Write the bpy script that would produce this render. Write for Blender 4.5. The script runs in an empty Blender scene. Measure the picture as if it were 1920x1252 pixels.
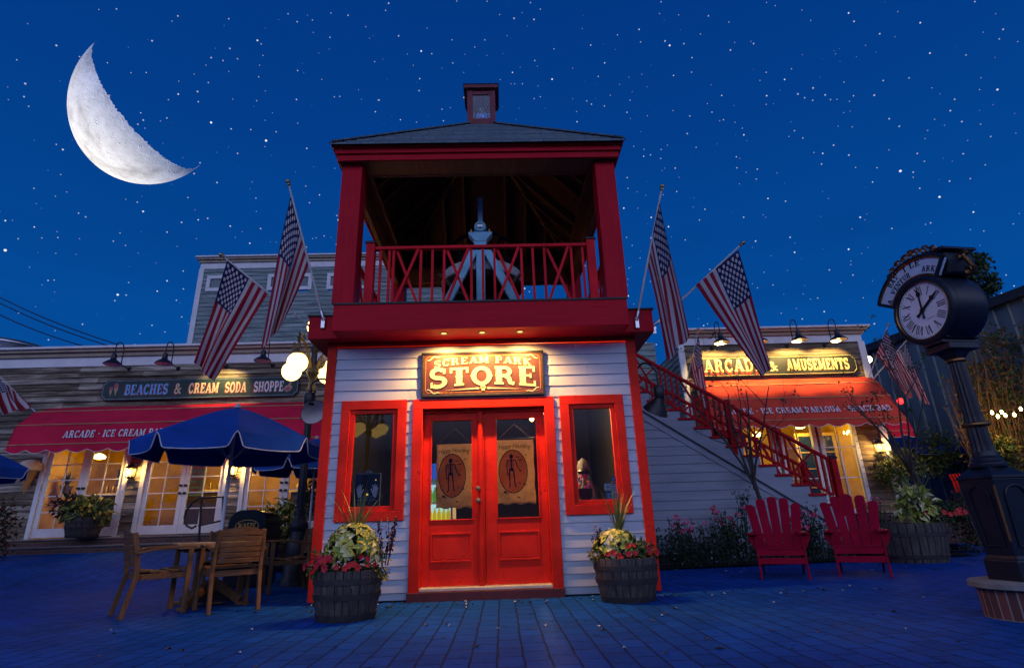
import bpy, bmesh, math, random
from mathutils import Vector, Matrix
from math import radians, sin, cos, pi
sc = bpy.context.scene
COL = sc.collection
# ------------------------------------------------------------------ camera
CF, CX, CY, CZ = 1034.50, 0.2074, -6.969, 0.7967
PITCH, YAW, ROLL = 0.33230, -0.0270, -0.0315
def _basis():
    f = Vector((-sin(YAW)*cos(PITCH), cos(YAW)*cos(PITCH), sin(PITCH)))
    r = Vector((cos(YAW), sin(YAW), 0)); u = r.cross(f)
    c, s = cos(ROLL), sin(ROLL)
    return c*r+s*u, -s*r+c*u, f
CR, CU, CFW = _basis()
CP = Vector((CX, CY, CZ))
cam_d = bpy.data.cameras.new('camera'); cam = bpy.data.objects.new('camera', cam_d); COL.objects.link(cam)
cam.matrix_world = Matrix(((CR.x, CU.x, -CFW.x, CX), (CR.y, CU.y, -CFW.y, CY), (CR.z, CU.z, -CFW.z, CZ), (0, 0, 0, 1)))
cam_d.sensor_fit = 'HORIZONTAL'; cam_d.sensor_width = 36; cam_d.lens = CF/1920*36
cam_d.clip_start = .05; cam_d.clip_end = 6000
sc.camera = cam
def pray(px, py): return (px-960)/CF*CR - (py-626)/CF*CU + CFW
def at(px, py, Y):                       # point of the photo on the vertical plane y = Y
    d = pray(px, py); return CP + d*((Y-CY)/d.y)
def atz(px, py, z):                      # ... on the level z
    d = pray(px, py); return CP + d*((z-CZ)/d.z)
def atx(px, py, X):
    d = pray(px, py); return CP + d*((X-CX)/d.x)
# ------------------------------------------------------------------ dusk sky with stars
w = bpy.data.worlds.new('World'); sc.world = w; w.use_nodes = True
nt = w.node_tree; N = nt.nodes; Lk = nt.links
for n in list(N): N.remove(n)
def nd(t, **k):
    n = N.new(t)
    for a, v in k.items(): setattr(n, a, v)
    return n
def wmath(op, a, b=None, c=None, clamp=False):
    n = nd('ShaderNodeMath', operation=op); n.use_clamp = clamp
    for i, v in enumerate((a, b, c)):
        if v is None: continue
        if isinstance(v, (int, float)): n.inputs[i].default_value = v
        else: Lk.new(v, n.inputs[i])
    return n.outputs[0]
tc = nd('ShaderNodeTexCoord'); sep = nd('ShaderNodeSeparateXYZ'); Lk.new(tc.outputs['Generated'], sep.inputs[0])
ramp = nd('ShaderNodeValToRGB'); Lk.new(wmath('MULTIPLY_ADD', sep.outputs[2], .5, .5), ramp.inputs[0])
cr = ramp.color_ramp
cr.elements[0].position = .45; cr.elements[0].color = (.0015, .088, .36, 1)
cr.elements[1].position = 1.0; cr.elements[1].color = (.0008, .030, .195, 1)
e = cr.elements.new(.56); e.color = (.0012, .084, .36, 1)
e = cr.elements.new(.68); e.color = (.0010, .066, .305, 1)
e = cr.elements.new(.80); e.color = (.0008, .046, .25, 1)
# the pale afterglow of the sunset lies behind the photographer, low over the horizon
el = wmath('MULTIPLY_ADD', sep.outputs[2], 4.5, -.55, True)          # glow cut off low down to keep the window reflections dark
gl = wmath('MULTIPLY', wmath('MULTIPLY', wmath('MULTIPLY_ADD', sep.outputs[1], -1.3, -.05, True), el),
           wmath('POWER', wmath('SUBTRACT', 1.0, wmath('ABSOLUTE', sep.outputs[2]), None, True), 2.2))
glow = nd('ShaderNodeMix', data_type='RGBA', blend_type='ADD'); glow.inputs[0].default_value = 1
sc_ = nd('ShaderNodeVectorMath', operation='SCALE'); sc_.inputs[0].default_value = (3.3, 3.6, 5.6); Lk.new(gl, sc_.inputs['Scale'])
Lk.new(ramp.outputs[0], glow.inputs[6]); Lk.new(sc_.outputs[0], glow.inputs[7])
# thin cloud wisps near the horizon
nz = nd('ShaderNodeTexNoise'); nz.inputs['Scale'].default_value = 2.2; nz.inputs['Detail'].default_value = 6
mp = nd('ShaderNodeMapping'); mp.inputs['Scale'].default_value = (1, 1, 5); Lk.new(tc.outputs['Generated'], mp.inputs[0]); Lk.new(mp.outputs[0], nz.inputs['Vector'])
cl = wmath('MULTIPLY', wmath('MULTIPLY_ADD', nz.outputs[0], 4.0, -1.75, True), wmath('MULTIPLY_ADD', sep.outputs[2], -1.6, .95, True))
cm = nd('ShaderNodeMix', data_type='RGBA', blend_type='MULTIPLY'); Lk.new(cl, cm.inputs[0]); Lk.new(glow.outputs[2], cm.inputs[6]); cm.inputs[7].default_value = (.8, .66, .72, 1)
def stars(scale, r, keep, strength):
    v = nd('ShaderNodeTexVoronoi'); v.inputs['Scale'].default_value = scale
    Lk.new(tc.outputs['Generated'], v.inputs['Vector'])
    s2 = nd('ShaderNodeSeparateColor'); Lk.new(v.outputs['Color'], s2.inputs[0])
    on = wmath('GREATER_THAN', s2.outputs[0], 1-keep)
    rad = wmath('MULTIPLY_ADD', s2.outputs[1], r*.75, r*.45)
    d = wmath('SUBTRACT', 1.0, wmath('DIVIDE', v.outputs['Distance'], rad), None, True)
    return wmath('MULTIPLY', wmath('MULTIPLY', on, wmath('SMOOTHSTEP' if False else 'MULTIPLY', d, 2.2, None, True)), strength)
st = wmath('ADD', wmath('ADD', stars(30, .052, .85, 1.2), stars(47, .060, .85, .85)), stars(85, .10, .9, .52))
sm = nd('ShaderNodeMix', data_type='RGBA', blend_type='ADD'); sm.inputs[0].default_value = 1
ss = nd('ShaderNodeVectorMath', operation='SCALE'); ss.inputs[0].default_value = (.95, .92, .86); Lk.new(st, ss.inputs['Scale'])
Lk.new(cm.outputs[2], sm.inputs[6]); Lk.new(ss.outputs[0], sm.inputs[7])
bg = nd('ShaderNodeBackground'); wo = nd('ShaderNodeOutputWorld'); Lk.new(sm.outputs[2], bg.inputs[0]); bg.inputs[1].default_value = 1.0
Lk.new(bg.outputs[0], wo.inputs[0])
sc.view_settings.view_transform = 'Standard'; sc.view_settings.look = 'None'; sc.view_settings.gamma = 1; sc.view_settings.exposure = 0.0
sc.cycles.max_bounces = 6; sc.cycles.diffuse_bounces = 3; sc.cycles.glossy_bounces = 3; sc.cycles.transparent_max_bounces = 12
sc.cycles.sample_clamp_indirect = 4; sc.cycles.caustics_reflective = False; sc.cycles.caustics_refractive = False
# ------------------------------------------------------------------ the sun, below the horizon: it lights the moon only
MOON_D = 1500.0
mc_dir = pray(286, 200).normalized(); m_limb = pray(170, 295).normalized()
m_p = (m_limb - mc_dir*m_limb.dot(mc_dir)).normalized()
beta = radians(17.8)
SUN_DIR = (cos(radians(9))*m_p + sin(radians(9))*mc_dir).normalized()
sun_d = bpy.data.lights.new('sun', 'SUN'); sun_d.energy = 5.0; sun_d.angle = radians(.5); sun_d.color = (1, .92, .76)
sun = bpy.data.objects.new('sun', sun_d); COL.objects.link(sun); sun.rotation_euler = SUN_DIR.to_track_quat('Z', 'Y').to_euler()

# ------------------------------------------------------------------ helpers
def tag(o, label=None, cat=None, group=None, kind=None):
    if label: o['label'] = label
    if cat: o['category'] = cat
    if group: o['group'] = group
    if kind: o['kind'] = kind
    return o
def thing(name, label, cat, loc=(0, 0, 0), group=None, rz=0):
    o = bpy.data.objects.new(name, None); COL.objects.link(o); o.location = loc; o.rotation_euler = (0, 0, rz); o.empty_display_size = .1
    return tag(o, label, cat, group)
def wloc(o):
    v = Vector((0, 0, 0))
    while o is not None: v += o.location; o = o.parent
    return v
class MB:
    def __init__(s): s.v = []; s.f = []; s.m = []; s.uv = None; s.smooth = False
    def add(s, vs, fs, mi=0):
        n = len(s.v); s.v += [Vector(p) for p in vs]; s.f += [tuple(i+n for i in f) for f in fs]; s.m += [mi]*len(fs)
    def box(s, a, b, mi=0, M=None):
        x0, y0, z0 = a; x1, y1, z1 = b
        vs = [(x0,y0,z0),(x1,y0,z0),(x1,y1,z0),(x0,y1,z0),(x0,y0,z1),(x1,y0,z1),(x1,y1,z1),(x0,y1,z1)]
        if M is not None: vs = [M @ Vector(p) for p in vs]
        s.add(vs, [(0,3,2,1),(4,5,6,7),(0,1,5,4),(1,2,6,5),(2,3,7,6),(3,0,4,7)], mi)
    def bar(s, p, q, wd, ht, up=(0, 0, 1), mi=0):    # rectangular bar from p to q
        p = Vector(p); q = Vector(q); d = (q-p).normalized(); up = Vector(up)
        a = d.cross(up)
        if a.length < 1e-4: a = d.cross(Vector((0, 1, 0)))
        a.normalize(); b = a.cross(d).normalized(); a *= wd/2; b *= ht/2
        vs = [p-a-b, p+a-b, p+a+b, p-a+b, q-a-b, q+a-b, q+a+b, q-a+b]
        s.add(vs, [(0,1,2,3)[::-1],(4,5,6,7),(0,1,5,4),(1,2,6,5),(2,3,7,6),(3,0,4,7)], mi)
    def tube(s, pts, r, n=8, mi=0, cap=True):
        pts = [Vector(p) for p in pts]; rs = r if isinstance(r, (list, tuple)) else [r]*len(pts)
        prev = None; rings = []
        for i, p in enumerate(pts):
            d = (pts[min(i+1, len(pts)-1)] - pts[max(i-1, 0)]).normalized()
            a = prev - d*prev.dot(d) if prev is not None else d.cross(Vector((0, 0, 1)) if abs(d.z) < .9 else Vector((1, 0, 0)))
            if a.length < 1e-5: a = d.orthogonal()
            a.normalize(); b = d.cross(a); prev = a
            rings.append([p + (a*cos(2*pi*k/n) + b*sin(2*pi*k/n))*rs[i] for k in range(n)])
        vs = [v for rg in rings for v in rg]; fs = []
        for i in range(len(pts)-1):
            for k in range(n): fs.append((i*n+k, i*n+(k+1) % n, (i+1)*n+(k+1) % n, (i+1)*n+k))
        if cap: fs.append(tuple(range(n))[::-1]); fs.append(tuple((len(pts)-1)*n+k for k in range(n)))
        s.add(vs, fs, mi)
    def lathe(s, prof, c=(0, 0, 0), n=24, mi=0, M=None, flute=None, cap=False):   # prof: (radius, height) upward
        vs = []; fs = []; c = Vector(c)
        for (r, z) in prof:
            for k in range(n):
                rr = r*(1 - (flute if flute and k % 2 else 0)); p = Vector((rr*cos(2*pi*k/n), rr*sin(2*pi*k/n), z))
                vs.append((M @ p if M is not None else p)+c)
        for i in range(len(prof)-1):
            for k in range(n): fs.append((i*n+k, i*n+(k+1) % n, (i+1)*n+(k+1) % n, (i+1)*n+k))
        if cap and prof[0][0] > 1e-4: fs.append(tuple(range(n))[::-1])
        if (cap or n == 4) and prof[-1][0] > 1e-4: fs.append(tuple((len(prof)-1)*n+k for k in range(n)))
        s.add(vs, fs, mi)
    def prism(s, poly, O, X, Y, d, mi=0):     # polygon (x, y) on the plane O + xX + yY, extruded by vector d
        O = Vector(O); X = Vector(X); Y = Vector(Y); d = Vector(d); n = len(poly)
        a = [O+X*x+Y*y for x, y in poly]; b = [p+d for p in a]
        s.add(a+b, [tuple(range(n))[::-1], tuple(range(n, 2*n))]+[(k, (k+1) % n, n+(k+1) % n, n+k) for k in range(n)], mi)
    def sheet(s, rows, mi=0):                 # grid of points
        n = len(rows[0]); vs = [p for r in rows for p in r]
        s.add(vs, [(i*n+j, i*n+j+1, (i+1)*n+j+1, (i+1)*n+j) for i in range(len(rows)-1) for j in range(n-1)], mi)
    def build(s, name, mats, parent=None, smooth=None, local=False, bevel=0, solid=0):
        me = bpy.data.meshes.new(name)
        off = wloc(parent) if (parent is not None and not local) else Vector((0, 0, 0))
        org = Vector((0, 0, 0))
        if parent is None and s.v:
            xs = [v.x for v in s.v]; ys = [v.y for v in s.v]; zs = [v.z for v in s.v]
            org = Vector(((min(xs)+max(xs))/2, (min(ys)+max(ys))/2, min(zs))); off = org
        me.from_pydata([tuple(v-off) for v in s.v], [], s.f)
        if not isinstance(mats, (list, tuple)): mats = [mats]
        for m_ in mats: me.materials.append(m_)
        if len(mats) > 1: me.polygons.foreach_set('material_index', [min(i, len(mats)-1) for i in s.m])
        if s.uv is not None:
            l = me.uv_layers.new(name='uv')
            for p in me.polygons:
                for li in p.loop_indices: l.data[li].uv = s.uv[me.loops[li].vertex_index]
        bm = bmesh.new(); bm.from_mesh(me); bmesh.ops.recalc_face_normals(bm, faces=bm.faces); bm.to_mesh(me); bm.free()
        sm_ = s.smooth if smooth is None else smooth
        if sm_:
            me.polygons.foreach_set('use_smooth', [True]*len(me.polygons))
            try: me.set_sharp_from_angle(angle=radians(40))
            except Exception: pass
        o = bpy.data.objects.new(name, me); COL.objects.link(o); o.location = org
        if parent is not None: o.parent = parent
        if solid: md = o.modifiers.new('solid', 'SOLIDIFY'); md.thickness = solid; md.offset = 0
        if bevel:
            md = o.modifiers.new('bevel', 'BEVEL'); md.width = bevel; md.segments = 2; md.limit_method = 'ANGLE'; md.angle_limit = radians(50)
        return o
def copy_tree(o, parent=None):
    c = o.copy(); COL.objects.link(c)
    if parent is not None: c.parent = parent
    for ch in list(o.children): copy_tree(ch, c)
    return c
def lamp(kind, loc, energy, color, parent=None, radius=.05, aim=None, spot=None, blend=.6):
    d = bpy.data.lights.new('bulb_light', kind); d.energy = energy; d.color = color
    d.shadow_soft_size = radius
    if kind == 'SPOT': d.spot_size = radians(spot or 120); d.spot_blend = blend
    o = bpy.data.objects.new('bulb_light', d); COL.objects.link(o)
    if parent is not None: o.parent = parent; o.location = Vector(loc)-wloc(parent)
    else: o.location = loc
    if aim is not None: o.rotation_euler = (-Vector(aim)).to_track_quat('Z', 'Y').to_euler()
    return o
# ------------------------------------------------------------------ materials
def srgb(r, g, b):
    f = lambda c: (c/255/12.92 if c <= 10 else ((c/255+.055)/1.055)**2.4)
    return (f(r), f(g), f(b))
class MT:
    def __init__(s, name):
        s.m = bpy.data.materials.new(name); s.m.use_nodes = True; s.t = s.m.node_tree; s.n = s.t.nodes; s.l = s.t.links
        s.b = s.n['Principled BSDF']; s.o = s.n['Material Output']; s.c = None
    def N(s, t, **k):
        n = s.n.new(t)
        for a, v in k.items(): setattr(n, a, v)
        return n
    def put(s, sock, v):
        if hasattr(v, 'is_linked') or hasattr(v, 'links'): s.l.new(v, sock)
        else:
            try: sock.default_value = v
            except Exception: sock.default_value = (*v, 1)
    def math(s, op, a, b=None, c=None, clamp=False):
        n = s.N('ShaderNodeMath', operation=op); n.use_clamp = clamp
        for i, v in enumerate((a, b, c)):
            if v is not None: s.put(n.inputs[i], v)
        return n.outputs[0]
    def coord(s, which='Object', scale=(1, 1, 1), rot=(0, 0, 0), loc=(0, 0, 0)):
        t = s.N('ShaderNodeTexCoord'); mp = s.N('ShaderNodeMapping')
        mp.inputs['Scale'].default_value = scale; mp.inputs['Rotation'].default_value = rot; mp.inputs['Location'].default_value = loc
        s.l.new(t.outputs[which], mp.inputs[0]); return mp.outputs[0]
    def noise(s, vec, scale, detail=4, rough=.55):
        n = s.N('ShaderNodeTexNoise'); n.inputs['Scale'].default_value = scale; n.inputs['Detail'].default_value = detail; n.inputs['Roughness'].default_value = rough
        if vec is not None: s.l.new(vec, n.inputs['Vector'])
        return n.outputs[0]
    def ramp(s, f, stops):
        n = s.N('ShaderNodeValToRGB'); s.l.new(f, n.inputs[0]); c = n.color_ramp
        c.elements[0].position = stops[0][0]; c.elements[0].color = (*stops[0][1], 1)
        c.elements[1].position = stops[-1][0]; c.elements[1].color = (*stops[-1][1], 1)
        for p, col in stops[1:-1]: e = c.elements.new(p); e.color = (*col, 1)
        return n.outputs[0]
    def mix(s, f, a, b, mode='MIX'):
        n = s.N('ShaderNodeMix', data_type='RGBA', blend_type=mode); s.put(n.inputs[0], f); s.put(n.inputs[6], a); s.put(n.inputs[7], b); return n.outputs[2]
    def bump(s, h, strength=.3, dist=.01):
        n = s.N('ShaderNodeBump'); n.inputs['Strength'].default_value = strength; n.inputs['Distance'].default_value = dist
        s.l.new(h, n.inputs['Height']); s.l.new(n.outputs[0], s.b.inputs['Normal'])
    def fin(s, col=None, rough=None, metal=None, spec=None):
        if col is not None: s.put(s.b.inputs['Base Color'], col)
        if rough is not None: s.put(s.b.inputs['Roughness'], rough)
        if metal is not None: s.b.inputs['Metallic'].default_value = metal
        if spec is not None: s.b.inputs['Specular IOR Level'].default_value = spec
        return s.m
def dull(c, k): return tuple(x*k for x in c)
def paint(name, col, rough=.5, scale=6, var=.25, wear=None, wearamt=.62, metal=0, bump=.15, stretch=(1, 1, 1), spec=.3):
    t = MT(name); v = t.coord(scale=stretch); n1 = t.noise(v, scale, 5); n2 = t.noise(v, scale*9, 3)
    c = t.ramp(n1, [(.3, dull(col, 1-var)), (.7, tuple(min(1, x*(1+var*.6)) for x in col))])
    if wear is not None:
        c = t.mix(t.math('MULTIPLY_ADD', t.math('ADD', t.math('MULTIPLY', n1, .5), t.math('MULTIPLY', n2, .5)), 14, -14*wearamt, True), c, wear)
    t.bump(n2, bump, .004)
    return t.fin(c, t.math('MULTIPLY_ADD', n2, .25, rough-.12), metal, None if metal else spec)
def wood(name, a, b, axis='x', rough=.65, scale=1.0, bump=.35, spec=.25):
    sx = {'x': (1.2, 14, 14), 'y': (14, 1.2, 14), 'z': (14, 14, 1.2)}[axis]
    t = MT(name); v = t.coord(scale=tuple(k*scale for k in sx)); n = t.noise(v, 2.2, 6, .65); n2 = t.noise(t.coord(), 1.7, 3)
    c = t.mix(t.math('MULTIPLY', n2, .7), t.ramp(n, [(.32, a), (.68, b)]), dull(a, .6))
    t.bump(n, bump, .006); return t.fin(c, rough, spec=spec)
def emit(name, col, strength):
    t = MT(name); t.b.inputs['Emission Color'].default_value = (*col, 1); t.b.inputs['Emission Strength'].default_value = strength
    return t.fin(tuple(min(1, c) for c in col), .4)
def glass(name, tint=(1, 1, 1), base=.0, ior=1.4):
    t = MT(name); t.n.remove(t.b); g = t.N('ShaderNodeBsdfGlossy'); g.inputs['Roughness'].default_value = .015; g.inputs['Color'].default_value = (.95, .97, 1, 1)
    tr = t.N('ShaderNodeBsdfTransparent'); tr.inputs['Color'].default_value = (*tint, 1)
    fr = t.N('ShaderNodeFresnel'); fr.inputs['IOR'].default_value = ior; mx = t.N('ShaderNodeMixShader')
    t.l.new(t.math('ADD', fr.outputs[0], base, None, True), mx.inputs[0]); t.l.new(tr.outputs[0], mx.inputs[1]); t.l.new(g.outputs[0], mx.inputs[2]); t.l.new(mx.outputs[0], t.o.inputs[0]); return t.m
def fabric(name, col, rough=.85, trans=.0, scale=3, var=.2):
    t = MT(name); v = t.coord(); n = t.noise(v, scale, 4); n2 = t.noise(v, 160, 2)
    c = t.ramp(n, [(.3, dull(col, 1-var)), (.7, tuple(min(1, x*(1+var)) for x in col))]); t.bump(n2, .2, .002); return t.fin(c, rough, spec=.06)
def leafmat(name, a, b):
    t = MT(name); n = t.noise(t.coord(), 9, 3); c = t.ramp(n, [(.3, a), (.7, b)]); return t.fin(c, .5, spec=.3)
RED = (.60, .021, .011)
M = {}
M['red'] = paint('red_paint', RED, .42, 3, .28, spec=.07, wear=(.36, .010, .010), wearamt=.60, bump=.2, stretch=(1, 1, 1))
M['crimson'] = paint('crimson_rail_paint', (.60, .009, .018), .45, 3, .28, spec=.07, wear=(.38, .03, .03), wearamt=.62)
M['stairred'] = paint('dark_red_stair_paint', (.40, .006, .012), .5, 3, .28, spec=.07, wear=(.22, .006, .010), wearamt=.60)
M['redv'] = wood('red_painted_wood', (.44, .005, .018), (.60, .008, .026), 'x', .45, .8, .3, .07)
M['redwood_z'] = wood('red_painted_post', (.44, .005, .018), (.60, .008, .026), 'z', .45, .8, .3, .07)
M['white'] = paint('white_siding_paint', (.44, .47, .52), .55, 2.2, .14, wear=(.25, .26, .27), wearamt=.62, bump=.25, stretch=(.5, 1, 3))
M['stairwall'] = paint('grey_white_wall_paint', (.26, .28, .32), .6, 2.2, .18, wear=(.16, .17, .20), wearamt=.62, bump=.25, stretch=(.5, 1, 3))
M['black'] = paint('black_metal', (.014, .014, .017), .38, 8, .3)
M['flash'] = paint('dark_flashing', (.02, .02, .022), .5, 8, .3)
M['rough_black'] = paint('dark_iron', (.012, .012, .013), .6, 8, .3)
M['steel'] = paint('galvanised_steel', (.55, .56, .58), .35, 8, .15, metal=1)
M['brass'] = paint('aged_brass', (.28, .20, .10), .38, 20, .3, metal=1)
M['glass'] = glass('clear_glass')
M['darkglass'] = glass('dim_glass', (.80, .82, .85), .0, 1.27)
M['trimwhite'] = paint('white_trim', (.66, .65, .62), .5, 3, .12, wear=(.40, .38, .35), wearamt=.64)
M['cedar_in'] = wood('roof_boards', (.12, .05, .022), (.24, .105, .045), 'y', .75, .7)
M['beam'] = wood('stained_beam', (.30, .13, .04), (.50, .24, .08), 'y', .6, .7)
# ------------------------------------------------------------------ ground: brick pavers, rising to the shops behind
def sst(a, b, x):
    t = max(0, min(1, (x-a)/(b-a))); return t*t*(3-2*t)
def gz(x, y):
    l = .50*sst(2.6, 6.3, y); r = .80*sst(4.2, 9.5, y) + .35*sst(9, 16, y)
    k = sst(-1.5, 1.5, x); return l*(1-k) + r*k
def ground():
    xs = [-420, -200, -90, -40] + [-24+i*.5 for i in range(97)] + [40, 90, 200, 420]
    ys = [-420, -200, -90, -40, -20] + [-12+i*.5 for i in range(65)] + [30, 60, 120, 250, 420]
    mb = MB(); mb.sheet([[Vector((x, y, gz(x, y))) for x in xs] for y in ys])
    t = MT('brick_pavers'); v = t.coord(rot=(0, 0, pi/2))
    nz = t.N('ShaderNodeTexNoise'); nz.inputs['Scale'].default_value = 3; t.l.new(v, nz.inputs['Vector'])
    dv = t.N('ShaderNodeVectorMath', operation='MULTIPLY_ADD'); t.l.new(nz.outputs[1], dv.inputs[0]); dv.inputs[1].default_value = (.022, .022, 0); t.l.new(v, dv.inputs[2])
    br = t.N('ShaderNodeTexBrick'); t.l.new(dv.outputs[0], br.inputs['Vector']); br.offset = .5
    for k, x in (('Scale', 1), ('Brick Width', .27), ('Row Height', .168), ('Mortar Size', .0075), ('Mortar Smooth', .25), ('Bias', -.1)): br.inputs[k].default_value = x
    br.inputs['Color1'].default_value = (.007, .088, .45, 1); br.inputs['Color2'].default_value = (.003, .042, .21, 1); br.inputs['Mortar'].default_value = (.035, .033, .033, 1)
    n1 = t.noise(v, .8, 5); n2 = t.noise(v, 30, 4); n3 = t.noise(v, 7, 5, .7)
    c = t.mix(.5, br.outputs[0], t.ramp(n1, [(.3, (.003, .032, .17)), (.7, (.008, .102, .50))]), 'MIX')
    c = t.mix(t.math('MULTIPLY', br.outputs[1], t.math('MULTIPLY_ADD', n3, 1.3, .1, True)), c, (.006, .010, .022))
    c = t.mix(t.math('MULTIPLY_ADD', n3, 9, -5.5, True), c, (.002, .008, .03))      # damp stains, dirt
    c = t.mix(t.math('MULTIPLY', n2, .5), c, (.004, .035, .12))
    h = t.math('ADD', t.math('MULTIPLY', t.math('SUBTRACT', 1.0, br.outputs[1]), 1.0), t.math('MULTIPLY', n2, .35))
    t.bump(h, .9, .014); t.fin(c, t.math('MULTIPLY_ADD', n3, .3, .6), spec=.04)
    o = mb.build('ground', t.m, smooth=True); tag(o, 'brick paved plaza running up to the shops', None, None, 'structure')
ground()
# fallen leaves and small litter on the pavers
def litter():
    rnd = random.Random(4); mb = MB()
    for i in range(240):
        x = rnd.uniform(-3.4, 4.6); y = rnd.uniform(-3.2, .1) if rnd.random() < .55 else rnd.uniform(-.5, -.05)
        if rnd.random() < .3: x = rnd.uniform(2.3, 6.5); y = rnd.uniform(1.2, 3.4)
        s = rnd.uniform(.008, .022); a = rnd.uniform(0, 6.3); z = gz(x, y)+.006
        d = Vector((cos(a), sin(a), 0)); e2 = Vector((-sin(a), cos(a), 0)); c = Vector((x, y, z))
        up = Vector((0, 0, rnd.uniform(.004, .016)))
        mb.add([c-d*s*1.6, c-e2*s+up, c+d*s*1.6, c+e2*s*.8+up], [(0, 1, 2), (0, 2, 3)], int(rnd.random() < .2))
    o = mb.build('fallen_leaves', [leafmat('dead_leaf', (.025, .018, .010), (.07, .045, .02)), paint('paper_scrap', (.5, .5, .5), .8)])
    tag(o, 'scattered dead leaves and scraps on the brick paving by the store', None, None, 'stuff')
litter()
# ------------------------------------------------------------------ moon
def moon():
    c = CP + mc_dir*MOON_D; th = math.acos(mc_dir.dot(CFW)); r = MOON_D*150/CF*cos(th)
    e_r = (mc_dir - CFW*mc_dir.dot(CFW)); e_r = (e_r-mc_dir*e_r.dot(mc_dir)).normalized(); e_t = e_r.cross(mc_dir).normalized()
    fl = Matrix.Identity(3); k_ = 1-cos(th)          # the disc is slightly oval in the sky
    def squash(v): return v - e_r*(v.dot(e_r)*k_)
    pr = m_p.dot(e_r)/cos(th); ptt = m_p.dot(e_t); mp_ = (e_r*pr+e_t*ptt).normalized()
    ax = mp_.cross(mc_dir).normalized(); rnd = random.Random(3); mb = MB()
    nl, nf = 220, 40; rows = []
    jag = [rnd.gauss(0, 1) for _ in range(nl+1)]
    for i in range(nl+1):
        la = -pi/2+pi*i/nl; j_ = (jag[i]*.6+jag[max(0, i-1)]*.3)
        amp = .6+2.2*max(0, abs(la)/(pi/2)-.55)/.45
        f0 = beta+radians(1.2+amp*j_); f1 = radians(94); row = []
        for k in range(nf+1):
            f_ = f0+(f1-f0)*k/nf; nn = ax*sin(la)+cos(la)*(-cos(f_)*mc_dir+sin(f_)*mp_); row.append(c+squash(nn)*r)
        row += [c+squash(ax*(sin(la)*r)+cos(la)*r*.55*mp_), row[0]]
        rows.append(row)
    mb.sheet(rows)
    t = MT('moon_rock'); k = 1/r; v = t.coord(scale=(k, k, k))
    n = t.noise(v, 2.6, 7, .6); n2 = t.noise(v, 11, 6, .65)
    vo = t.N('ShaderNodeTexVoronoi'); vo.inputs['Scale'].default_value = 7; t.l.new(v, vo.inputs['Vector'])
    vo2 = t.N('ShaderNodeTexVoronoi'); vo2.inputs['Scale'].default_value = 19; t.l.new(v, vo2.inputs['Vector'])
    def crater(d, s):        # bowl with a raised rim
        x = t.math('MULTIPLY', d, s); bowl = t.math('MINIMUM', x, 1.0)
        rim = t.math('SUBTRACT', 1.0, t.math('MULTIPLY', t.math('ABSOLUTE', t.math('SUBTRACT', x, 1.0)), 4.0), None, True)
        return t.math('ADD', bowl, t.math('MULTIPLY', rim, .5))
    h = t.math('ADD', t.math('MULTIPLY', crater(vo.outputs[0], 7.5), .45), t.math('MULTIPLY', crater(vo2.outputs[0], 5.2), .22))
    h = t.math('ADD', h, t.math('MULTIPLY', n2, .35))
    c1 = t.ramp(n, [(.38, (.48, .465, .44)), (.50, (.82, .80, .76)), (.60, (.99, .975, .94))])
    c1 = t.mix(.35, c1, t.ramp(n2, [(.35, (.62, .60, .57)), (.65, (.97, .955, .93))]))
    t.bump(h, .6, r*.03); t.fin(c1, 1.0, spec=0)
    o = mb.build('moon', t.m, smooth=True); tag(o, 'bright cratered crescent moon hanging in the starry night sky', 'moon')
moon()
# ------------------------------------------------------------------ lap siding
def siding(mb, O, X, W, z0, z1, row=.14, out=(0, -1, 0), holes=(), lip=.018, mi=0, jitter=0, seed=1, nm=1):
    """lapped boards on the vertical plane through O along X; holes: (x0, x1, z0, z1)"""
    O = Vector(O); X = Vector(X).normalized(); Nn = Vector(out); rnd = random.Random(seed); z = z0; Zv = Vector((0, 0, 1))
    while z < z1-.005:
        zt = min(z+row, z1); cuts = [(0, W)]
        for hx0, hx1, hz0, hz1 in holes:
            if zt > hz0+.001 and z < hz1-.001:
                nc = []
                for a, b in cuts:
                    if hx1 <= a or hx0 >= b: nc.append((a, b)); continue
                    if hx0 > a: nc.append((a, hx0))
                    if hx1 < b: nc.append((hx1, b))
                cuts = nc
        for a, b in cuts:
            j = rnd.uniform(-jitter, jitter); segs = [(a, b)]
            if jitter and b-a > 1.5:
                segs = []; x = a
                while x < b-.01:
                    x2 = min(b, x+rnd.uniform(1.4, 3.6)); x2 = b if b-x2 < .6 else x2; segs.append((x, x2-(.003 if x2 < b else 0))); x = x2
            for a2, b2 in segs:
                j2 = j+rnd.uniform(-jitter, jitter)*.5; l2 = lip+abs(rnd.uniform(-jitter, jitter))*.6
                p = [O+X*a2+Zv*(z+j2)+Nn*l2, O+X*b2+Zv*(z+j2+rnd.uniform(-jitter, jitter)*.5)+Nn*l2, O+X*b2+Zv*(zt+.012)+Nn*.003, O+X*a2+Zv*(zt+.012)+Nn*.003,
                     O+X*a2+Zv*(z+j2)-Nn*.012, O+X*b2+Zv*(z+j2)-Nn*.012]
                mb.add(p, [(0, 1, 2, 3), (4, 5, 1, 0), (0, 3, 4), (1, 5, 2)], mi+rnd.randrange(nm))
        z = zt
def frame(mb, x0, x1, z0, z1, y0, y1, wd, mi=0, bottom=True):      # four mitre-less casing boards in the xz plane
    mb.box((x0, y0, z1-wd), (x1, y1, z1), mi)
    zb = z0+wd if bottom else z0
    mb.box((x0, y0, zb), (x0+wd, y1, z1-wd), mi); mb.box((x1-wd, y0, zb), (x1, y1, z1-wd), mi)
    if bottom: mb.box((x0, y0, z0), (x1, y1, z0+wd), mi)
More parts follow.
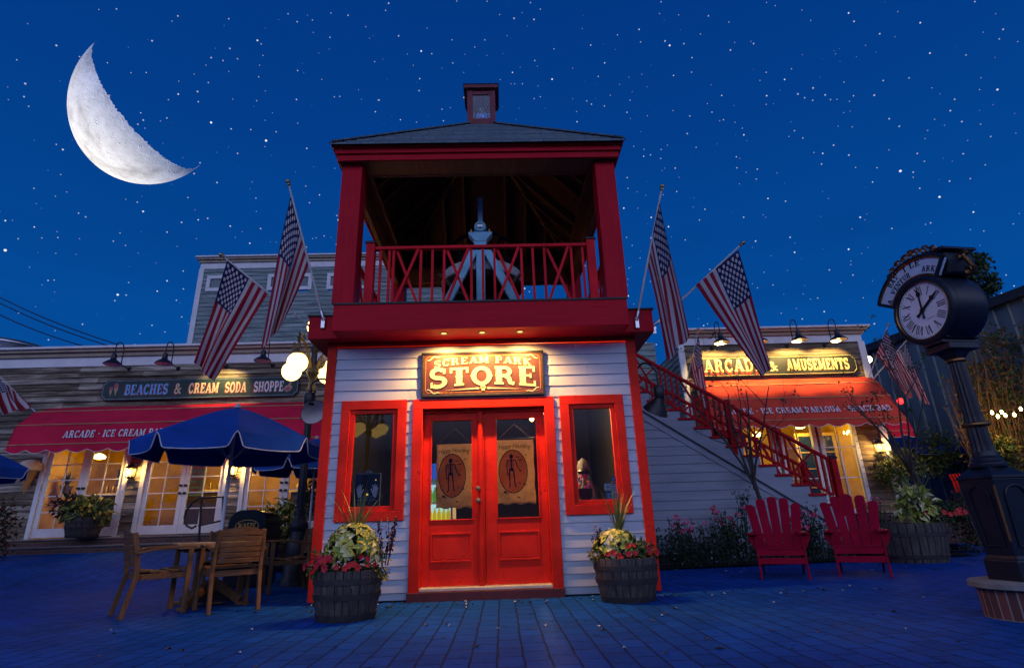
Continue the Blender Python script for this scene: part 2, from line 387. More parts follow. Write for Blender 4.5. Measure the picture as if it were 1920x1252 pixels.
# ------------------------------------------------------------------ the store
ZS = 3.12; HW = 2.0; DEP = 4.0; FY = -.51; WY = -.22
TY0, TY1 = -.50, 3.30; TX = 1.88                                   # tower posts
def store():
    S = thing('store_building', 'red and white clapboard store with open bell tower on top', 'store', (0, 1.5, 0))
    mb = MB()
    hl = (-1.70+HW, -1.06+HW, .97, 2.24); hr = (1.06+HW, 1.70+HW, .97, 2.24); hd = (-.80+HW, .80+HW, .0, 2.26)
    siding(mb, (-HW, 0, 0), (1, 0, 0), 2*HW, .10, 3.03, .14, holes=(hl, hr, hd), jitter=.0022, seed=12)
    mb.box((-HW+.03, .002, .02), (HW-.03, .06, .10))
    mb.build('front_wall', M['white'], S)
    mb = MB(); siding(mb, (-HW, DEP, 0), (0, -1, 0), DEP, .10, 3.10, .14, out=(-1, 0, 0)); mb.build('side_wall', M['white'], S)
    mb = MB(); siding(mb, (HW, 0, 0), (0, 1, 0), DEP, .10, 3.10, .14, out=(1, 0, 0)); mb.build('side_wall', M['white'], S)
    mb = MB(); siding(mb, (HW, DEP, 0), (-1, 0, 0), 2*HW, .10, 3.10, .14, out=(0, 1, 0)); mb.build('rear_wall', M['white'], S)
    # inside: dark plaster room
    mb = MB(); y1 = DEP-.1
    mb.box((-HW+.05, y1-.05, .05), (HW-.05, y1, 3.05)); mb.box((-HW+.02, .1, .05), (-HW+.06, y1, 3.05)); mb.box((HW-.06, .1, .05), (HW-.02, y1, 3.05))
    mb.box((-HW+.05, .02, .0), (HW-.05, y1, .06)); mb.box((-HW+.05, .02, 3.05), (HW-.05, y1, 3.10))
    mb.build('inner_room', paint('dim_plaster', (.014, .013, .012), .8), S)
    for x0, x1 in ((-HW-.025, -HW+.095), (HW-.095, HW+.025)):
        mb = MB(); mb.box((x0, -.032, .03), (x1, .10, 3.06)); mb.build('corner_board', M['red'], S, bevel=.004)
    mb = MB(); mb.box((-HW-.028, -.038, 3.06), (HW+.028, .05, ZS)); mb.build('frieze_board', M['red'], S)
    # ---- door set
    mb = MB(); frame(mb, -.89, .90, .06, 2.335, -.05, .14, .125, bottom=False)
    mb.box((-.765, .05, 2.17), (.775, .16, 2.21)); mb.build('door_frame', M['red'], S, bevel=.005)
    mb = MB(); mb.box((-.765, -.035, .10), (.775, .20, .135)); mb.build('threshold', paint('worn_timber_sill', (.55, .46, .33), .6, 6, .2, wear=(.3, .25, .18)), S, bevel=.006)
    mb = MB(); mb.box((-.90, -.075, -.02), (.91, .12, .098)); mb.build('step', paint('dark_red_sill', (.10, .018, .02), .6, 6, .3), S, bevel=.008)
    for sx, x0, x1, g0, g1 in ((-1, -.763, .004, -.665, -.145), (1, .010, .773, .150, .672)):
        D = MB(); ya, yb = .075, .12; zb, zt = .142, 2.168; gb, gt = .87, 2.085
        D.box((x0, ya, zb), (g0, yb, zt)); D.box((g1, ya, zb), (x1, yb, zt)); D.box((g0, ya, gt), (g1, yb, zt)); D.box((g0, ya, zb), (g1, yb, gb))
        do = D.build('door', M['red'], S, bevel=.004)
        P = MB()
        pa, pb, pc, pd = g0+.01, g1-.02, .40, .725     # raised panel with moulding
        frame(P, pa, pb, pc, pd, ya-.012, ya+.004, .022); P.box((pa+.03, ya-.006, pc+.03), (pb-.03, ya+.003, pd-.03))
        P.build('panel', M['red'], do, bevel=.004)
        P = MB(); frame(P, g0-.006, g1+.006, gb-.006, gt+.006, ya-.010, ya+.006, .016); P.build('glazing_bead', M['red'], do, bevel=.003)
        P = MB(); P.box((g0-.003, .098, gb-.003), (g1+.003, .102, gt+.003)); P.build('pane', M['darkglass'], do)
        if sx < 0:
            P = MB(); P.tube([(-.045, .05, .142), (-.045, .05, 2.168)], .034, 10); P.build('astragal', M['red'], do, smooth=True)
            for z in (1.225, 1.085):
                K = MB(); Mx = Matrix.Rotation(pi/2, 4, 'X')
                K.lathe([(.030, 0), (.031, .006), (.014, .010), (.012, .032), (.026, .040), (.030, .052), (.024, .064), (0, .068)], (-.075, .016, z), 16, M=Mx)
                K.build('knob', M['brass'], do, smooth=True)
    # ---- windows
    for nm, x0, x1 in (('l', -1.79, -.967), ('r', .975, 1.789)):
        W_ = MB(); frame(W_, x0, x1, .884, 2.339, -.045, .03, .115); wo_ = W_.build('window', M['red'], S, bevel=.004)
        s0, s1, z0, z1 = x0+.118, x1-.118, 1.002, 2.221
        P = MB(); frame(P, s0, s1, z0, z1, -.022, .04, .052); P.build('sash', M['red'], wo_, bevel=.004)
        P = MB(); P.box((s0+.05, .008, z0+.05), (s1-.05, .012, z1-.05)); P.build('pane', M['darkglass'], wo_)
    # ---- ledge, soffit and balcony fascia
    mb = MB(); lx0, lx1 = -2.235, 2.245; lz = 3.425
    mb.box((lx0, WY, ZS), (lx1, DEP, lz)); mb.build('ledge', M['redv'], S, bevel=.004)
    mb = MB(); mb.box((lx0-.02, WY-.02, lz), (lx1+.02, DEP, lz+.018)); mb.build('ledge_flashing', M['flash'], S)
    mb = MB(); mb.box((-1.845, FY, ZS-.004), (1.855, WY-.002, 3.46)); mb.box((-1.845, WY+.02, lz+.02), (1.855, TY1+.1, 3.46)); mb.build('balcony_fascia', M['redv'], S, bevel=.005)
    mb = MB(); mb.box((-1.85, FY-.012, 3.462), (1.86, TY1+.1, 3.486)); mb.build('deck_flashing', M['flash'], S)
    # recessed lights in the soffit
    for px, py in ((832, 623), (904, 622), (975, 620)):
        p = atz(px, py, ZS); p.y = -.34
        mb = MB(); mb.lathe([(.036, -.006), (.058, -.006), (.060, .0), (.036, .0)], (p.x, p.y, ZS-.005), 20)
        lo = mb.build('downlight', M['black'], S, smooth=True)
        mb = MB(); mb.lathe([(0, -.001), (.034, -.001)], (p.x, p.y, ZS-.007), 16); mb.build('lens', emit('downlight_lens', (1, .62, .2), 1.6), lo)
        lamp('SPOT', (p.x, p.y, ZS-.03), 165, (1, .50, .13), lo, .03, (0, .20, -1), 150, .8)
    # ---- tower posts
    for x in (-TX, TX-.272):
        for y in (TY0, TY1-.272):
            mb = MB(); mb.box((x, y, 3.488), (x+.272, y+.272, 5.60)); mb.build('post', M['redwood_z'], S, bevel=.008)
    # ---- balustrades
    rz0, rz1 = 3.50, at(900, 461, -.40).z
    def balustrade(P, Q, nx):
        P = Vector(P); Q = Vector(Q); d = Q-P; up = Vector((0, 0, 1)); L = d.length
        B = MB(); B.bar(P+up*(rz1-.02), Q+up*(rz1-.02), .07, .045); ro = B.build('railing', M['crimson'], S, bevel=.004)
        B = MB(); fr = [0.045, .085]; xs = []
        # verticals and crosses
        n = nx; cell = (1-.09)/n; a = .045
        for k in range(n):
            s = a+cell*k; xs.append((s+cell*.26, s+cell*.80)); fr += [s+cell*.26, s+cell*.80, s+cell*1.03]
        for t in fr:
            if t < .985: B.bar(P+d*t+up*rz0, P+d*t+up*(rz1-.04), .032, .032, d)
        for t0, t1 in xs:
            o = d.cross(up).normalized()*.017
            B.bar(P+d*(t0+.012)+up*rz0+o, P+d*(t1-.012)+up*(rz1-.04)+o, .034, .026, o)
            B.bar(P+d*(t1-.012)+up*rz0-o, P+d*(t0+.012)+up*(rz1-.04)-o, .034, .026, o)
        B.build('baluster', M['crimson'], ro)
        for p in (P, Q):
            B = MB(); B.box((p.x-.055, p.y-.055, 3.488), (p.x+.055, p.y+.055, rz1+.045)); no = B.build('newel_post', M['crimson'], ro, bevel=.004)
            B = MB(); c = Vector((p.x, p.y, rz1+.045)); B.lathe([(.098, 0), (.098, .018), (.06, .04), (0, .055)], c, 4, M=Matrix.Rotation(pi/4, 4, 'Z')); B.build('cap', M['flash'], ro)
    xl = at(693, 520, -.40).x; xr = at(1111, 515, -.40).x
    balustrade((xl, -.40, 0), (xr, -.40, 0), 4)
    balustrade((-TX+.14, -.15, 0), (-TX+.14, 2.95, 0), 3); balustrade((TX-.14, -.15, 0), (TX-.14, 2.95, 0), 3)
    # ---- eaves beam, cornice
    ez = 5.575
    mb = MB()
    for a, b in (((-TX-.02, TY0-.06, ez), (TX+.02, TY0+.30, ez+.12)), ((-TX-.02, TY1-.30, ez), (TX+.02, TY1+.06, ez+.12)),
                 ((-TX-.02, TY0+.30, ez), (-TX+.30, TY1-.30, ez+.12)), ((TX-.30, TY0+.30, ez), (TX+.02, TY1-.30, ez+.12))): mb.box(a, b)
    mb.build('eaves_soffit', M['beam'], S)
    mb = MB(); q = .028
    for a, b in (((-TX+.302, TY0+.30, ez-.012), (TX-.302, TY0+.30+q, ez+.05)), ((-TX+.302, TY1-.30-q, ez-.25), (TX-.302, TY1-.30, ez+.05)),
                 ((-TX+.30, TY0+.33, ez-.012), (-TX+.30+q, TY1-.33, ez+.05)), ((TX-.30-q, TY0+.33, ez-.012), (TX-.30, TY1-.33, ez+.05))): mb.box(a, b)
    # deep inside beams on the sides and back
    mb.box((-TX+.10, TY0+.28, ez-.26), (-TX+.16, TY1-.28, ez-.002)); mb.box((TX-.16, TY0+.28, ez-.26), (TX-.10, TY1-.28, ez-.002)); mb.box((-TX+.28, TY1-.18, ez-.26), (TX-.28, TY1-.12, ez-.002))
    mb.build('beam', M['beam'], S)
    for k, (g, z0, z1) in enumerate(((.10, ez-.030, ez+.065), (.130, ez+.065, ez+.140), (.165, ez+.140, ez+.175))):
        mb = MB(); x0, x1, y0, y1 = -TX-g+.05, TX+g-.05, TY0-g, TY1+g
        mb.box((x0, y0, z0), (x1, y0+.03, z1)); mb.box((x0, y1-.03, z0), (x1, y1, z1)); mb.box((x0, y0+.03, z0), (x0+.03, y1-.03, z1)); mb.box((x1-.03, y0+.03, z0), (x1, y1-.03, z1))
        mb.build('cornice', M['redv'], S, bevel=.003)
    # ---- roof: courses of shingles, rafters inside
    cy = (TY0+TY1)/2; hx = TX+.115; hy = (TY1-TY0)/2+.215; zb = ez+.165; za = 7.83
    t = MT('slate_shingles'); v = t.coord()
    br = t.N('ShaderNodeTexBrick'); sp = t.N('ShaderNodeSeparateXYZ'); t.l.new(v, sp.inputs[0]); cb = t.N('ShaderNodeCombineXYZ')
    t.l.new(t.math('ADD', sp.outputs[0], sp.outputs[1]), cb.inputs[0]); t.l.new(sp.outputs[2], cb.inputs[1]); t.l.new(cb.outputs[0], br.inputs[0])
    for k_, x_ in (('Scale', 1), ('Brick Width', .19), ('Row Height', .093), ('Mortar Size', .006), ('Mortar Smooth', .2)): br.inputs[k_].default_value = x_
    br.inputs['Color1'].default_value = (.06, .10, .12, 1); br.inputs['Color2'].default_value = (.12, .18, .20, 1); br.inputs['Mortar'].default_value = (.02, .02, .02, 1)
    n2 = t.noise(v, 60, 3); t.bump(t.math('SUBTRACT', t.math('MULTIPLY', n2, .4), br.outputs[1]), .6, .01); roofm = t.fin(t.mix(.4, br.outputs[0], t.ramp(n2, [(.3, (.06, .09, .11)), (.7, (.14, .19, .21))])), .85)
    mb = MB(); nC = 18
    for k in range(nC):
        f0, f1 = k/nC, (k+1)/nC; lo, hi = 1-f0, 1-f1
        zo = zb+(za-zb)*f0; z1 = zb+(za-zb)*f1; dz = .016
        A = [(-hx*lo, cy-hy*lo), (hx*lo, cy-hy*lo), (hx*lo, cy+hy*lo), (-hx*lo, cy+hy*lo)]; Bq = [(-hx*hi, cy-hy*hi), (hx*hi, cy-hy*hi), (hx*hi, cy+hy*hi), (-hx*hi, cy+hy*hi)]
        for i in range(4):
            j = (i+1) % 4; a, b, c_, d_ = A[i], A[j], Bq[j], Bq[i]
            mb.add([(*a, zo+dz), (*b, zo+dz), (*c_, z1+.002), (*d_, z1+.002), (*a, zo-.014 if k == 0 else zo-.004), (*b, zo-.014 if k == 0 else zo-.004)], [(0, 1, 2, 3), (4, 5, 1, 0)])
    ro = mb.build('roof', roofm, S)
    mb = MB()     # hip caps
    for sx, sy in ((-1, -1), (1, -1), (1, 1), (-1, 1)): mb.bar((sx*hx, cy+sy*hy, zb+.02), (0, cy, za+.02), .10, .02)
    mb.build('hip_cap', roofm, ro)
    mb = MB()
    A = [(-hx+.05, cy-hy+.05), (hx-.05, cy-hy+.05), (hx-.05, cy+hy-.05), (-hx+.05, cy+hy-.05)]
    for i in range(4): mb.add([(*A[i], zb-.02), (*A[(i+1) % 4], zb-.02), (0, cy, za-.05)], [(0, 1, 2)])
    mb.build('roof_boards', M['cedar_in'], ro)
    mb = MB()
    for sx, sy in ((-1, -1), (1, -1), (1, 1), (-1, 1)): mb.bar((sx*(hx-.1), cy+sy*(hy-.1), zb-.05), (0, cy, za-.12), .06, .14)
    for k in range(-4, 5):
        if k == 0: continue
        t_ = 1-abs(k)/5
        for sgn in (-1, 1):
            mb.bar((k*hx/5, cy+sgn*(hy-.12), zb-.03), (k*hx/5, cy+sgn*(hy-.12)*(1-t_), zb-.05+(za-zb-.1)*t_), .045, .11)
            mb.bar((sgn*(hx-.12), cy+k*hy/5, zb-.03), (sgn*(hx-.12)*(1-t_), cy+k*hy/5, zb-.05+(za-zb-.1)*t_), .045, .11)
    mb.build('rafter', M['beam'], ro)
    # ---- cupola
    z0, z1 = 7.42, 8.33; h = .245; ccy = cy-.02
    cu = MB()
    for sx in (-1, 1):
        for sy in (-1, 1): cu.box((sx*h-.05+(-.04 if sx > 0 else .04), ccy+sy*h-.05+(-.04 if sy > 0 else .04), z0), (sx*h+.05+(-.04 if sx > 0 else .04), ccy+sy*h+.05+(-.04 if sy > 0 else .04), z1))
    for s_ in (-1, 1):
        for za_, zb_ in ((z0, z0+.28), (z1-.10, z1)):
            cu.box((-h+.09, ccy+s_*(h-.02)-.02, za_), (h-.09, ccy+s_*(h-.02)+.02, zb_)); cu.box((s_*(h-.02)-.02, ccy-h+.09, za_), (s_*(h-.02)+.02, ccy+h-.09, zb_))
    DR = paint('weathered_red_trim', (.17, .035, .04), .6, 5, .25)
    co = cu.build('cupola', DR, S, bevel=.004)
    mb = MB()
    for s_ in (-1, 1):
        mb.box((-h+.085, ccy+s_*(h-.015)-.004, z0+.28), (h-.085, ccy+s_*(h-.015)+.004, z1-.10)); mb.box((s_*(h-.015)-.004, ccy-h+.085, z0+.28), (s_*(h-.015)+.004, ccy+h-.085, z1-.10))
    mb.build('pane', M['glass'], co)
    mb = MB(); mb.lathe([(.0, 0), (.12, .02), (.14, .10), (.11, .2), (.05, .25), (.04, .29), (0, .30)], (0, ccy, z0+.40), 16); mb.build('lantern_globe', M['glass'], co, smooth=True)
    mb = MB(); k = h+.065; mb.box((-k, ccy-k, z1), (k, ccy+k, z1+.075)); mb.build('cap_cornice', DR, co, bevel=.004)
    mb = MB(); k += .015; b = z1+.077
    mb.add([(-k, ccy-k, b), (k, ccy-k, b), (k, ccy+k, b), (-k, ccy+k, b), (0, ccy, b+.14)], [(0, 1, 4), (1, 2, 4), (2, 3, 4), (3, 0, 4), (0, 3, 2, 1)]); mb.build('cap_roof', roofm, co)
    mb = MB(); k = h+.05
    for s_ in (-1, 1): mb.box((-k, ccy+s_*k-.02, z0+.02), (k, ccy+s_*k+.02, z0+.07)); mb.box((s_*k-.02, ccy-k+.02, z0+.02), (s_*k+.02, ccy+k-.02, z0+.07))
    mb.build('base_trim', DR, co)
    return S
STORE = store()
# ------------------------------------------------------------------ the bell and its stand
def bell():
    B = thing('bell', 'big iron bell on a pale blue cast frame in the tower', 'bell', (0, .95, 3.49))
    PB = paint('peeling_blue_paint', (.17, .42, .54), .5, 5, .3, wear=(.30, .15, .05), wearamt=.585)
    OI = paint('hammered_bronze', (.018, .016, .014), .75, 60, .5, bump=.8, spec=.04)
    for y in (.28, 1.62):
        mb = MB(); x0 = -.02
        for s_ in (-1, 1): mb.bar((x0+s_*.62, y, 3.50), (x0+s_*.06, y, 4.66), .115, .08, (0, 1, 0))
        mb.box((x0-.062, y-.05, 3.50), (x0+.062, y+.05, 4.66)); mb.box((x0-.09, y-.062, 4.66), (x0+.09, y+.062, 4.735))
        mb.prism([(-.075, 0), (.075, 0), (.175, .13), (.175, .155), (-.175, .155), (-.175, .13)], (x0, y-.07, 4.72), (1, 0, 0), (0, 0, 1), (0, .14, 0))
        st = mb.build('stand', PB, B, bevel=.008)
        mb = MB(); Mx = Matrix.Rotation(pi/2, 4, 'X')
        mb.lathe([(.045, -.08), (.078, -.08), (.09, -.06), (.09, .06), (.078, .08), (.045, .08)], (x0, y, 4.965), 24, M=Mx); mb.build('bearing', PB, st, smooth=True)
        mb = MB(); mb.lathe([(.040, -.10), (.042, .10), (.02, .11), (0, .115)], (x0, y, 4.965), 16, M=Mx); mb.build('axle', M['steel'], st, smooth=True)
        for s_ in (-1, 1):
            mb = MB(); mb.lathe([(.022, 0), (.022, .04), (.014, .045), (.014, .075), (0, .078)], (x0+s_*.135, y, 4.875), 6); mb.build('bolt', M['brass'], st)
    mb = MB()
    mb.lathe([(.60, .0), (.63, .03), (.615, .10), (.60, .20), (.50, .30), (.40, .44), (.36, .58), (.30, .66), (.18, .72), (0, .73)], (-.02, .95, 4.22), 40); mb.build('bell_body', OI, B, smooth=True); mb = MB(); mb.lathe([(.618, .11), (.632, .13), (.62, .26), (.595, .285)], (-.02, .95, 4.22), 48); mb.build('bell_band', paint('pale_hammered_band', (.42, .42, .40), .5, 70, .6, bump=.9), B, smooth=True)
    mb = MB(); mb.lathe([(.07, 0), (.09, .06), (.06, .12), (0, .14)], (-.02, .95, 4.08), 16); mb.tube([(-.02, .95, 4.2), (-.02, .95, 4.6)], .02); mb.build('clapper', M['rough_black'], B, smooth=True)
    mb = MB(); mb.box((-.12, .33, 4.85), (.08, 1.57, 5.0)); mb.build('yoke', M['rough_black'], B, bevel=.02)
    mb = MB(); mb.bar((-.02, .42, 4.95), (-.02, .42, 5.58), .07, .05, (0, 1, 0)); mb.build('lever', PB, B, bevel=.006)
    mb = MB()
    pts = [(-.02+.62*cos(a), 1.42, 4.93+.62*sin(a)) for a in [k*pi/20 for k in range(41)]]
    mb.tube(pts, .03, 8, cap=False)
    for k in range(4): a = k*pi/4+.2; mb.bar((-.02-.6*cos(a), 1.42, 4.93-.6*sin(a)), (-.02+.6*cos(a), 1.42, 4.93+.6*sin(a)), .045, .03, (0, 1, 0))
    mb.build('wheel', M['rough_black'], B, smooth=True)
    mb = MB()
    for s_ in (-1, 1):
        mb.tube([(s_*.60-.02, .2, 4.20), (s_*.35-.02, .42, 4.02), (s_*.1-.02, .62, 3.96), (s_*.02-.02, .95, 3.94)], .026, 8)
        mb.tube([(s_*.60-.02, 1.7, 4.20), (s_*.35-.02, 1.45, 4.02), (s_*.1-.02, 1.25, 3.96), (s_*.02-.02, .95, 3.94)], .026, 8)
    mb.build('brace', M['brass'], B, smooth=True)
bell()
# ------------------------------------------------------------------ slab-serif lettering, every letter a set of thick strokes
def arc(cx, cy, rx, ry, a0, a1, n=14): return [(cx+rx*cos(radians(a0+(a1-a0)*k/n)), cy+ry*sin(radians(a0+(a1-a0)*k/n))) for k in range(n+1)]
V_, H_, S_ = .21, .10, .10
def _s(x, y, w=.36): return ([(x-w/2, y), (x+w/2, y)], S_)
def _v(x, a=0, b=1): return ([(x, a), (x, b)], V_)
T0, B0 = 1-S_/2, S_/2
GL = {
 'A': (.92, [([(.14, .04), (.44, .98)], .11), ([(.46, .98), (.77, .04)], .21), ([(.26, .30), (.66, .30)], .09), _s(.14, B0, .30), _s(.77, B0, .34)]),
 'B': (.82, [_v(.22), ([(.06, T0), (.45, T0)]+arc(.45, .74, .21, .21, 90, -90)+[(.3, .53)], .13), ([(.3, .53), (.47, .53)]+arc(.47, .29, .24, .24, 90, -90)+[(.06, B0)], .14)]),
 'C': (.82, [(arc(.44, .5, .31, .44, 48, 312, 22), .17), ([(.68, .66), (.68, .98)], .08), ([(.68, .12), (.68, .30)], .06)]),
 'D': (.88, [_v(.22), ([(.06, T0), (.4, T0)]+arc(.40, .5, .33, .45, 90, -90, 18)+[(.06, B0)], .14)]),
 'E': (.80, [_v(.22), ([(.06, T0), (.70, T0)], .1), ([(.06, B0), (.72, B0)], .1), ([(.3, .52), (.54, .52)], .09), ([(.68, .72), (.68, 1)], .08), ([(.70, 0), (.70, .28)], .08), ([(.54, .40), (.54, .64)], .06)]),
 'H': (.96, [_v(.22), _v(.74), ([(.3, .5), (.66, .5)], .1), _s(.22, T0), _s(.22, B0), _s(.74, T0), _s(.74, B0)]),
 'I': (.44, [_v(.22), _s(.22, T0, .38), _s(.22, B0, .38)]),
 'K': (.92, [_v(.22), ([(.30, .42), (.70, .94)], .10), ([(.40, .54), (.76, .05)], .19), _s(.22, T0), _s(.22, B0), _s(.70, T0, .28), _s(.76, B0, .30)]),
 'L': (.76, [_v(.22), _s(.22, T0), ([(.06, B0), (.70, B0)], .1), ([(.67, 0), (.67, .34)], .08)]),
 'M': (1.1, [([(.17, 0), (.17, 1)], .11), ([(.19, .96), (.52, .12)], .19), ([(.52, .12), (.84, .96)], .10), ([(.88, 0), (.88, 1)], .20), _s(.17, B0, .30), _s(.88, B0, .36), _s(.12, T0, .2), _s(.94, T0, .24)]),
 'N': (.94, [([(.18, 0), (.18, 1)], .11), ([(.18, .96), (.74, .06)], .19), ([(.76, 0), (.76, 1)], .11), _s(.18, B0, .32), _s(.14, T0, .24), _s(.76, T0, .32)]),
 'O': (.88, [(arc(.44, .5, .32, .45, 0, 360, 28), .17)]),
 'P': (.80, [_v(.22), ([(.06, T0), (.44, T0)]+arc(.44, .70, .23, .25, 90, -90)+[(.28, .45)], .14), _s(.22, B0, .38)]),
 'R': (.92, [_v(.22), ([(.06, T0), (.44, T0)]+arc(.44, .72, .22, .23, 90, -90)+[(.28, .49)], .14), ([(.48, .48), (.62, .36), (.68, .10), (.84, .06)], .17), _s(.22, B0, .38)]),
 'S': (.76, [(arc(.38, .725, .25, .225, 40, 270, 14)+arc(.38, .275, .27, .225, 90, -140, 14)[1:], .165), ([(.62, .70), (.62, .98)], .08), ([(.12, .02), (.12, .30)], .08)]),
 'T': (.84, [_v(.42), ([(.06, T0), (.78, T0)], .1), ([(.09, .70), (.09, 1)], .08), ([(.75, .70), (.75, 1)], .08), _s(.42, B0, .40)]),
 'U': (.90, [([(.22, .98), (.22, .32)]+arc(.46, .32, .24, .27, 180, 360, 12)[1:]+[(.70, .98)], .15), _s(.22, T0, .36), _s(.70, T0, .32)]),
 'V': (.92, [([(.16, .96), (.46, .02)], .21), ([(.46, .02), (.78, .96)], .11), _s(.16, T0, .36), _s(.78, T0, .28)]),
 'W': (1.2, [([(.14, .96), (.36, .02)], .19), ([(.36, .02), (.60, .90)], .1), ([(.60, .90), (.82, .02)], .19), ([(.82, .02), (1.06, .96)], .1), _s(.14, T0, .30), _s(1.06, T0, .28)]),
 'Y': (.90, [([(.14, .96), (.46, .45)], .20), ([(.80, .96), (.46, .45)], .11), ([(.46, .05), (.46, .5)], .20), _s(.14, T0, .34), _s(.80, T0, .30), _s(.46, B0, .40)]),
 '&': (.98, [(arc(.40, .76, .17, .19, -40, 220, 14)+[(.50, .42), (.86, .06)], .13), ([(.30, .62)]+arc(.36, .27, .25, .24, 110, 330, 12)+[(.80, .52)], .12), _s(.82, .5, .26), _s(.86, B0, .2)]),
 '.': (.40, [(arc(.2, .48, .05, .05, 0, 360, 10), .12)]),
 ' ': (.42, []),
}
def strip(pts, th):
    n = len(pts); L = []; R_ = []; closed = n > 3 and math.hypot(pts[0][0]-pts[-1][0], pts[0][1]-pts[-1][1]) < 1e-6
    for i in range(n):
        a = pts[i-1] if i else (pts[-2] if closed else pts[0]); b = pts[i+1] if i < n-1 else (pts[1] if closed else pts[-1]); c = pts[i]
        d1 = (c[0]-a[0], c[1]-a[1]); d2 = (b[0]-c[0], b[1]-c[1])
        l1 = math.hypot(*d1) or 1; l2 = math.hypot(*d2) or 1
        tx = (d1[0]/l1 if l1 != 1 or d1 != (0, 0) else 0)+(d2[0]/l2); ty = d1[1]/l1+d2[1]/l2; l = math.hypot(tx, ty) or 1; nx, ny = -ty/l, tx/l
        L.append((c[0]+nx*th/2, c[1]+ny*th/2)); R_.append((c[0]-nx*th/2, c[1]-ny*th/2))
    return L, R_
def text_w(txt, sp=.06): return sum(GL[c][0]+sp for c in txt)-sp
def letters(mb, txt, place, h=1, x0=0, sp=.06, wx=1.0, d=.006, fat=1.0, mi=0, mif=None):
    """place(x, y, depth) -> point; x runs along the line, y 0..h up"""
    x = x0
    for ch in txt:
        gw, st = GL[ch]
        for k, (pts, th) in enumerate(st):
            L, R_ = strip(pts, th*fat); dd = d+k*.0003
            vs = []
            for (l, r) in zip(L, R_):
                for q, z in ((l, 0), (r, 0), (r, dd), (l, dd)): vs.append(place(x+q[0]*wx*h, q[1]*h, z))
            n = len(L); fs = []
            for i in range(n-1):
                for a, b in ((2, 3), (1, 2), (3, 0)): fs.append((i*4+a, i*4+b, (i+1)*4+b, (i+1)*4+a))
            fs += [(0, 1, 2, 3), tuple((n-1)*4+q for q in (3, 2, 1, 0))]
            mb.add(vs, fs, mi)
        x += (gw+sp)*wx*h
    return x
def flat_place(O, X, Y, Nn):
    O = Vector(O); X = Vector(X).normalized(); Y = Vector(Y).normalized(); Nn = Vector(Nn).normalized()
    return lambda x, y, z: O+X*x+Y*y+Nn*z
def fit_text(mb, txt, O, X, Y, Nn, W, h, **k):
    sp = k.pop('sp', .06); wx = W/(h*text_w(txt, sp)); return letters(mb, txt, flat_place(O, X, Y, Nn), h, 0, sp, wx, **k)
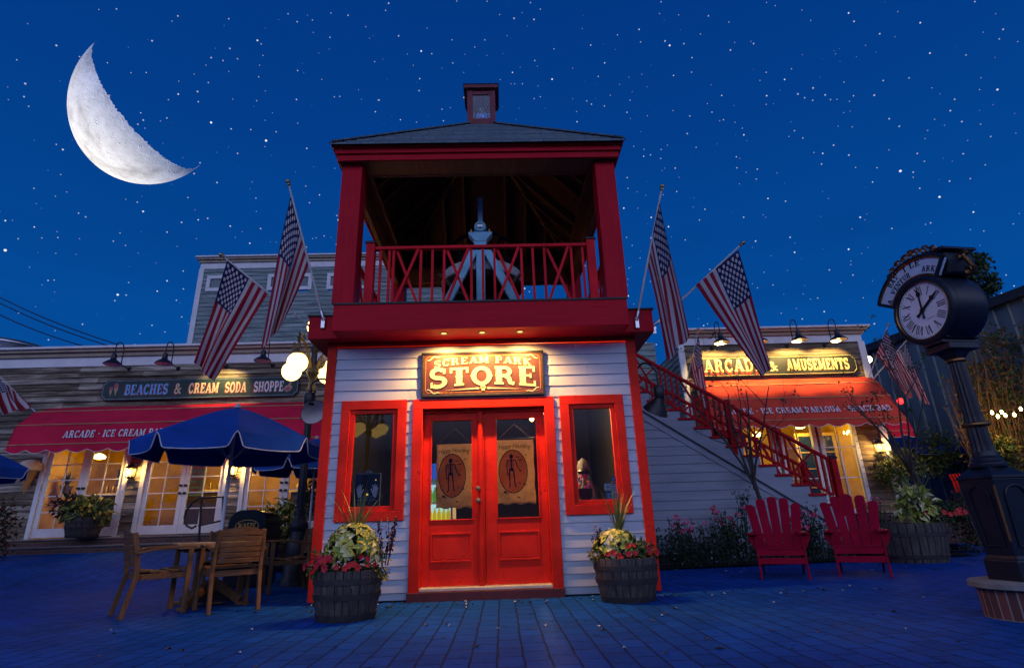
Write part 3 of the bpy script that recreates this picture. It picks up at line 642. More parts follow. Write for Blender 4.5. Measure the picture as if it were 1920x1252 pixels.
# ------------------------------------------------------------------ SCREAM PARK STORE sign
def store_sign():
    a = at(791.5, 662, -.055); b = at(1018, 657.5, -.055); c = at(790.5, 744.7, -.055)
    x0, x1 = a.x, b.x; z1 = (a.z+b.z)/2; z0 = (c.z+at(1020, 738.8, -.055).z)/2
    W = x1-x0; H = z1-z0; cx = (x0+x1)/2; y = -.060
    S = thing('store_sign', 'dark red wooden sign in yellow letters over the store doors', 'sign', (cx, y, z0))
    t = MT('stained_sign_board'); v = t.coord(scale=(14, 14, 1.2)); n = t.noise(v, 2, 6, .65)
    g = t.noise(t.coord(), 2.2, 3)
    cc = t.mix(t.math('MULTIPLY', g, .9), t.ramp(n, [(.3, (.016, .002, .0015)), (.7, (.045, .005, .0025))]), (.085, .009, .003)); t.bump(n, .3, .004); bm_ = t.fin(cc, .5)
    mb = MB(); k = .012; mb.prism([(k, 0), (W-k, 0), (W, k), (W, H-k), (W-k, H), (k, H), (0, H-k), (0, k)], (x0, y+.028, z0), (1, 0, 0), (0, 0, 1), (0, -.028, 0)); mb.build('board', [bm_], S)
    dk = paint('dark_sign_rim', (.012, .012, .014), .5, 20, .5); mb = MB(); frame(mb, x0-.004, x1+.004, z0-.004, z1+.004, y-.010, y+.026, .030); mb.build('rim', dk, S, bevel=.004)
    gold = paint('antique_gold', (.36, .14, .03), .45, 30, .5); cream = paint('cream_lettering', (.50, .42, .25), .5, 12, .18)
    mb = MB(); ins = .052; r = .05      # inner line with rounded corners
    ps = []
    for (qx, qz, a0) in ((W-ins-r, ins+r, -90), (W-ins-r, H-ins-r, 0), (ins+r, H-ins-r, 90), (ins+r, ins+r, 180)): ps += arc(qx, qz, r, r, a0, a0+90, 6)
    ps.append(ps[0]); L, R_ = strip(ps, .009); n_ = len(L)
    mb.add([(x0+p[0], y-.002, z0+p[1]) for p in L]+[(x0+p[0], y-.002, z0+p[1]) for p in R_], [(i, i+1, n_+i+1, n_+i) for i in range(n_-1)]); mb.build('border_line', gold, S, solid=.003)
    for txt, zc, hh, wd, rise, fat, spc in (('SCREAM PARK', .762, .125, .80, .055, 1.05, .10), ('STORE', .275, .300, .88, .048, 1.18, .05)):
        Lw = W*wd; xa = x0+(W-Lw)/2; h_ = H*hh*1.25 if txt != 'STORE' else H*hh*1.30; wx = Lw/(h_*text_w(txt, spc)); zb = z0+H*zc-.012
        for nm, mat_, ox, oz, dep, ft in (('letter_shadow', dk, .007, -.008, .003, fat*1.12), ('lettering', cream, 0, 0, .006, fat)):
            mb = MB()
            def pl(x, yy, z, _=0):
                u = (x/Lw)*2-1; rs = -rise*u*u
                sc2 = 1+(.18*u*u if txt == 'STORE' else 0)
                return Vector((xa+x+ox, y-.0015-z, zb+rs+yy*sc2+oz))
            letters(mb, txt, pl, h_, 0, spc, wx, d=dep, fat=ft)
            if txt == 'STORE':     # spurs on the stems
                xx = 0
                for ch in txt:
                    gw = GL[ch][0]; sx = {'T': .42, 'R': .22, 'E': .22}.get(ch)
                    if sx:
                        for sgn in (-1, 1):
                            cxs = xx+sx*wx*h_+sgn*.10*wx*h_*fat; q = [(0, .07), (sgn*.05, 0), (0, -.07)]
                            if sgn > 0 and ch != 'T': continue
                            mb.add([pl(cxs+p[0]*h_, (.5+p[1])*h_, dep+.001) for p in q], [(0, 1, 2)])
                    if ch == 'O':
                        for sgn in (-1, 1):
                            cxs = xx+.44*wx*h_+sgn*.40*wx*h_
                            mb.add([pl(cxs+p[0]*h_, (.5+p[1])*h_, dep+.001) for p in [(0, .09), (sgn*.08, 0), (0, -.09)]], [(0, 1, 2)])
                    xx += (gw+spc)*wx*h_
            mb.build(nm, mat_, S)
    # skull with two bars, scrolls in the corners
    mb = MB(); zk = z0+.098; yk = y-.004
    mb.prism(arc(0, .012, .033, .034, -25, 205, 16)+[(-.020, -.012), (-.018, -.032), (.018, -.032), (.020, -.012)], (cx, yk, zk), (1, 0, 0), (0, 0, 1), (0, -.008, 0)); sk = mb.build('skull', cream, S)
    mb = MB()
    for s_ in (-1, 1): mb.prism(arc(s_*.013, .008, .009, .010, 0, 360, 10)[:-1], (cx, yk-.0085, zk), (1, 0, 0), (0, 0, 1), (0, -.001, 0))
    mb.prism([(0, -.004), (.005, -.014), (-.005, -.014)], (cx, yk-.0085, zk), (1, 0, 0), (0, 0, 1), (0, -.001, 0)); mb.build('eye_socket', dk, sk)
    for s_ in (-1, 1):
        mb = MB(); mb.prism([(s_*.05, .008), (s_*.075, .012), (s_*.09, .008), (s_*.50, -.022), (s_*.09, -.010), (s_*.075, -.014), (s_*.05, -.010)], (cx, yk, zk), (1, 0, 0), (0, 0, 1), (0, -.006, 0)); mb.build('bar_ornament', cream, S)
        for zz, sg in ((z0+.085, 1), (z1-.095, -1)):
            mb = MB(); ps = []
            for k_ in range(16):
                tt = k_/15; ps.append((s_*(-.0+.16*tt), sg*(.05*(1-tt)**1.5-.045+.012*sin(tt*9))))
            L, R_ = strip([(cx+s_*(-W/2+.075)+0*p[0]+s_*p[0]*s_*1.0, zz+p[1]) for p in ps], .014); n_ = len(L)
            mb.add([(p[0], yk-.002, p[1]) for p in L]+[(p[0], yk-.002, p[1]) for p in R_], [(i, i+1, n_+i+1, n_+i) for i in range(n_-1)]); mb.build('scroll', cream, S, solid=.004)
store_sign()
# ------------------------------------------------------------------ the two cloth banners behind the door panes
BAN = []
def banner(x0, x1, z0, z1, label, seed):
    y = .165; rnd = random.Random(seed)
    B = thing('banner', label, 'banner', ((x0+x1)/2, y, z0), 'skeleton banners in the doors')
    t = MT('old_parchment_cloth'); n = t.noise(t.coord(), 3.2, 7, .7); n2 = t.noise(t.coord(), 12, 4)
    c = t.ramp(n, [(.28, (.26, .17, .07)), (.48, (.62, .44, .20)), (.7, (.80, .62, .34))]); t.bump(n2, .4, .006)
    t.b.inputs['Subsurface Weight'].default_value = 0; cm_ = t.fin(c, .85, spec=.1); tl = t.N('ShaderNodeBsdfTranslucent'); t.l.new(c, tl.inputs[0]); mx = t.N('ShaderNodeMixShader'); mx.inputs[0].default_value = .6; t.l.new(t.b.outputs[0], mx.inputs[1]); t.l.new(tl.outputs[0], mx.inputs[2]); t.l.new(mx.outputs[0], t.o.inputs[0])
    mb = MB(); rows = []
    for j in range(25):
        z = z0+(z1-z0)*j/24; rows.append([Vector((x0+(x1-x0)*i/16+.004*sin(j*.7), y+.006*sin(i*.9+j*.25+seed)*(1-j/30), z+(.01*sin(i*1.1) if j == 0 else 0))) for i in range(17)])
    mb.sheet(rows); mb.build('cloth', cm_, B, smooth=True, solid=.003)
    ink = paint('black_ink', (.012, .010, .009), .8, 20, .3); ot = MT('rust_orange_print'); on_ = ot.noise(ot.coord(), 8, 4); oc = ot.ramp(on_, [(.3, (.66, .20, .03)), (.7, (.88, .34, .06))]); ot.fin(oc, .8, spec=.1); tl2 = ot.N('ShaderNodeBsdfTranslucent'); ot.l.new(oc, tl2.inputs[0]); mx2 = ot.N('ShaderNodeMixShader'); mx2.inputs[0].default_value = .6; ot.l.new(ot.b.outputs[0], mx2.inputs[1]); ot.l.new(tl2.outputs[0], mx2.inputs[2]); ot.l.new(mx2.outputs[0], ot.o.inputs[0]); org = ot.m
    mb = MB(); cx, cz = x0+(x1-x0)*.44, z0+(z1-z0)*.50; rx, rz = (x1-x0)*.37, (z1-z0)*.335; yy = y-.012
    mb.add([(cx, yy, cz)]+[(cx+rx*cos(a), yy, cz+rz*sin(a)) for a in [k*2*pi/40 for k in range(40)]], [(0, k+1, (k+1) % 40+1) for k in range(40)]); mb.build('oval', org, B)
    mb = MB(); mb.tube([(cx+rx*cos(a), yy-.002, cz+rz*sin(a)) for a in [k*2*pi/40 for k in range(41)]], .006, 6); mb.build('oval_border', ink, B)
    # the skeleton print
    mb = MB(); y2 = yy-.004; u = rz/10
    def ln(p, q, w): L, R_ = strip([p, q], w*u); mb.add([(cx+x*1, y2-rnd.uniform(0, .0015), cz+z*1) for x, z in (L[0], L[1], R_[1], R_[0])], [(0, 1, 2, 3)])
    P = lambda x, z: (x*u-.02, z*u)
    mb.add([(cx-.02+p[0]*u, y2, cz+(p[1]+6.9)*u) for p in arc(0, 0, .95, 1.15, 0, 360, 14)[:-1]], [tuple(range(14))])
    for a, b, w in (((0, 5.8), (0, 1), .5), ((-1.9, 5.1), (1.9, 5.1), .4), ((-1.9, 5.1), (-2.2, 2.2), .5), ((-2.2, 2.2), (-1.9, -.8), .45), ((-1.9, -.8), (-1.6, -1.9), .6), ((1.9, 5.1), (2.7, 2.4), .5), ((2.7, 2.4), (3.9, .4), .45), ((3.9, .4), (4.4, -.2), .7),
                    ((-.9, .4), (-1.0, -3.4), .6), ((-1.0, -3.4), (-.9, -7), .5), ((-.9, -7), (-1.7, -7.6), .5), ((.9, .4), (1.3, -3.4), .6), ((1.3, -3.4), (1.5, -6.6), .5), ((1.5, -6.6), (2.2, -7.2), .5), ((-1.1, .9), (1.1, .9), .7), ((-1.1, .3), (1.1, .3), .5)): ln(P(*a), P(*b), w)
    for k in range(6):
        z = 4.7-k*.6; w_ = 1.35-.09*abs(k-2); ln(P(-w_, z-.2), P(0, z), .22); ln(P(0, z), P(w_, z-.2), .22)
    for (bx, bz, s_) in ((2.2, 6.6, 1), (3.4, 5.1, 1.1)):          # bats
        mb.add([(cx+(bx+p[0]*s_)*u, y2, cz+(bz+p[1]*s_)*u) for p in ((-1.1, .3), (-.4, .1), (0, .3), (.4, .1), (1.1, .3), (.5, -.3), (0, -.1), (-.5, -.3))], [(0, 1, 7), (1, 2, 6, 7), (2, 3, 5, 6), (3, 4, 5)])
    for (sx, sz, s_) in ((3.0, -5.6, .5), (6.1, 7.6, .5), (5.2, -6.2, .7), (-4.0, -9.6, 1.0), (2.2, -12, .6)):   # spiders, ravens
        mb.add([(cx+(sx+p[0]*s_)*u, y2, cz+(sz+p[1]*s_)*u) for p in arc(0, 0, .7, .55, 0, 360, 8)[:-1]], [tuple(range(8))])
        for k in range(4): a = .5+k*.7; mb.add([(cx+(sx+q[0]*s_)*u, y2-.001, cz+(sz+q[1]*s_)*u) for q in ((-1.5*cos(a-1.5), 1.2*sin(a-.9)), (1.5*cos(a-1.5), -1.2*sin(a-.9)), (1.5*cos(a-1.5)+.2, -1.2*sin(a-.9)+.12))], [(0, 1, 2)])
    mb.build('skeleton_print', ink, B)
    cu_ = bpy.data.curves.new('t', 'FONT'); cu_.body = 'Happy Haunting'; cu_.size = .082; cu_.shear = .35; cu_.space_character = .92
    to = bpy.data.objects.new('t', cu_); COL.objects.link(to); bpy.context.view_layer.update()
    me = to.to_mesh(); vs = [Vector(v.co) for v in me.vertices]; fs = [tuple(p.vertices) for p in me.polygons]; to.to_mesh_clear(); bpy.data.objects.remove(to); bpy.data.curves.remove(cu_)
    wx = max(v.x for v in vs); kx = (x1-x0)*.88/wx; mb = MB()
    mb.add([(x0+(x1-x0)*.05+v.x*kx, yy-.003, z1-.125+v.y+.018*sin(v.x*kx/(x1-x0)*pi)) for v in vs], fs); mb.build('lettering', ink, B)
    mb = MB(); mb.tube([(x0-.03, y-.002, z1+.012), (x1+.03, y-.002, z1+.012)], .012, 8); mb.build('hanging_rod', M['rough_black'], B, smooth=True)
    xm = (x0+x1)/2; mb = MB()
    for s_ in (-1, 1): mb.tube([(xm+s_*(x1-x0)*.42, y, z1+.02), (xm, y, z1+.20)], .003, 5)
    mb.build('hanging_cord', M['brass'], B)
y_ = .165
banner(at(818, 900, y_).x, at(886, 900, y_).x, at(850, 952, y_).z, at(850, 832, y_).z, 'old brown skeleton banner behind the left door pane by the cooler', 1)
banner(at(931, 900, y_).x, at(1003, 900, y_).x, at(965, 944, y_).z, at(965, 824, y_).z, 'old brown skeleton banner hanging behind the right door pane', 2)
# ------------------------------------------------------------------ things inside the store seen through the glass
def cooler():
    x0, x1 = at(806, 900, .9).x, at(849, 900, .9).x; z1 = at(830, 868, .9).z; C0 = thing('drinks_cooler', 'lit glass front drinks cooler glowing inside the left door', 'cooler', ((x0+x1)/2, 1.1, .07))
    x0 -= .22
    mb = MB(); mb.box((x0, .92, .07), (x1, 1.5, .12)); mb.box((x0, .92, z1-.03), (x1, 1.5, z1)); mb.box((x0, .92, .12), (x0+.03, 1.5, z1-.03)); mb.box((x1-.03, .92, .12), (x1, 1.5, z1-.03)); mb.box((x0+.03, 1.47, .12), (x1-.03, 1.5, z1-.03))
    mb.build('cabinet', paint('cooler_white', (.6, .65, .68), .4), C0)
    mb = MB(); mb.box((x0+.03, 1.44, .15), (x1-.03, 1.465, z1-.25)); mb.build('light_panel', emit('cooler_light', (.55, .9, 1), .75), C0)
    mb = MB(); mb.box((x0, .895, z1-.21), (x1, .918, z1-.002)); hd = mb.build('header', emit('cooler_header', (.02, .16, .8), .55), C0)
    mb = MB(); cxx = x1-.035; Mx = Matrix.Rotation(pi/2, 4, 'X'); cc = at(835, 873, .89)
    mb.prism(arc(0, 0, .042, .042, 0, 180, 12), (cc.x, .893, cc.z), (1, 0, 0), (0, 0, 1), (0, -.006, 0)); mb.build('logo_top', emit('logo_red', (.8, .02, .03), .9), hd)
    mb = MB(); mb.prism(arc(0, 0, .042, .042, 180, 360, 12), (cc.x, .893, cc.z-.010), (1, 0, 0), (0, 0, 1), (0, -.006, 0)); mb.build('logo_bottom', emit('logo_blue', (.02, .08, .7), .9), hd)
    mb = MB(); mb.box((cc.x-.042, .886, cc.z-.010), (cc.x+.042, .892, cc.z)); mb.build('logo_band', emit('logo_white', (.9, .9, .9), .9), hd)
    mats = [emit('glow_bottle_green', (.20, .62, .10), .35), emit('glow_bottle_yellow', (.8, .75, .05), .5), emit('glow_bottle_teal', (.02, .4, .35), .4), paint('bottle_dark', (.03, .05, .06), .3), emit('glow_bottle_clear', (.5, .85, .9), .7)]  # bottles emit by themselves, standing in for the cooler light on them
    for k, z in enumerate((.20, .52, .84, 1.12)):
        if z > z1-.5: break
        mb = MB(); mb.box((x0+.03, 1.0, z-.015), (x1-.03, 1.43, z)); mb.build('shelf', paint('shelf_white', (.7, .75, .78), .4), C0)
        mb = MB(); n = 7
        for i in range(n):
            xx = x0+.08+(x1-x0-.16)*i/(n-1); mb.lathe([(.030, 0), (.032, .10), (.028, .14), (.012, .18), (.012, .205)], (xx, 1.12, z+.002), 10)
        mb.build('bottle_row', mats[[4, 3, 1, 0][k % 4]], C0, smooth=True)
cooler()
def crystal_poster():
    y = .10; a = at(664, 950, y); b = at(713, 888, y); W = b.x-a.x; H = b.z-a.z; P = thing('poster_board', 'framed fortune teller poster with two pale hands in left window', 'poster', (a.x+W/2, y, a.z))
    mb = MB(); mb.box((a.x, y, a.z), (b.x, y+.01, b.z)); mb.build('board', paint('night_blue_print', (.010, .016, .035), .6, 12, .6), P)
    gm = paint('pewter_frame', (.16, .16, .16), .5, 20, .3); mb = MB(); frame(mb, a.x-.012, b.x+.012, a.z-.012, b.z+.012, y-.008, y+.012, .013)
    mb.prism(arc(0, 0, .055, .035, 0, 180, 10), (a.x+W/2, y-.006, b.z+.012), (1, 0, 0), (0, 0, 1), (0, .012, 0)); mb.build('frame', gm, P, bevel=.003)
    hm = paint('pale_hand_print', (.46, .50, .50), .7, 12, .2)
    for s_, cx_ in ((-1, .20), (1, .80)):
        mb = MB(); k = W*.13; pl = [(-.5, -2.2), (.25, -2.1), (.75, -.9), (1.3, .3), (1.05, .55), (.5, -.15), (.55, .9), (.95, 1.5), (.7, 1.65), (.2, 1.05), (.1, 1.9), (-.15, 1.9), (-.25, .95), (-.55, 1.6), (-.8, 1.5), (-.7, .5), (-1.0, .9), (-1.15, .7), (-.95, -.4)]
        mb.prism([(-s_*p[0]*k, p[1]*k) for p in pl], (a.x+W*cx_, y-.001, a.z+H*.50), (1, 0, 0), (0, 0, 1), (0, -.002, 0)); mb.build('hand_print', hm, P)
    mb = MB(); fit_text(mb, 'CRYSTAL BALL', (a.x+W*.12, y-.001, a.z+H*.17), (1, 0, 0), (0, 0, 1), (0, -1, 0), W*.76, H*.075, d=.002); mb.build('lettering', paint('blue_print', (.14, .20, .30), .7), P)
    mb = MB(); cx_, cz_ = a.x+W*.5, a.z+H*.36
    mb.prism([(-.012, -.006), (.012, -.006), (.014, .008), (.004, .016), (-.006, .012), (-.014, .006)], (cx_, y-.002, cz_), (1, 0, 0), (0, 0, 1), (0, -.003, 0)); mb.prism([(-.008, 0), (.008, 0), (0, .016)], (a.x+W*.83, y-.002, a.z+H*.80), (1, 0, 0), (0, 0, 1), (0, -.003, 0)); mb.build('glowing_star', emit('amber_glow', (1, .6, .08), 1.2), P)
    mb = MB(); L, R_ = strip(arc(0, 0, .055, .018, 170, 370, 12), .006); n_ = len(L); mb.add([(cx_+p[0], y-.002, cz_-.01+p[1]) for p in L]+[(cx_+p[0], y-.002, cz_-.01+p[1]) for p in R_], [(i, i+1, n_+i+1, n_+i) for i in range(n_-1)]); mb.build('swirl_print', paint('swirl_blue', (.08, .2, .35), .7), P)
crystal_poster()
def window_bits():
    y = .016; a = at(1133, 936, y)
    cols = [(.55, .62, .66), (.10, .22, .55), (.6, .12, .05), (.55, .6, .62)]
    wh = paint('card_white', (.55, .60, .62), .5); bl = paint('card_blue', (.04, .12, .40), .5); rd = paint('card_red', (.5, .06, .03), .5); og = paint('card_amber', (.6, .35, .03), .5)
    rnd = random.Random(1)
    for (px0, py0, px1, py1, base, ink, lab) in ((1147, 893, 1156, 901, bl, wh, 'blue payment sticker, topmost in the right window corner'), (1147, 902, 1156, 908, wh, rd, 'white sticker with red and amber discs in right window'), (1147, 909, 1157, 919, wh, bl, 'white sticker with blue bar low in right window'), (1148, 920, 1158, 936, wh, bl, 'tall white sticker in the lower corner of right window'),
                                     (1134, 906, 1146, 919, wh, bl, 'pale notice card stuck inside the right window'), (1137, 921, 1148, 936, bl, wh, 'dark blue notice card at foot of right window')):
        p = at(px0, py1, y); q = at(px1, py0, y); T = thing('sticker', lab, 'sticker', ((p.x+q.x)/2, y, p.z), 'stickers in the right window')
        mb = MB(); mb.box((p.x, y, p.z), (q.x, y+.003, q.z)); mb.build('card', base, T)
        w_, h_ = q.x-p.x, q.z-p.z; mb = MB()
        if ink is rd:
            mb.prism(arc(w_*.38, h_*.5, h_*.35, h_*.35, 0, 360, 12)[:-1], (p.x, y-.001, p.z), (1, 0, 0), (0, 0, 1), (0, -.001, 0)); mb.prism(arc(w_*.62, h_*.5, h_*.35, h_*.35, 0, 360, 12)[:-1], (p.x, y-.0025, p.z), (1, 0, 0), (0, 0, 1), (0, -.001, 0))
        else:
            for k in range(3): mb.box((p.x+w_*.2, y-.002, p.z+h_*(.2+.22*k)), (p.x+w_*rnd.uniform(.6, .85), y-.001, p.z+h_*(.30+.22*k)))
        mb.build('print', ink, T)
    # gumball machine and a draped figure inside
    p = at(1098, 934, .5); G = thing('candy_machine', 'round candy machine of bright sweets inside the right window', 'candy machine', (p.x, .5, .07))
    mb = MB(); mb.lathe([(.13, 0), (.13, .03), (.05, .07), (.045, p.z-.12), (.09, p.z-.04), (.10, p.z+.05)], (p.x, .5, .07), 20); mb.build('pedestal', M['black'], G, smooth=True)
    rn = random.Random(5); bc = [(.7, .05, .3), (.7, .6, .05), (.05, .4, .6), (.6, .1, .5), (.1, .5, .1)]
    z_ = p.z+.16; ms = [paint('sweet', c_, .3) for c_ in bc]; mb = MB()
    for k in range(46):
        a1, a2 = rn.uniform(0, 6.28), rn.uniform(-1.5, 1.5); c = Vector((.085*cos(a1)*cos(a2), .085*sin(a1)*cos(a2), .085*sin(a2))); mb.lathe([(0, -.018), (.013, -.012), (.018, 0), (.013, .012), (0, .018)], (p.x+c.x, .5+c.y, z_+.05+c.z), 8, mi=k % 5)
    mb.build('sweets', ms, G, smooth=True)
    mb = MB(); mb.lathe([(.07, 0), (.085, .03), (.05, .07), (.0, .09)], (p.x, .5, z_+.15), 16); mb.build('lid', M['black'], G, smooth=True)
    p = at(1095, 890, 1.0); F = thing('draped_figure', 'pale draped ghost figure standing inside the right window', 'ghost figure', (p.x, 1.05, .07))
    mb = MB(); mb.lathe([(.26, 0), (.24, .4), (.20, .9), (.19, 1.15), (.10, 1.32), (.105, 1.42), (.07, 1.55), (0, 1.60)], (p.x, 1.05, .07), 14, flute=.10); mb.build('sheet', fabric('ghost_cloth', (.16, .17, .18)), F, smooth=True)
    # small warm wall lights inside
    for k, (px, py, Y, lab) in enumerate(((1131, 803, 3.2, 'warm wall bulb on the left of a pair inside right window'), (1140, 803, 3.2, 'warm wall bulb on the right of a pair inside right window'), (997, 784, 1.2, 'bright bare bulb glowing behind the top of the right door'))):
        q = at(px, py, Y); T = thing('light_bulb', lab, 'light bulb', tuple(q))
        mb = MB(); mb.lathe([(0, -.05), (.025, -.035), (.036, 0), (.022, .035), (.014, .05)], q, 14); mb.build('glass_bulb', emit('warm_bulb', (1, .55, .12), 14 if k == 2 else 5), T, smooth=True)
        mb = MB(); mb.lathe([(.016, .05), (.016, .09)], q, 10); mb.tube([q+Vector((0, 0, .09)), q+Vector((0, 0, .3 if k == 2 else .14)), q+Vector((0, .02 if k < 2 else 0, .31 if k == 2 else .2))], .004, 6); mb.build('socket', M['brass'], T)
    q = at(997, 784, 1.2); lamp('POINT', (q.x, q.y-.06, q.z), 300, (1, .6, .22), None, .04)
window_bits()
# ------------------------------------------------------------------ flags
def flagmat():
    t = MT('flag_cloth'); uv = t.N('ShaderNodeUVMap'); uv.uv_map = 'uv'; sp = t.N('ShaderNodeSeparateXYZ'); t.l.new(uv.outputs[0], sp.inputs[0]); u, v = sp.outputs[0], sp.outputs[1]
    stripe = t.math('GREATER_THAN', t.math('MODULO', t.math('MULTIPLY', v, 13.0), 2.0), 1.0)
    red, wht, blu = (.30, .012, .030), (.50, .49, .49), (.010, .016, .075)
    c = t.mix(stripe, red, wht)
    can = t.math('MULTIPLY', t.math('LESS_THAN', u, .40), t.math('GREATER_THAN', v, 6/13))
    cx = t.math('MULTIPLY', u, 12/.40); cy = t.math('MULTIPLY', t.math('SUBTRACT', v, 6/13), 10/(7/13))
    ix = t.math('ROUND', cx); iy = t.math('ROUND', cy); par = t.math('LESS_THAN', t.math('MODULO', t.math('ADD', ix, iy), 2.0), .5)
    d = t.math('SQRT', t.math('ADD', t.math('POWER', t.math('MULTIPLY', t.math('SUBTRACT', cx, ix), .85), 2.0), t.math('POWER', t.math('SUBTRACT', cy, iy), 2.0)))
    inr = t.math('MULTIPLY', t.math('MULTIPLY', t.math('GREATER_THAN', ix, .5), t.math('LESS_THAN', ix, 11.5)), t.math('MULTIPLY', t.math('GREATER_THAN', iy, .5), t.math('LESS_THAN', iy, 9.5)))
    star = t.math('MULTIPLY', t.math('MULTIPLY', t.math('LESS_THAN', d, .46), par), inr)
    c = t.mix(can, c, t.mix(star, blu, wht)); n = t.noise(t.coord(), 220, 2); t.bump(n, .15, .002)
    t.b.inputs['Sheen Weight'].default_value = .1
    df = t.fin(c, .75, spec=.2)
    # thin cloth lets some light through
    tl = t.N('ShaderNodeBsdfTranslucent'); t.l.new(c, tl.inputs[0]); mx = t.N('ShaderNodeMixShader'); mx.inputs[0].default_value = .35
    t.l.new(t.b.outputs[0], mx.inputs[1]); t.l.new(tl.outputs[0], mx.inputs[2]); t.l.new(mx.outputs[0], t.o.inputs[0]); return df
FM = flagmat(); POLE = paint('flag_pole_paint', (.52, .50, .46), .45, 5, .15); GILT = paint('gilt_finial', (.45, .30, .12), .4, 10, .2, metal=1)
def flag(label, base, tip, TH, BH, TF, BF, fold=.05, waves=2.5, seed=0, bracket=True, r=.013, sag=.0, twist=0):
    base = Vector(base); tip = Vector(tip); F_ = thing('flag', label, 'flag', tuple(base), 'flags on the buildings')
    mb = MB(); mb.tube([base, tip], [r*1.15, r*.9], 10); mb.build('pole', POLE, F_, smooth=True)
    d = (tip-base).normalized(); q = d.to_track_quat('Z', 'Y').to_matrix().to_4x4()
    mb = MB(); mb.lathe([(r, 0), (r*1.9, .012), (r*1.2, .024), (r*1.1, .035), (r*2.1, .052), (r*2.3, .068), (r*1.6, .086), (0, .095)], tip, 12, M=q); mb.build('finial', GILT, F_, smooth=True)
    if bracket:
        mb = MB(); mb.lathe([(r*1.6, 0), (r*1.75, .12), (r*1.3, .13)], base-d*.02, 12, M=q); mb.box((base.x-.022, base.y-.004, base.z-.12), (base.x+.022, base.y+.03, base.z+.02)); mb.build('bracket', M['steel'], F_, smooth=True)
    TH, BH, TF, BF = map(Vector, (TH, BH, TF, BF)); rnd = random.Random(seed); nu, nv = 44, 26
    Nn = ((BH-TH).cross(TF-TH)).normalized(); rows = []; uv = []
    ph = rnd.uniform(0, 6)
    for i in range(nu+1):
        u = i/nu; row = []
        for j in range(nv+1):
            v = j/nv; a = TH.lerp(BH, v); b = TF.lerp(BF, v); p = a.lerp(b, u)
            p = p + Vector((0, 0, -sag*sin(pi*u)*(.3+.7*v)))
            amp = fold*(1-(1-u)**2)
            p = p + Nn*(amp*sin(v*2*pi*waves+ph+twist*u*3) + .35*amp*sin(v*2*pi*waves*1.9+u*4+ph)) + Nn*(.25*fold*sin(u*5+v*2+ph))
            row.append(p); uv.append((u, 1-v))
        rows.append(row)
    mb = MB(); mb.sheet(rows); mb.uv = uv; mb.build('cloth', FM, F_, smooth=True)
    return F_
P = at
flag('upright flag on the left front ledge of the store, furled and drooping', P(606, 598, -.26), P(542, 349, -.75), P(546, 365, -.73), P(579, 497, -.46), P(489, 655, -.62), P(527, 612, -.40), .085, 1.6, 1, twist=.6)
flag('flag leaning far left over the soda shop sign, stripes spread', P(601, 628, .25), P(421, 483, -.10), P(426, 489, -.10), P(501, 551, .05), P(367, 680, .15), P(398, 716, .20), .07, 1.5, 2, bracket=True)
flag('upright flag on the right front ledge of the store, hanging blurred', P(1194, 598, -.26), P(1240, 358, -.75), P(1238, 380, -.73), P(1213, 492, -.46), P(1293, 630, -.55), P(1252, 676, -.35), .085, 1.6, 3, twist=.5)
flag('big flag leaning right against the sky over the arcade sign', P(1226, 610, .25), P(1387, 461, -.10), P(1384, 469, -.10), P(1305, 534, .05), P(1445, 692, .15), P(1426, 706, .22), .05, 1.3, 4)
flag('flag blowing at the far left edge above the awning', P(66, 772, 6.9), P(-60, 645, 5.9), P(-34, 690, 6.05), P(38, 742, 6.6), P(-10, 778, 6.1), P(58, 766, 6.4), .09, 2.2, 5)
flag('narrow furled flag at the left end of the arcade sign', P(1284, 735, 6.9), P(1308, 621, 6.2), P(1308, 628, 6.25), P(1297, 690, 6.6), P(1330, 772, 6.3), P(1312, 742, 6.5), .06, 1.6, 6)
flag('flag in front on the right corner of the arcade, stripes lit orange', P(1627, 714, 6.95), P(1664, 612, 6.1), P(1663, 617, 6.12), P(1643, 664, 6.5), P(1712, 742, 6.3), P(1703, 748, 6.5), .05, 1.4, 7)
flag('flag behind on the right corner of the arcade, nearest the clock', P(1632, 716, 7.05), P(1699, 639, 6.6), P(1697, 643, 6.62), P(1676, 667, 6.75), P(1743, 760, 6.7), P(1722, 748, 6.8), .05, 1.3, 8)
# ------------------------------------------------------------------ leaves and flowers
LG = [leafmat('leaf_mid', (.022, .055, .012), (.05, .11, .022)), leafmat('leaf_dark', (.010, .028, .010), (.025, .055, .016))]
LY = [leafmat('leaf_chartreuse', (.34, .36, .05), (.56, .52, .10)), leafmat('leaf_cream', (.55, .52, .22), (.70, .66, .36)), leafmat('leaf_lime', (.18, .24, .03), (.30, .36, .05))]
LP = [leafmat('leaf_purple', (.035, .008, .016), (.08, .018, .03))]
FR = [leafmat('petal_red', (.46, .008, .010), (.62, .02, .018)), leafmat('petal_crimson', (.30, .006, .02), (.5, .012, .03))]
FPK = [leafmat('petal_pink', (.48, .05, .16), (.6, .10, .22)), leafmat('petal_rose', (.40, .012, .05), (.55, .03, .08))]
BARK = wood('bark', (.035, .030, .026), (.10, .085, .07), 'z', .85, .6, .5)
STEM = paint('green_stem', (.03, .05, .015), .7, 10, .3)
def leaf(mb, p, d, n, L, W, mi=0, curl=.25):      # pointed leaf folded along its rib
    d = d.normalized(); s = d.cross(n)
    if s.length < 1e-4: s = d.orthogonal()
    s.normalize(); n = s.cross(d)
    t = p+d*L-n*L*curl; m_ = p+d*L*.45
    mb.add([p, m_+s*W*.5+n*W*.15, t, m_-s*W*.5+n*W*.15, m_-n*L*curl*.15], [(0, 1, 4), (1, 2, 4), (2, 3, 4), (3, 0, 4)], mi)
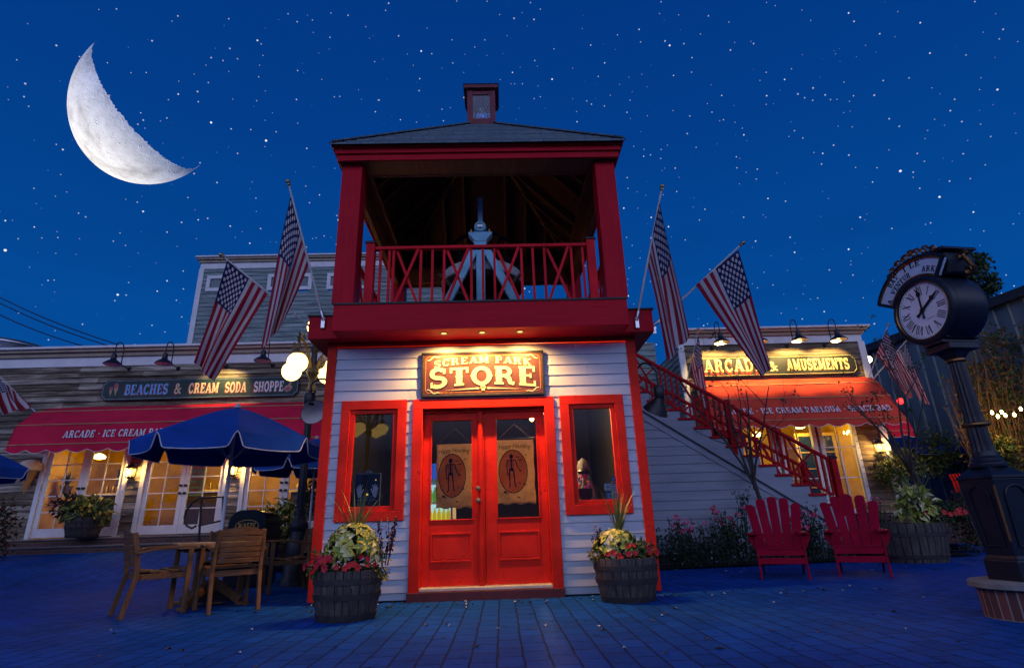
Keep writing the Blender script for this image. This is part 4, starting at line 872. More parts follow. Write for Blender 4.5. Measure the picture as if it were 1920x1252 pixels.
def rdir(rnd, up=0):
    z = rnd.uniform(-1, 1); a = rnd.uniform(0, 2*pi); r = math.sqrt(1-z*z); v = Vector((r*cos(a), r*sin(a), z+up)); return v.normalized()
def clump(mb, c, R, n, L, W, rnd, nm=2, up=.3, shell=.55, mi0=0):
    c = Vector(c)
    for k in range(n):
        d = rdir(rnd, 0); rr = (shell+(1-shell)*rnd.random())
        p = c+Vector((d.x*R[0]*rr, d.y*R[1]*rr, d.z*R[2]*rr))
        ld = (d*.7+rdir(rnd)*.8+Vector((0, 0, up*.4))).normalized(); leaf(mb, p, ld, rdir(rnd, .8), L*rnd.uniform(.7, 1.3), W*rnd.uniform(.7, 1.2), mi0+rnd.randrange(nm), rnd.uniform(.0, .4))
def blades(mb, c, n, H, spread, rnd, w=.012, mi=0):
    c = Vector(c)
    for k in range(n):
        a = rnd.uniform(0, 2*pi); t = rnd.uniform(.12, 1)*spread; h = H*rnd.uniform(.6, 1.05); d = Vector((cos(a), sin(a), 0)); s = Vector((-sin(a), cos(a), 0)); prev = None; rows = []
        for i in range(7):
            f_ = i/6; p = c+d*(t*f_**1.7*h+.02*rnd.random())+Vector((0, 0, h*(f_-.35*(t/1.2)*f_**2.6))); wd = w*(1-f_*.92); rows.append([p-s*wd, p+s*wd])
        mb.sheet(rows, mi)
def blossom(mb, p, r, rnd, mi=0, nf=5, axis=None):
    ax = axis or rdir(rnd, .6); a = ax.orthogonal().normalized(); b = ax.cross(a)
    for k in range(nf):
        t0 = 2*pi*k/nf+rnd.uniform(-.2, .2); d = a*cos(t0)+b*sin(t0); e_ = a*-sin(t0)+b*cos(t0); c = p+d*r*.62+ax*r*rnd.uniform(.0, .3)
        mb.add([p, c-e_*r*.5, p+d*r*1.15+ax*r*.1, c+e_*r*.5], [(0, 1, 2), (0, 2, 3)], mi)
def planter(x, y, z, rt, rb, h, label, grp=None, n=26, hoops=((.02, .12), (.42, .12), (.72, .12))):
    T = thing('barrel_planter', label, 'planter', (x, y, z), grp)
    st = wood('barrel_stave', (.030, .025, .022), (.15, .125, .11), 'z', .8, 1.2, .6); mb = MB(); prof = lambda f: rb+(rt-rb)*f+.02*sin(pi*f)
    rnd = random.Random(int(x*100))
    for k in range(n):
        a0, a1 = 2*pi*k/n+.012, 2*pi*(k+1)/n-.012; dr = rnd.uniform(-.004, .004); q = []
        for i in range(6):
            f_ = i/5; r = prof(f_)+dr; q.append([Vector((x+r*cos(a), y+r*sin(a), z+h*f_)) for a in (a0, (a0+a1)/2, a1)]+[Vector((x+(r-.028)*cos(a), y+(r-.028)*sin(a), z+h*f_)) for a in (a1, a0)])
        vs = [v for r_ in q for v in r_]; fs = []
        for i in range(5):
            for k_ in range(5): fs.append((i*5+k_, i*5+(k_+1) % 5, i*5+5+(k_+1) % 5, i*5+5+k_))
        fs += [tuple(range(5))[::-1], tuple(25+i for i in range(5))]; mb.add(vs, fs)
    mb.build('staves', st, T)
    for f0, dh in hoops:
        mb = MB(); f1 = f0+dh; mb.lathe([(prof(f0)+.002, z*0+h*f0), (prof(f0)+.010, h*f0+.002), (prof(f1)+.010, h*f1-.002), (prof(f1)+.002, h*f1)], (x, y, z), 40); mb.build('hoop', paint('rusty_hoop', (.035, .03, .03), .6, 14, .4, wear=(.09, .035, .015), wearamt=.6), T, smooth=True)
    mb = MB(); mb.lathe([(rt-.04, h*.9), (.0, h*.93)], (x, y, z), 24); mb.build('soil', paint('soil', (.02, .014, .010), .95, 20, .4), T)
    return T
def spiky(x, y, z, H, label, n=34, spread=.75, seed=1, w=.009):
    rnd = random.Random(seed); mb = MB(); blades(mb, (x, y, z), n, H, spread, rnd, w, 0); o = mb.build('spike_plant', leafmat('blade_green', (.05, .09, .02), (.14, .17, .05)), smooth=True); return tag(o, label, 'spike plant', 'plants in the barrels')
def yellow_plant(x, y, z, R, label, n=170, L=.10, W=.065, seed=2, mats=None):
    rnd = random.Random(seed); T = thing('yellow_leaf_plant', label, 'foliage plant', (x, y, z), 'plants in the barrels')
    mb = MB()
    for k in range(9): a = k*.7; mb.tube([(x, y, z-.1), (x+R[0]*.5*cos(a), y+R[1]*.5*sin(a), z+R[2]*.2)], .006, 6)
    mb.build('stems', STEM, T); mb = MB()
    for k in range(n//4):
        d = rdir(rnd); d.z = abs(d.z)*.9+.05; p = Vector((x+d.x*R[0], y+d.y*R[1], z+d.z*R[2])); a0 = rnd.uniform(0, 6)
        for j in range(5):   # whorl of leaves on every tip
            a = a0+j*1.257; o = d.orthogonal().normalized(); o2 = d.cross(o); ld = (o*cos(a)+o2*sin(a)+d*.35+Vector((0, 0, -.25))).normalized(); leaf(mb, p+rdir(rnd)*.012, ld, d, L*rnd.uniform(.7, 1.2), W*rnd.uniform(.8, 1.2), rnd.choice((0, 0, 1, 2)), rnd.uniform(.1, .5))
    mb.build('leaves', mats or LY, T, smooth=False); return T
def red_plant(x, y, z, R, label, n=560, nf=34, seed=3, front=-1, fr=.030):
    rnd = random.Random(seed); T = thing('red_flower_plant', label, 'flower plant', (x, y, z), 'plants in the barrels')
    mb = MB(); clump(mb, (x, y, z), R, n, .075, .026, rnd, 2, .3, .35); mb.build('leaves', LG, T)
    mb = MB()
    for k in range(nf):
        d = rdir(rnd); d.z = abs(d.z)*.8-.15
        if d.y > .2 and rnd.random() < .8: d.y = -d.y
        p = Vector((x+d.x*R[0]*1.04, y+d.y*R[1]*1.06, z+d.z*R[2]*1.04)); blossom(mb, p, fr*rnd.uniform(.8, 1.2), rnd, rnd.choice((0, 0, 0, 1)), 5, (d+Vector((0, -.5, .2))).normalized())
    mb.build('blossoms', FR, T); return T
def purple_plant(x, y, z, H, label, seed=4, n=6, grp='plants in the barrels'):
    rnd = random.Random(seed); T = thing('purple_basil_plant', label, 'foliage plant', (x, y, z), grp); mb = MB(); lv = MB()
    for k in range(n):
        a = rnd.uniform(0, 6.3); top = Vector((x+.10*cos(a), y+.10*sin(a), z+H*rnd.uniform(.6, 1))); b = Vector((x+.03*cos(a), y+.03*sin(a), z)); mb.tube([b, b.lerp(top, .5)+rdir(rnd)*.02, top], [.006, .004, .002], 5)
        for j in range(16):
            f_ = .25+.75*j/15; p = b.lerp(top, f_); leaf(lv, p, rdir(rnd, -.1), Vector((0, 0, 1)), .055, .032, 0, .2)
    mb.build('stems', LP[0], T); lv.build('leaves', LP, T); return T
# left barrel
bx, by, bh = -1.30, -1.10, .435
planter(bx, by, 0, .315, .262, bh, 'half barrel planter left of the store doors, staves greyed', 'barrel planters at the doors')
spiky(bx+.02, by+.10, bh+.12, .74, 'green spiky grass rising from the left door barrel', 46, .85, 11, .012)
yellow_plant(bx+.03, by-.01, bh+.10, (.25, .21, .33), 'yellow poinsettia shaped foliage heaped in the left door barrel', 300, .105, .062, 12)
red_plant(bx-.06, by-.06, bh+.05, (.34, .27, .15), 'mound of red impatiens spilling over the left door barrel', 620, 40, 13)
purple_plant(bx+.34, by+.03, bh+.02, .50, 'dark purple leafed stem at right of the left door barrel', 14, 6)
rnd = random.Random(15); mb = MB(); clump(mb, (bx+.30, by-.06, bh+.0), (.10, .12, .17), 120, .05, .035, rnd, 1, 0, .3); tag(mb.build('trailing_plant', [leafmat('trailing_green', (.08, .09, .015), (.16, .16, .03))]), 'olive green trailing plant over the rim of the left barrel', 'trailing plant', 'plants in the barrels')
# right barrel
bx, by, bh = 1.53, -.52, .43
planter(bx, by, 0, .335, .272, bh, 'half barrel planter right of the store doors, rusty hoops', 'barrel planters at the doors')
spiky(bx-.02, by+.10, bh+.12, .70, 'upright spiky grass fan in the right door barrel', 50, .5, 21, .010)
yellow_plant(bx-.08, by+.0, bh+.06, (.24, .19, .22), 'pale yellow round leafed foliage in the right door barrel', 220, .085, .07, 22)
red_plant(bx+.05, by-.05, bh+.04, (.30, .26, .14), 'red flowered bedding plant in the right door barrel', 560, 30, 23)
purple_plant(bx-.24, by+.06, bh+.06, .26, 'short dark purple sprig at left of the right door barrel', 24, 3)
rnd = random.Random(25); mb = MB(); clump(mb, (bx-.30, by-.06, bh+.03), (.11, .10, .08), 110, .045, .035, rnd, 1, 0, .3); tag(mb.build('trailing_plant', [leafmat('trailing_olive', (.10, .10, .015), (.18, .16, .03))]), 'olive green trailing plant at left rim of the right barrel', 'trailing plant', 'plants in the barrels')
# ------------------------------------------------------------------ gooseneck floodlights on the store sides
WH = paint('white_enamel', (.72, .72, .66), .3, 4, .08)
def floodlight(label, wall, elbow, shade, aim, lit=False):
    wall, elbow, shade = map(Vector, (wall, elbow, shade)); aim = Vector(aim).normalized(); T = thing('gooseneck_floodlight', label, 'floodlight', tuple(wall))
    mb = MB(); top = max(wall.z, shade.z)+.0; A = wall; Bp = shade; pts = []
    loop = (Bp-A); loop.z = 0; hh = .24
    for k in range(15):
        f_ = k/14; pts.append(Vector((A.x+loop.x*f_, A.y+loop.y*f_, 0))+Vector((0, 0, A.z+elbow.z*sin(pi*f_)**.75 if f_ < .5 else max(A.z, Bp.z)*0+A.z+elbow.z*sin(pi*f_)**.75)))
    pts.append(Bp+Vector((0, 0, .05))); pts = [p for p in pts]
    mb.tube(pts, .014, 8); mb.build('arm', M['black'], T, smooth=True)
    q = Vector((-1 if wall.x < 0 else 1, 0, 0)).to_track_quat('Z', 'Y').to_matrix().to_4x4(); mb = MB(); mb.lathe([(.045, 0), (.045, .012), (.02, .03)], wall-Vector((.02 if wall.x > 0 else -.02, 0, 0)), 16, M=q); mb.build('wall_plate', M['black'], T, smooth=True)
    qa = (-aim).to_track_quat('Z', 'Y').to_matrix().to_4x4()
    mb = MB(); mb.lathe([(.055, -.02), (.07, 0), (.072, .10), (.06, .15), (.03, .17)], Bp-Vector((0, 0, .13)), 20); mb.build('neck', M['black'], T, smooth=True)
    c = Bp-Vector((0, 0, .15)); mb = MB(); mb.lathe([(.168, -.175), (.172, -.172), (.165, -.16), (.13, -.09), (.085, -.03), (.06, .03), (0, .04)], c, 28, M=qa); so = mb.build('shade', M['black'], T, smooth=True)
    mb = MB(); mb.lathe([(.164, -.172), (.125, -.095), (.08, -.035), (0, -.03)], c, 28, M=qa); mb.build('reflector', WH, so, smooth=True)
p = at(1194, 708, .30); q = at(1237, 745, .10); floodlight('black gooseneck floodlight on the right side wall of the store', (2.03, .24, 2.64), Vector((0, 0, .16)), (q.x, .10, q.z+.12), (-.35, .55, -.9))
floodlight('black floodlight with pale reflector on the left side of the store', (-2.03, .35, 2.62), Vector((0, 0, .10)), (at(580, 758, .2).x, .2, at(580, 758, .2).z+.13), (.60, -.55, -.62))
# ------------------------------------------------------------------ the shops behind: one facade plane at y = 7
FYB = 7.0; FL = .81
GW = None
def greywood(name, axis='x', dark=(.045, .034, .022), mid=(.20, .16, .11), lite=(.50, .44, .34)):
    t = MT(name); n = t.noise(t.coord(scale=(1.0, 9, 9)), 1.6, 7, .7); n2 = t.noise(t.coord(scale=(.35, 1, 7)), 1.9, 5, .6)
    c = t.ramp(t.math('ADD', t.math('MULTIPLY', n, .55), t.math('MULTIPLY', n2, .5)), [(.40, dark), (.54, mid), (.68, lite)]); t.bump(n, .6, .01); return t.fin(c, .85, spec=.2)
GW = greywood('weathered_boards'); GWS = [GW, greywood('dark_weathered_boards', dark=(.03, .023, .018), mid=(.12, .09, .06), lite=(.36, .31, .23)), greywood('pale_weathered_boards', dark=(.07, .06, .05), mid=(.27, .225, .165), lite=(.58, .52, .42))]; GW2 = greywood('grey_clapboard', dark=(.10, .13, .12), mid=(.21, .26, .24), lite=(.34, .40, .37)); GW3 = greywood('honey_boards', dark=(.06, .04, .025), mid=(.15, .11, .07), lite=(.28, .22, .16))
TRIMW = M['trimwhite']; INW = paint('warm_interior_wall', (.46, .28, .025), .8, 2, .35); INF = wood('interior_floor', (.10, .05, .02), (.2, .11, .05), 'x', .5)
def cornice(mb_parent, x0, x1, y, z, name='cornice', ends=True, k_=1.0):
    for k, (o, a, b) in enumerate((p_[0], p_[1]*k_, p_[2]*k_) for p_ in ((.03, -.30, -.02), (.09, -.02, .10), (.16, .10, .19), (.22, .19, .26))):
        mb = MB(); e_ = o if ends else 0; mb.box((x0-e_, y-o, z+a), (x1+e_, y+.18, z+b)); mb.build(name, TRIMW if k in (0, 3) else CORN, mb_parent, bevel=.008)
CORN = paint('tan_cornice', (.34, .26, .18), .55, 3, .2)
def french_doors(parent, x0, x1, ztop, rows=5, label=None, open_=False):
    """white casing with two glazed leaves"""
    mb = MB(); cw = .105; frame(mb, x0, x1, FL-.02, ztop+cw, FYB-.05, FYB+.10, cw, bottom=False); cs = mb.build('door_casing', TRIMW, parent, bevel=.005)
    xm = (x0+x1)/2
    for a, b, s_ in ((x0+cw+.004, xm-.003, 1), (xm+.003, x1-cw-.004, -1)):
        sw = .105; zb = FL+.02; g0, g1, h0, h1 = a+sw, b-sw, zb+.20, ztop-.11
        mb = MB(); mb.box((a, FYB-.005, zb), (g0, FYB+.04, ztop)); mb.box((g1, FYB-.005, zb), (b, FYB+.04, ztop)); mb.box((g0, FYB-.005, zb), (g1, FYB+.04, h0)); mb.box((g0, FYB-.005, h1), (g1, FYB+.04, ztop)); d = mb.build('door', TRIMW, parent, bevel=.004)
        mb = MB(); m_ = .011; xc = (g0+g1)/2; mb.box((xc-m_, FYB-.002, h0), (xc+m_, FYB+.03, h1))
        for k in range(1, rows):
            z = h0+(h1-h0)*k/rows; mb.box((g0, FYB+.0, z-m_), (xc-m_, FYB+.028, z+m_)); mb.box((xc+m_, FYB+.0, z-m_), (g1, FYB+.028, z+m_))
        mb.build('muntin', TRIMW, d)
        mb = MB(); mb.box((g0-.004, FYB+.012, h0-.004), (g1+.004, FYB+.016, h1+.004)); mb.build('pane', M['glass'], d)
        kx = (b-.055) if s_ > 0 else (a+.055); Mx = Matrix.Rotation(pi/2, 4, 'X')
        for z in (FL+1.12, FL+.94):
            mb = MB(); mb.lathe([(.030, 0), (.03, .008), (.014, .012), (.014, .04), (.030, .05), (.026, .075), (0, .08)], (kx, FYB-.006, z), 14, M=Mx); mb.build('knob', M['black'], d, smooth=True)
    return cs
def awning(name, label, x0, x1, prof, txt=None, txt_x=None, txt_h=.2, yoff=0, col=None, slit=True, stripe=.012):
    A = thing('awning', label, 'awning', ((x0+x1)/2, prof[0][0], prof[-1][1]), 'red shop awnings'); cm_ = col or fabric('awning_canvas', (.50, .016, .050), .8, 0, 1.2, .18)
    nseg = max(6, int((x1-x0)/.25)); rows = []; rnd = random.Random(int(abs(x0)*10))
    for k, (y, z) in enumerate(prof[:-1]):
        rows.append([Vector((x0+(x1-x0)*i/nseg, y+rnd.uniform(-.012, .012), z+rnd.uniform(-.010, .010)*(k > 0))) for i in range(nseg+1)])
    fine = []
    for a, b in zip(rows[:-1], rows[1:]):
        for s_ in range(4): fine.append([p.lerp(q, s_/4)+Vector((0, .012*sin(pi*s_/4), -.02*sin(pi*s_/4)*(.5+.5*sin(i*1.3)))) for i, (p, q) in enumerate(zip(a, b))])
    fine.append(rows[-1]); mb = MB(); mb.sheet(fine)
    for xe in (x0, x1):       # closed ends
        pts = [(xe, y, z) for y, z in prof[:-1]]+[(xe, prof[0][0], prof[-2][1])]; mb.add(pts, [tuple(range(len(pts)))])
    mb.build('canopy', cm_, A, smooth=False)
    # scalloped valance
    mb = MB(); yv, zv = prof[-2]; zb = prof[-1][1]; n = int((x1-x0)/.03); per = .46; r0, r1 = [], []
    for i in range(n+1):
        x = x0+(x1-x0)*i/n; s_ = abs(sin(pi*(x-x0)/per)); r0.append(Vector((x, yv, zv))); r1.append(Vector((x, yv-.012, zb+.055-.075*s_)))
    mb.sheet([r0, r1]); V = mb.build('valance', cm_, A)
    mb = MB()
    for i in range(n): mb.add([r1[i]+Vector((0, -.004, 0)), r1[i+1]+Vector((0, -.004, 0)), r1[i+1]+Vector((0, -.004, .014)), r1[i]+Vector((0, -.004, .014))], [(0, 1, 2, 3)])
    mb.build('piping', paint('pale_piping', (.55, .50, .45), .7), V)
    gold = paint('tan_braid', (.46, .27, .12), .7)
    for (y, z) in prof[1:-1]:
        mb = MB(); mb.tube([(x0, y-.006, z+.006), (x1, y-.006, z+.006)], stripe, 6); mb.build('braid', gold, A)
    if txt:
        (ya, za), (yb, zb2) = prof[-3], prof[-2]; d = Vector((0, yb-ya, zb2-za)); up = -d.normalized(); Nn = Vector((1, 0, 0)).cross(up); off = d.length*.30
        o = Vector((txt_x[0], yb, zb2))+up*off; mb = MB(); Lw = txt_x[1]-txt_x[0]
        wx_ = Lw/(txt_h*text_w(txt)); pl_ = flat_place(o+Nn*.022, (1, 0, 0), up, Nn); xx_ = 0; ws_ = paint('white_stencil', (.66, .68, .70), .7)
        for wd_ in txt.split(' '):
            mb = MB(); letters(mb, wd_, pl_, txt_h, xx_, .06, wx_, d=.004, fat=.95); mb.build('lettering', ws_, A); xx_ += (text_w(wd_)+.06+GL[' '][0]+.06)*wx_*txt_h
    return A
def lantern(px, py, label, grp='lit wall lanterns', power=80):
    p = at(px, py, FYB-.13); T = thing('wall_lantern', label, 'lantern', (p.x, FYB-.02, p.z), grp)
    mb = MB(); mb.box((p.x-.055, FYB-.035, p.z-.10), (p.x+.055, FYB-.005, p.z+.20)); mb.build('backplate', TRIMW, T, bevel=.005)
    mb = MB()
    for sx in (-1, 1):
        for sy in (-1, 1): mb.bar(p+Vector((sx*.062, sy*.062, -.13)), p+Vector((sx*.078, sy*.078, .09)), .010, .010)
    for z, k in ((-.13, .07), (.09, .086)):
        for s_ in (-1, 1): mb.bar(p+Vector((-k, s_*k, z)), p+Vector((k, s_*k, z)), .012, .012); mb.bar(p+Vector((s_*k, -k, z)), p+Vector((s_*k, k, z)), .012, .012)
    mb.lathe([(.125, 0), (.12, .01), (.05, .075), (.02, .09), (.012, .12), (0, .125)], p+Vector((0, 0, .095)), 4, M=Matrix.Rotation(pi/4, 4, 'Z')); mb.lathe([(.02, -.17), (.085, -.15), (.085, -.135)], p, 12)
    mb.tube([p+Vector((0, .02, .19)), p+Vector((0, .08, .22)), Vector((p.x, FYB-.03, p.z+.15))], .010, 6); mb.build('cage', M['black'], T)
    mb = MB(); mb.lathe([(.02, -.09), (.042, -.04), (.05, .0), (.036, .05), (.018, .075)], p, 14); mb.build('bulb', emit('lantern_glow', (1, .56, .10), 9), T, smooth=True)
    lamp('POINT', (p.x, p.y-.03, p.z), power, (1, .58, .16), T, .06)
    return T
def gooseneck(px, py, label, lit=0, grp='gooseneck sign lamps'):
    p = at(px, py, FYB-.01); T = thing('gooseneck_lamp', label, 'sign lamp', (p.x, FYB, p.z), grp); Y = p.y; q = Vector((0, -1, 0)).to_track_quat('Z', 'Y').to_matrix().to_4x4()
    mb = MB(); mb.lathe([(.06, 0), (.062, .015), (.035, .04), (.02, .055)], p, 16, M=q); mb.build('wall_plate', M['black'], T, smooth=True)
    pts = [p+Vector((0, -.04, 0)), p+Vector((0, -.26, .015)), p+Vector((0, -.32, .03)), p+Vector((0, -.35, .08))]
    for k in range(11): a = pi*k/10; pts.append(p+Vector((0, -.35-.15+.15*cos(a), .40+.16*sin(a))))
    pts.append(p+Vector((0, -.65, .22))); mb = MB(); mb.tube(pts, .013, 8); mb.build('arm', M['black'], T, smooth=True)
    c = p+Vector((0, -.65, .10)); mb = MB(); mb.lathe([(.20, -.16), (.205, -.155), (.19, -.125), (.13, -.075), (.075, -.04), (.062, 0), (.058, .10), (.03, .13), (.016, .14)], c, 24); sh = mb.build('shade', M['black'], T, smooth=True)
    mb = MB(); mb.lathe([(.196, -.157), (.125, -.08), (.06, -.04), (0, -.03)], c, 24); mb.build('reflector', WH, sh, smooth=True)
    if lit:
        mb = MB(); mb.lathe([(.02, -.05), (.045, -.09), (.03, -.125), (0, -.135)], c, 12); mb.build('bulb', emit('sign_bulb', (1, .62, .18), 6), sh, smooth=True)
        lamp('SPOT', c+Vector((0, 0, -.12)), lit, (1, .68, .22), sh, .05, (0, 1.3, -1), 100, .45)
    return T
def interior(parent, x0, x1, ztop, dep=3.2, power=90):
    mb = MB(); y0, y1 = FYB+.16, FYB+dep; mb.box((x0, y1, FL), (x1, y1+.05, ztop)); mb.box((x0-.05, y0, FL), (x0, y1, ztop)); mb.box((x1, y0, FL), (x1+.05, y1, ztop)); mb.box((x0, y0, ztop), (x1, y1, ztop+.05)); mb.build('interior_wall', INW, parent)
    mb = MB(); mb.box((x0, y0, FL-.06), (x1, y1, FL)); mb.build('interior_floor', INF, parent)
def shop_left():
    S = thing('soda_shop', 'weathered grey board soda shop with white french doors', 'shop', (-9, FYB, FL))
    x0, x1 = -17.0, 0.5; zt = 4.98; pairs = [(-10.97, -8.85), (-8.53, -6.43), (-6.12, -4.02)]; zd = 2.98
    holes = [(a-x0+.06, b-x0-.06, .80-.0, zd+.06) for a, b in pairs]
    mb = MB(); siding(mb, (x0, FYB, 0), (1, 0, 0), x1-x0, FL, zt, .155, holes=holes, lip=.034, jitter=.008, seed=7, nm=3); mb.build('front_wall', GWS, S)
    cornice(S, x0, x1, FYB, zt+.275, ends=False, k_=.90)
    mb = MB(); mb.box((x0, FYB+.18, FL), (x1, FYB+.22, zt+.5)) if False else mb.box((x0, FYB+3.4, FL), (x1, FYB+3.5, zt)); mb.build('back_wall', GW, S)
    for a, b in pairs: french_doors(S, a, b, zd)
    interior(S, -11.6, -3.6, 3.7)
    # brick step in front
    t = MT('step_brick'); v = t.coord(); br = t.N('ShaderNodeTexBrick'); sp = t.N('ShaderNodeSeparateXYZ'); t.l.new(v, sp.inputs[0]); cb = t.N('ShaderNodeCombineXYZ'); t.l.new(sp.outputs[0], cb.inputs[0]); t.l.new(t.math('ADD', sp.outputs[2], sp.outputs[1]), cb.inputs[1]); t.l.new(cb.outputs[0], br.inputs[0])
    for k_, x_ in (('Scale', 1), ('Brick Width', .21), ('Row Height', .07), ('Mortar Size', .006)): br.inputs[k_].default_value = x_
    br.inputs['Color1'].default_value = (.12, .05, .035, 1); br.inputs['Color2'].default_value = (.07, .032, .025, 1); br.inputs['Mortar'].default_value = (.10, .09, .085, 1); t.bump(t.math('SUBTRACT', 1.0, br.outputs[1]), .5, .01); bm_ = t.fin(br.outputs[0], .85); M['brick'] = bm_
    mb = MB(); mb.box((x0, FYB-.55, .25), (-2.2, FYB+.15, FL-.04)); mb.build('upper_step', bm_, S); mb = MB(); mb.box((x0, FYB-.58, FL-.04), (-2.2, FYB+.14, FL)); mb.build('stone_tread', paint('step_stone', (.20, .17, .15), .8, 4, .3), S, bevel=.01)
    mb = MB(); mb.box((x0, FYB-.95, .2), (-2.2, FYB-.55, FL-.20)); mb.build('lower_step', bm_, S); mb = MB(); mb.box((x0, FYB-.98, FL-.20), (-2.2, FYB-.552, FL-.165)); mb.build('stone_tread', paint('step_stone_low', (.16, .14, .13), .8, 4, .3), S, bevel=.01)
    return S
shop_left()
awning('awning', 'long red canvas awning over the soda shop doors, partly behind umbrella', -11.05, -3.2, [(6.98, 3.92), (6.46, 3.71), (6.05, 3.31), (5.95, 2.84), (5.95, 2.66)], 'ARCADE . ICE CREAM PARLOUR . SNACK BAR', (-9.85, -5.9), .17)
# sign board of the soda shop
def shop_sign(nm, label, tl, bl, tr, br_, cols, draw, seed):
    Y = FYB-.10; a, b, c, d = at(*tl, Y), at(*bl, Y), at(*tr, Y), at(*br_, Y); x0 = (a.x+b.x)/2; x1 = (c.x+d.x)/2; z1 = (a.z+c.z)/2; z0 = (b.z+d.z)/2; W, H = x1-x0, z1-z0
    S = thing('shop_sign', label, 'sign', (x0+W/2, Y, z0)); k = H*.17
    oct_ = [(k, 0), (W-k, 0), (W, k), (W, H-k), (W-k, H), (k, H), (0, H-k), (0, k)]
    def notch(i): # ogee corners
        q = H*.16; r = i; return [(q+r, r), (W-q-r, r), (W-q-r*.7, r+q*.35), (W-r-q*.35, q+r*.7), (W-r, q+r), (W-r, H-q-r), (W-r-q*.35, H-q-r*.7), (W-q-r*.7, H-r-q*.35), (W-q-r, H-r), (q+r, H-r), (q+r*.7, H-r-q*.35), (r+q*.35, H-q-r*.7), (r, H-q-r), (r, q+r), (r+q*.35, q+r*.7), (q+r*.7, r+q*.35)]
    mb = MB(); mb.prism(notch(0), (x0, Y+.05, z0), (1, 0, 0), (0, 0, 1), (0, -.05, 0)); mb.build('board', cols[0], S)
    mb = MB(); ps = notch(H*.055); ps.append(ps[0]); L, R_ = strip(ps, H*.030); n = len(L); mb.add([(x0+p[0], Y-.003, z0+p[1]) for p in L]+[(x0+p[0], Y-.003, z0+p[1]) for p in R_], [(i, i+1, n+i+1, n+i) for i in range(n-1)]); mb.build('border', cols[1], S, solid=.004)
    draw(S, x0, z0, W, H, Y); return S
def draw_beaches(S, x0, z0, W, H, Y):
    pk = paint('sign_red_shadow', (.34, .03, .04), .6); h = H*.50; zb = z0+H*.25
    blue = paint('sign_blue_letters', (.14, .40, .68), .55); gold = paint('sign_tan_letters', (.72, .56, .34), .55); pale = paint('sign_pale_letters', (.74, .72, .68), .55)
    for txt, f0, f1, mt in (('BEACHES', .118, .338, blue), ('&', .373, .408, gold), ('CREAM', .446, .600, gold), ('SODA', .634, .744, gold), ('SHOPPE', .783, .948-.012, pale)):
        for nm, m_, ox, oz, d, fat in (('letter_shadow', pk, -.022, -.016, .003, 1.15), ('lettering', mt, 0, 0, .008, 1.12)):
            mb = MB(); fit_text(mb, txt, (x0+W*f0*.985+ox, Y-.001, zb+oz), (1, 0, 0), (0, 0, 1), (0, -1, 0), W*(f1-f0), h, d=d, fat=fat, sp=.05); mb.build(nm, m_, S)
    rose = paint('painted_rose', (.42, .10, .12), .6, 30, .5); lf = paint('painted_tan', (.40, .28, .16), .6, 30, .5)
    def cone(cx, cz, s):
        mb = MB(); mb.prism(arc(0, .05*s, .055*s, .055*s, 0, 360, 14)[:-1], (cx, Y-.002, cz+.05*s), (1, 0, 0), (0, 0, 1), (0, -.006, 0)); mb.build('painted_scoop', rose, S); mb = MB(); mb.prism([(-.05*s, .06*s), (.05*s, .06*s), (.01*s, -.14*s)], (cx, Y-.001, cz), (1, 0, 0), (0, 0, 1), (0, -.004, 0)); mb.build('painted_cone', lf, S)
    cone(x0+W*.070, z0+H*.50, 1.15); cone(x0+W*.046, z0+H*.42, .85)
    mb = MB(); mb.prism([(-.12, -.10), (-.03, -.16), (.06, -.12), (.10, -.03), (.05, .03), (.09, .10), (.14, .13), (.06, .17), (.01, .10), (-.02, .02), (-.09, .0)], (x0+W*.945+.02, Y-.001, z0+H*.50), (1, 0, 0), (0, 0, 1), (0, -.005, 0)); mb.build('painted_dancer', lf, S)
    mb = MB(); mb.prism([(-.10, -.08), (-.02, -.13), (.05, -.09), (.04, -.03), (-.05, -.02)], (x0+W*.945+.02, Y-.007, z0+H*.50), (1, 0, 0), (0, 0, 1), (0, -.003, 0)); mb.build('painted_skirt', rose, S)
shop_sign('sign', 'long dark green painted sign above the left awning', (192, 713), (190, 752), (560, 704), (560, 740.5), (paint('dark_green_board', (.018, .040, .038), .55, 6, .3), paint('grey_border', (.22, .26, .27), .6)), draw_beaches, 3)
for (px, py, lit, lab) in ((243, 692, 0, 'black gooseneck lamp over the left end of the soda shop sign'), (335, 691, 0, 'black gooseneck lamp second from left over soda shop sign'), (424.6, 688, 170, 'lit gooseneck lamp half behind the left flag over soda sign'), (512, 686, 0, 'black gooseneck lamp beside the globe street lamp over sign')): gooseneck(px, py, lab, lit)
lantern(245, 884, 'lit wall lantern between the first and second french doors'); lantern(437, 881, 'lit wall lantern between the second and third french doors')
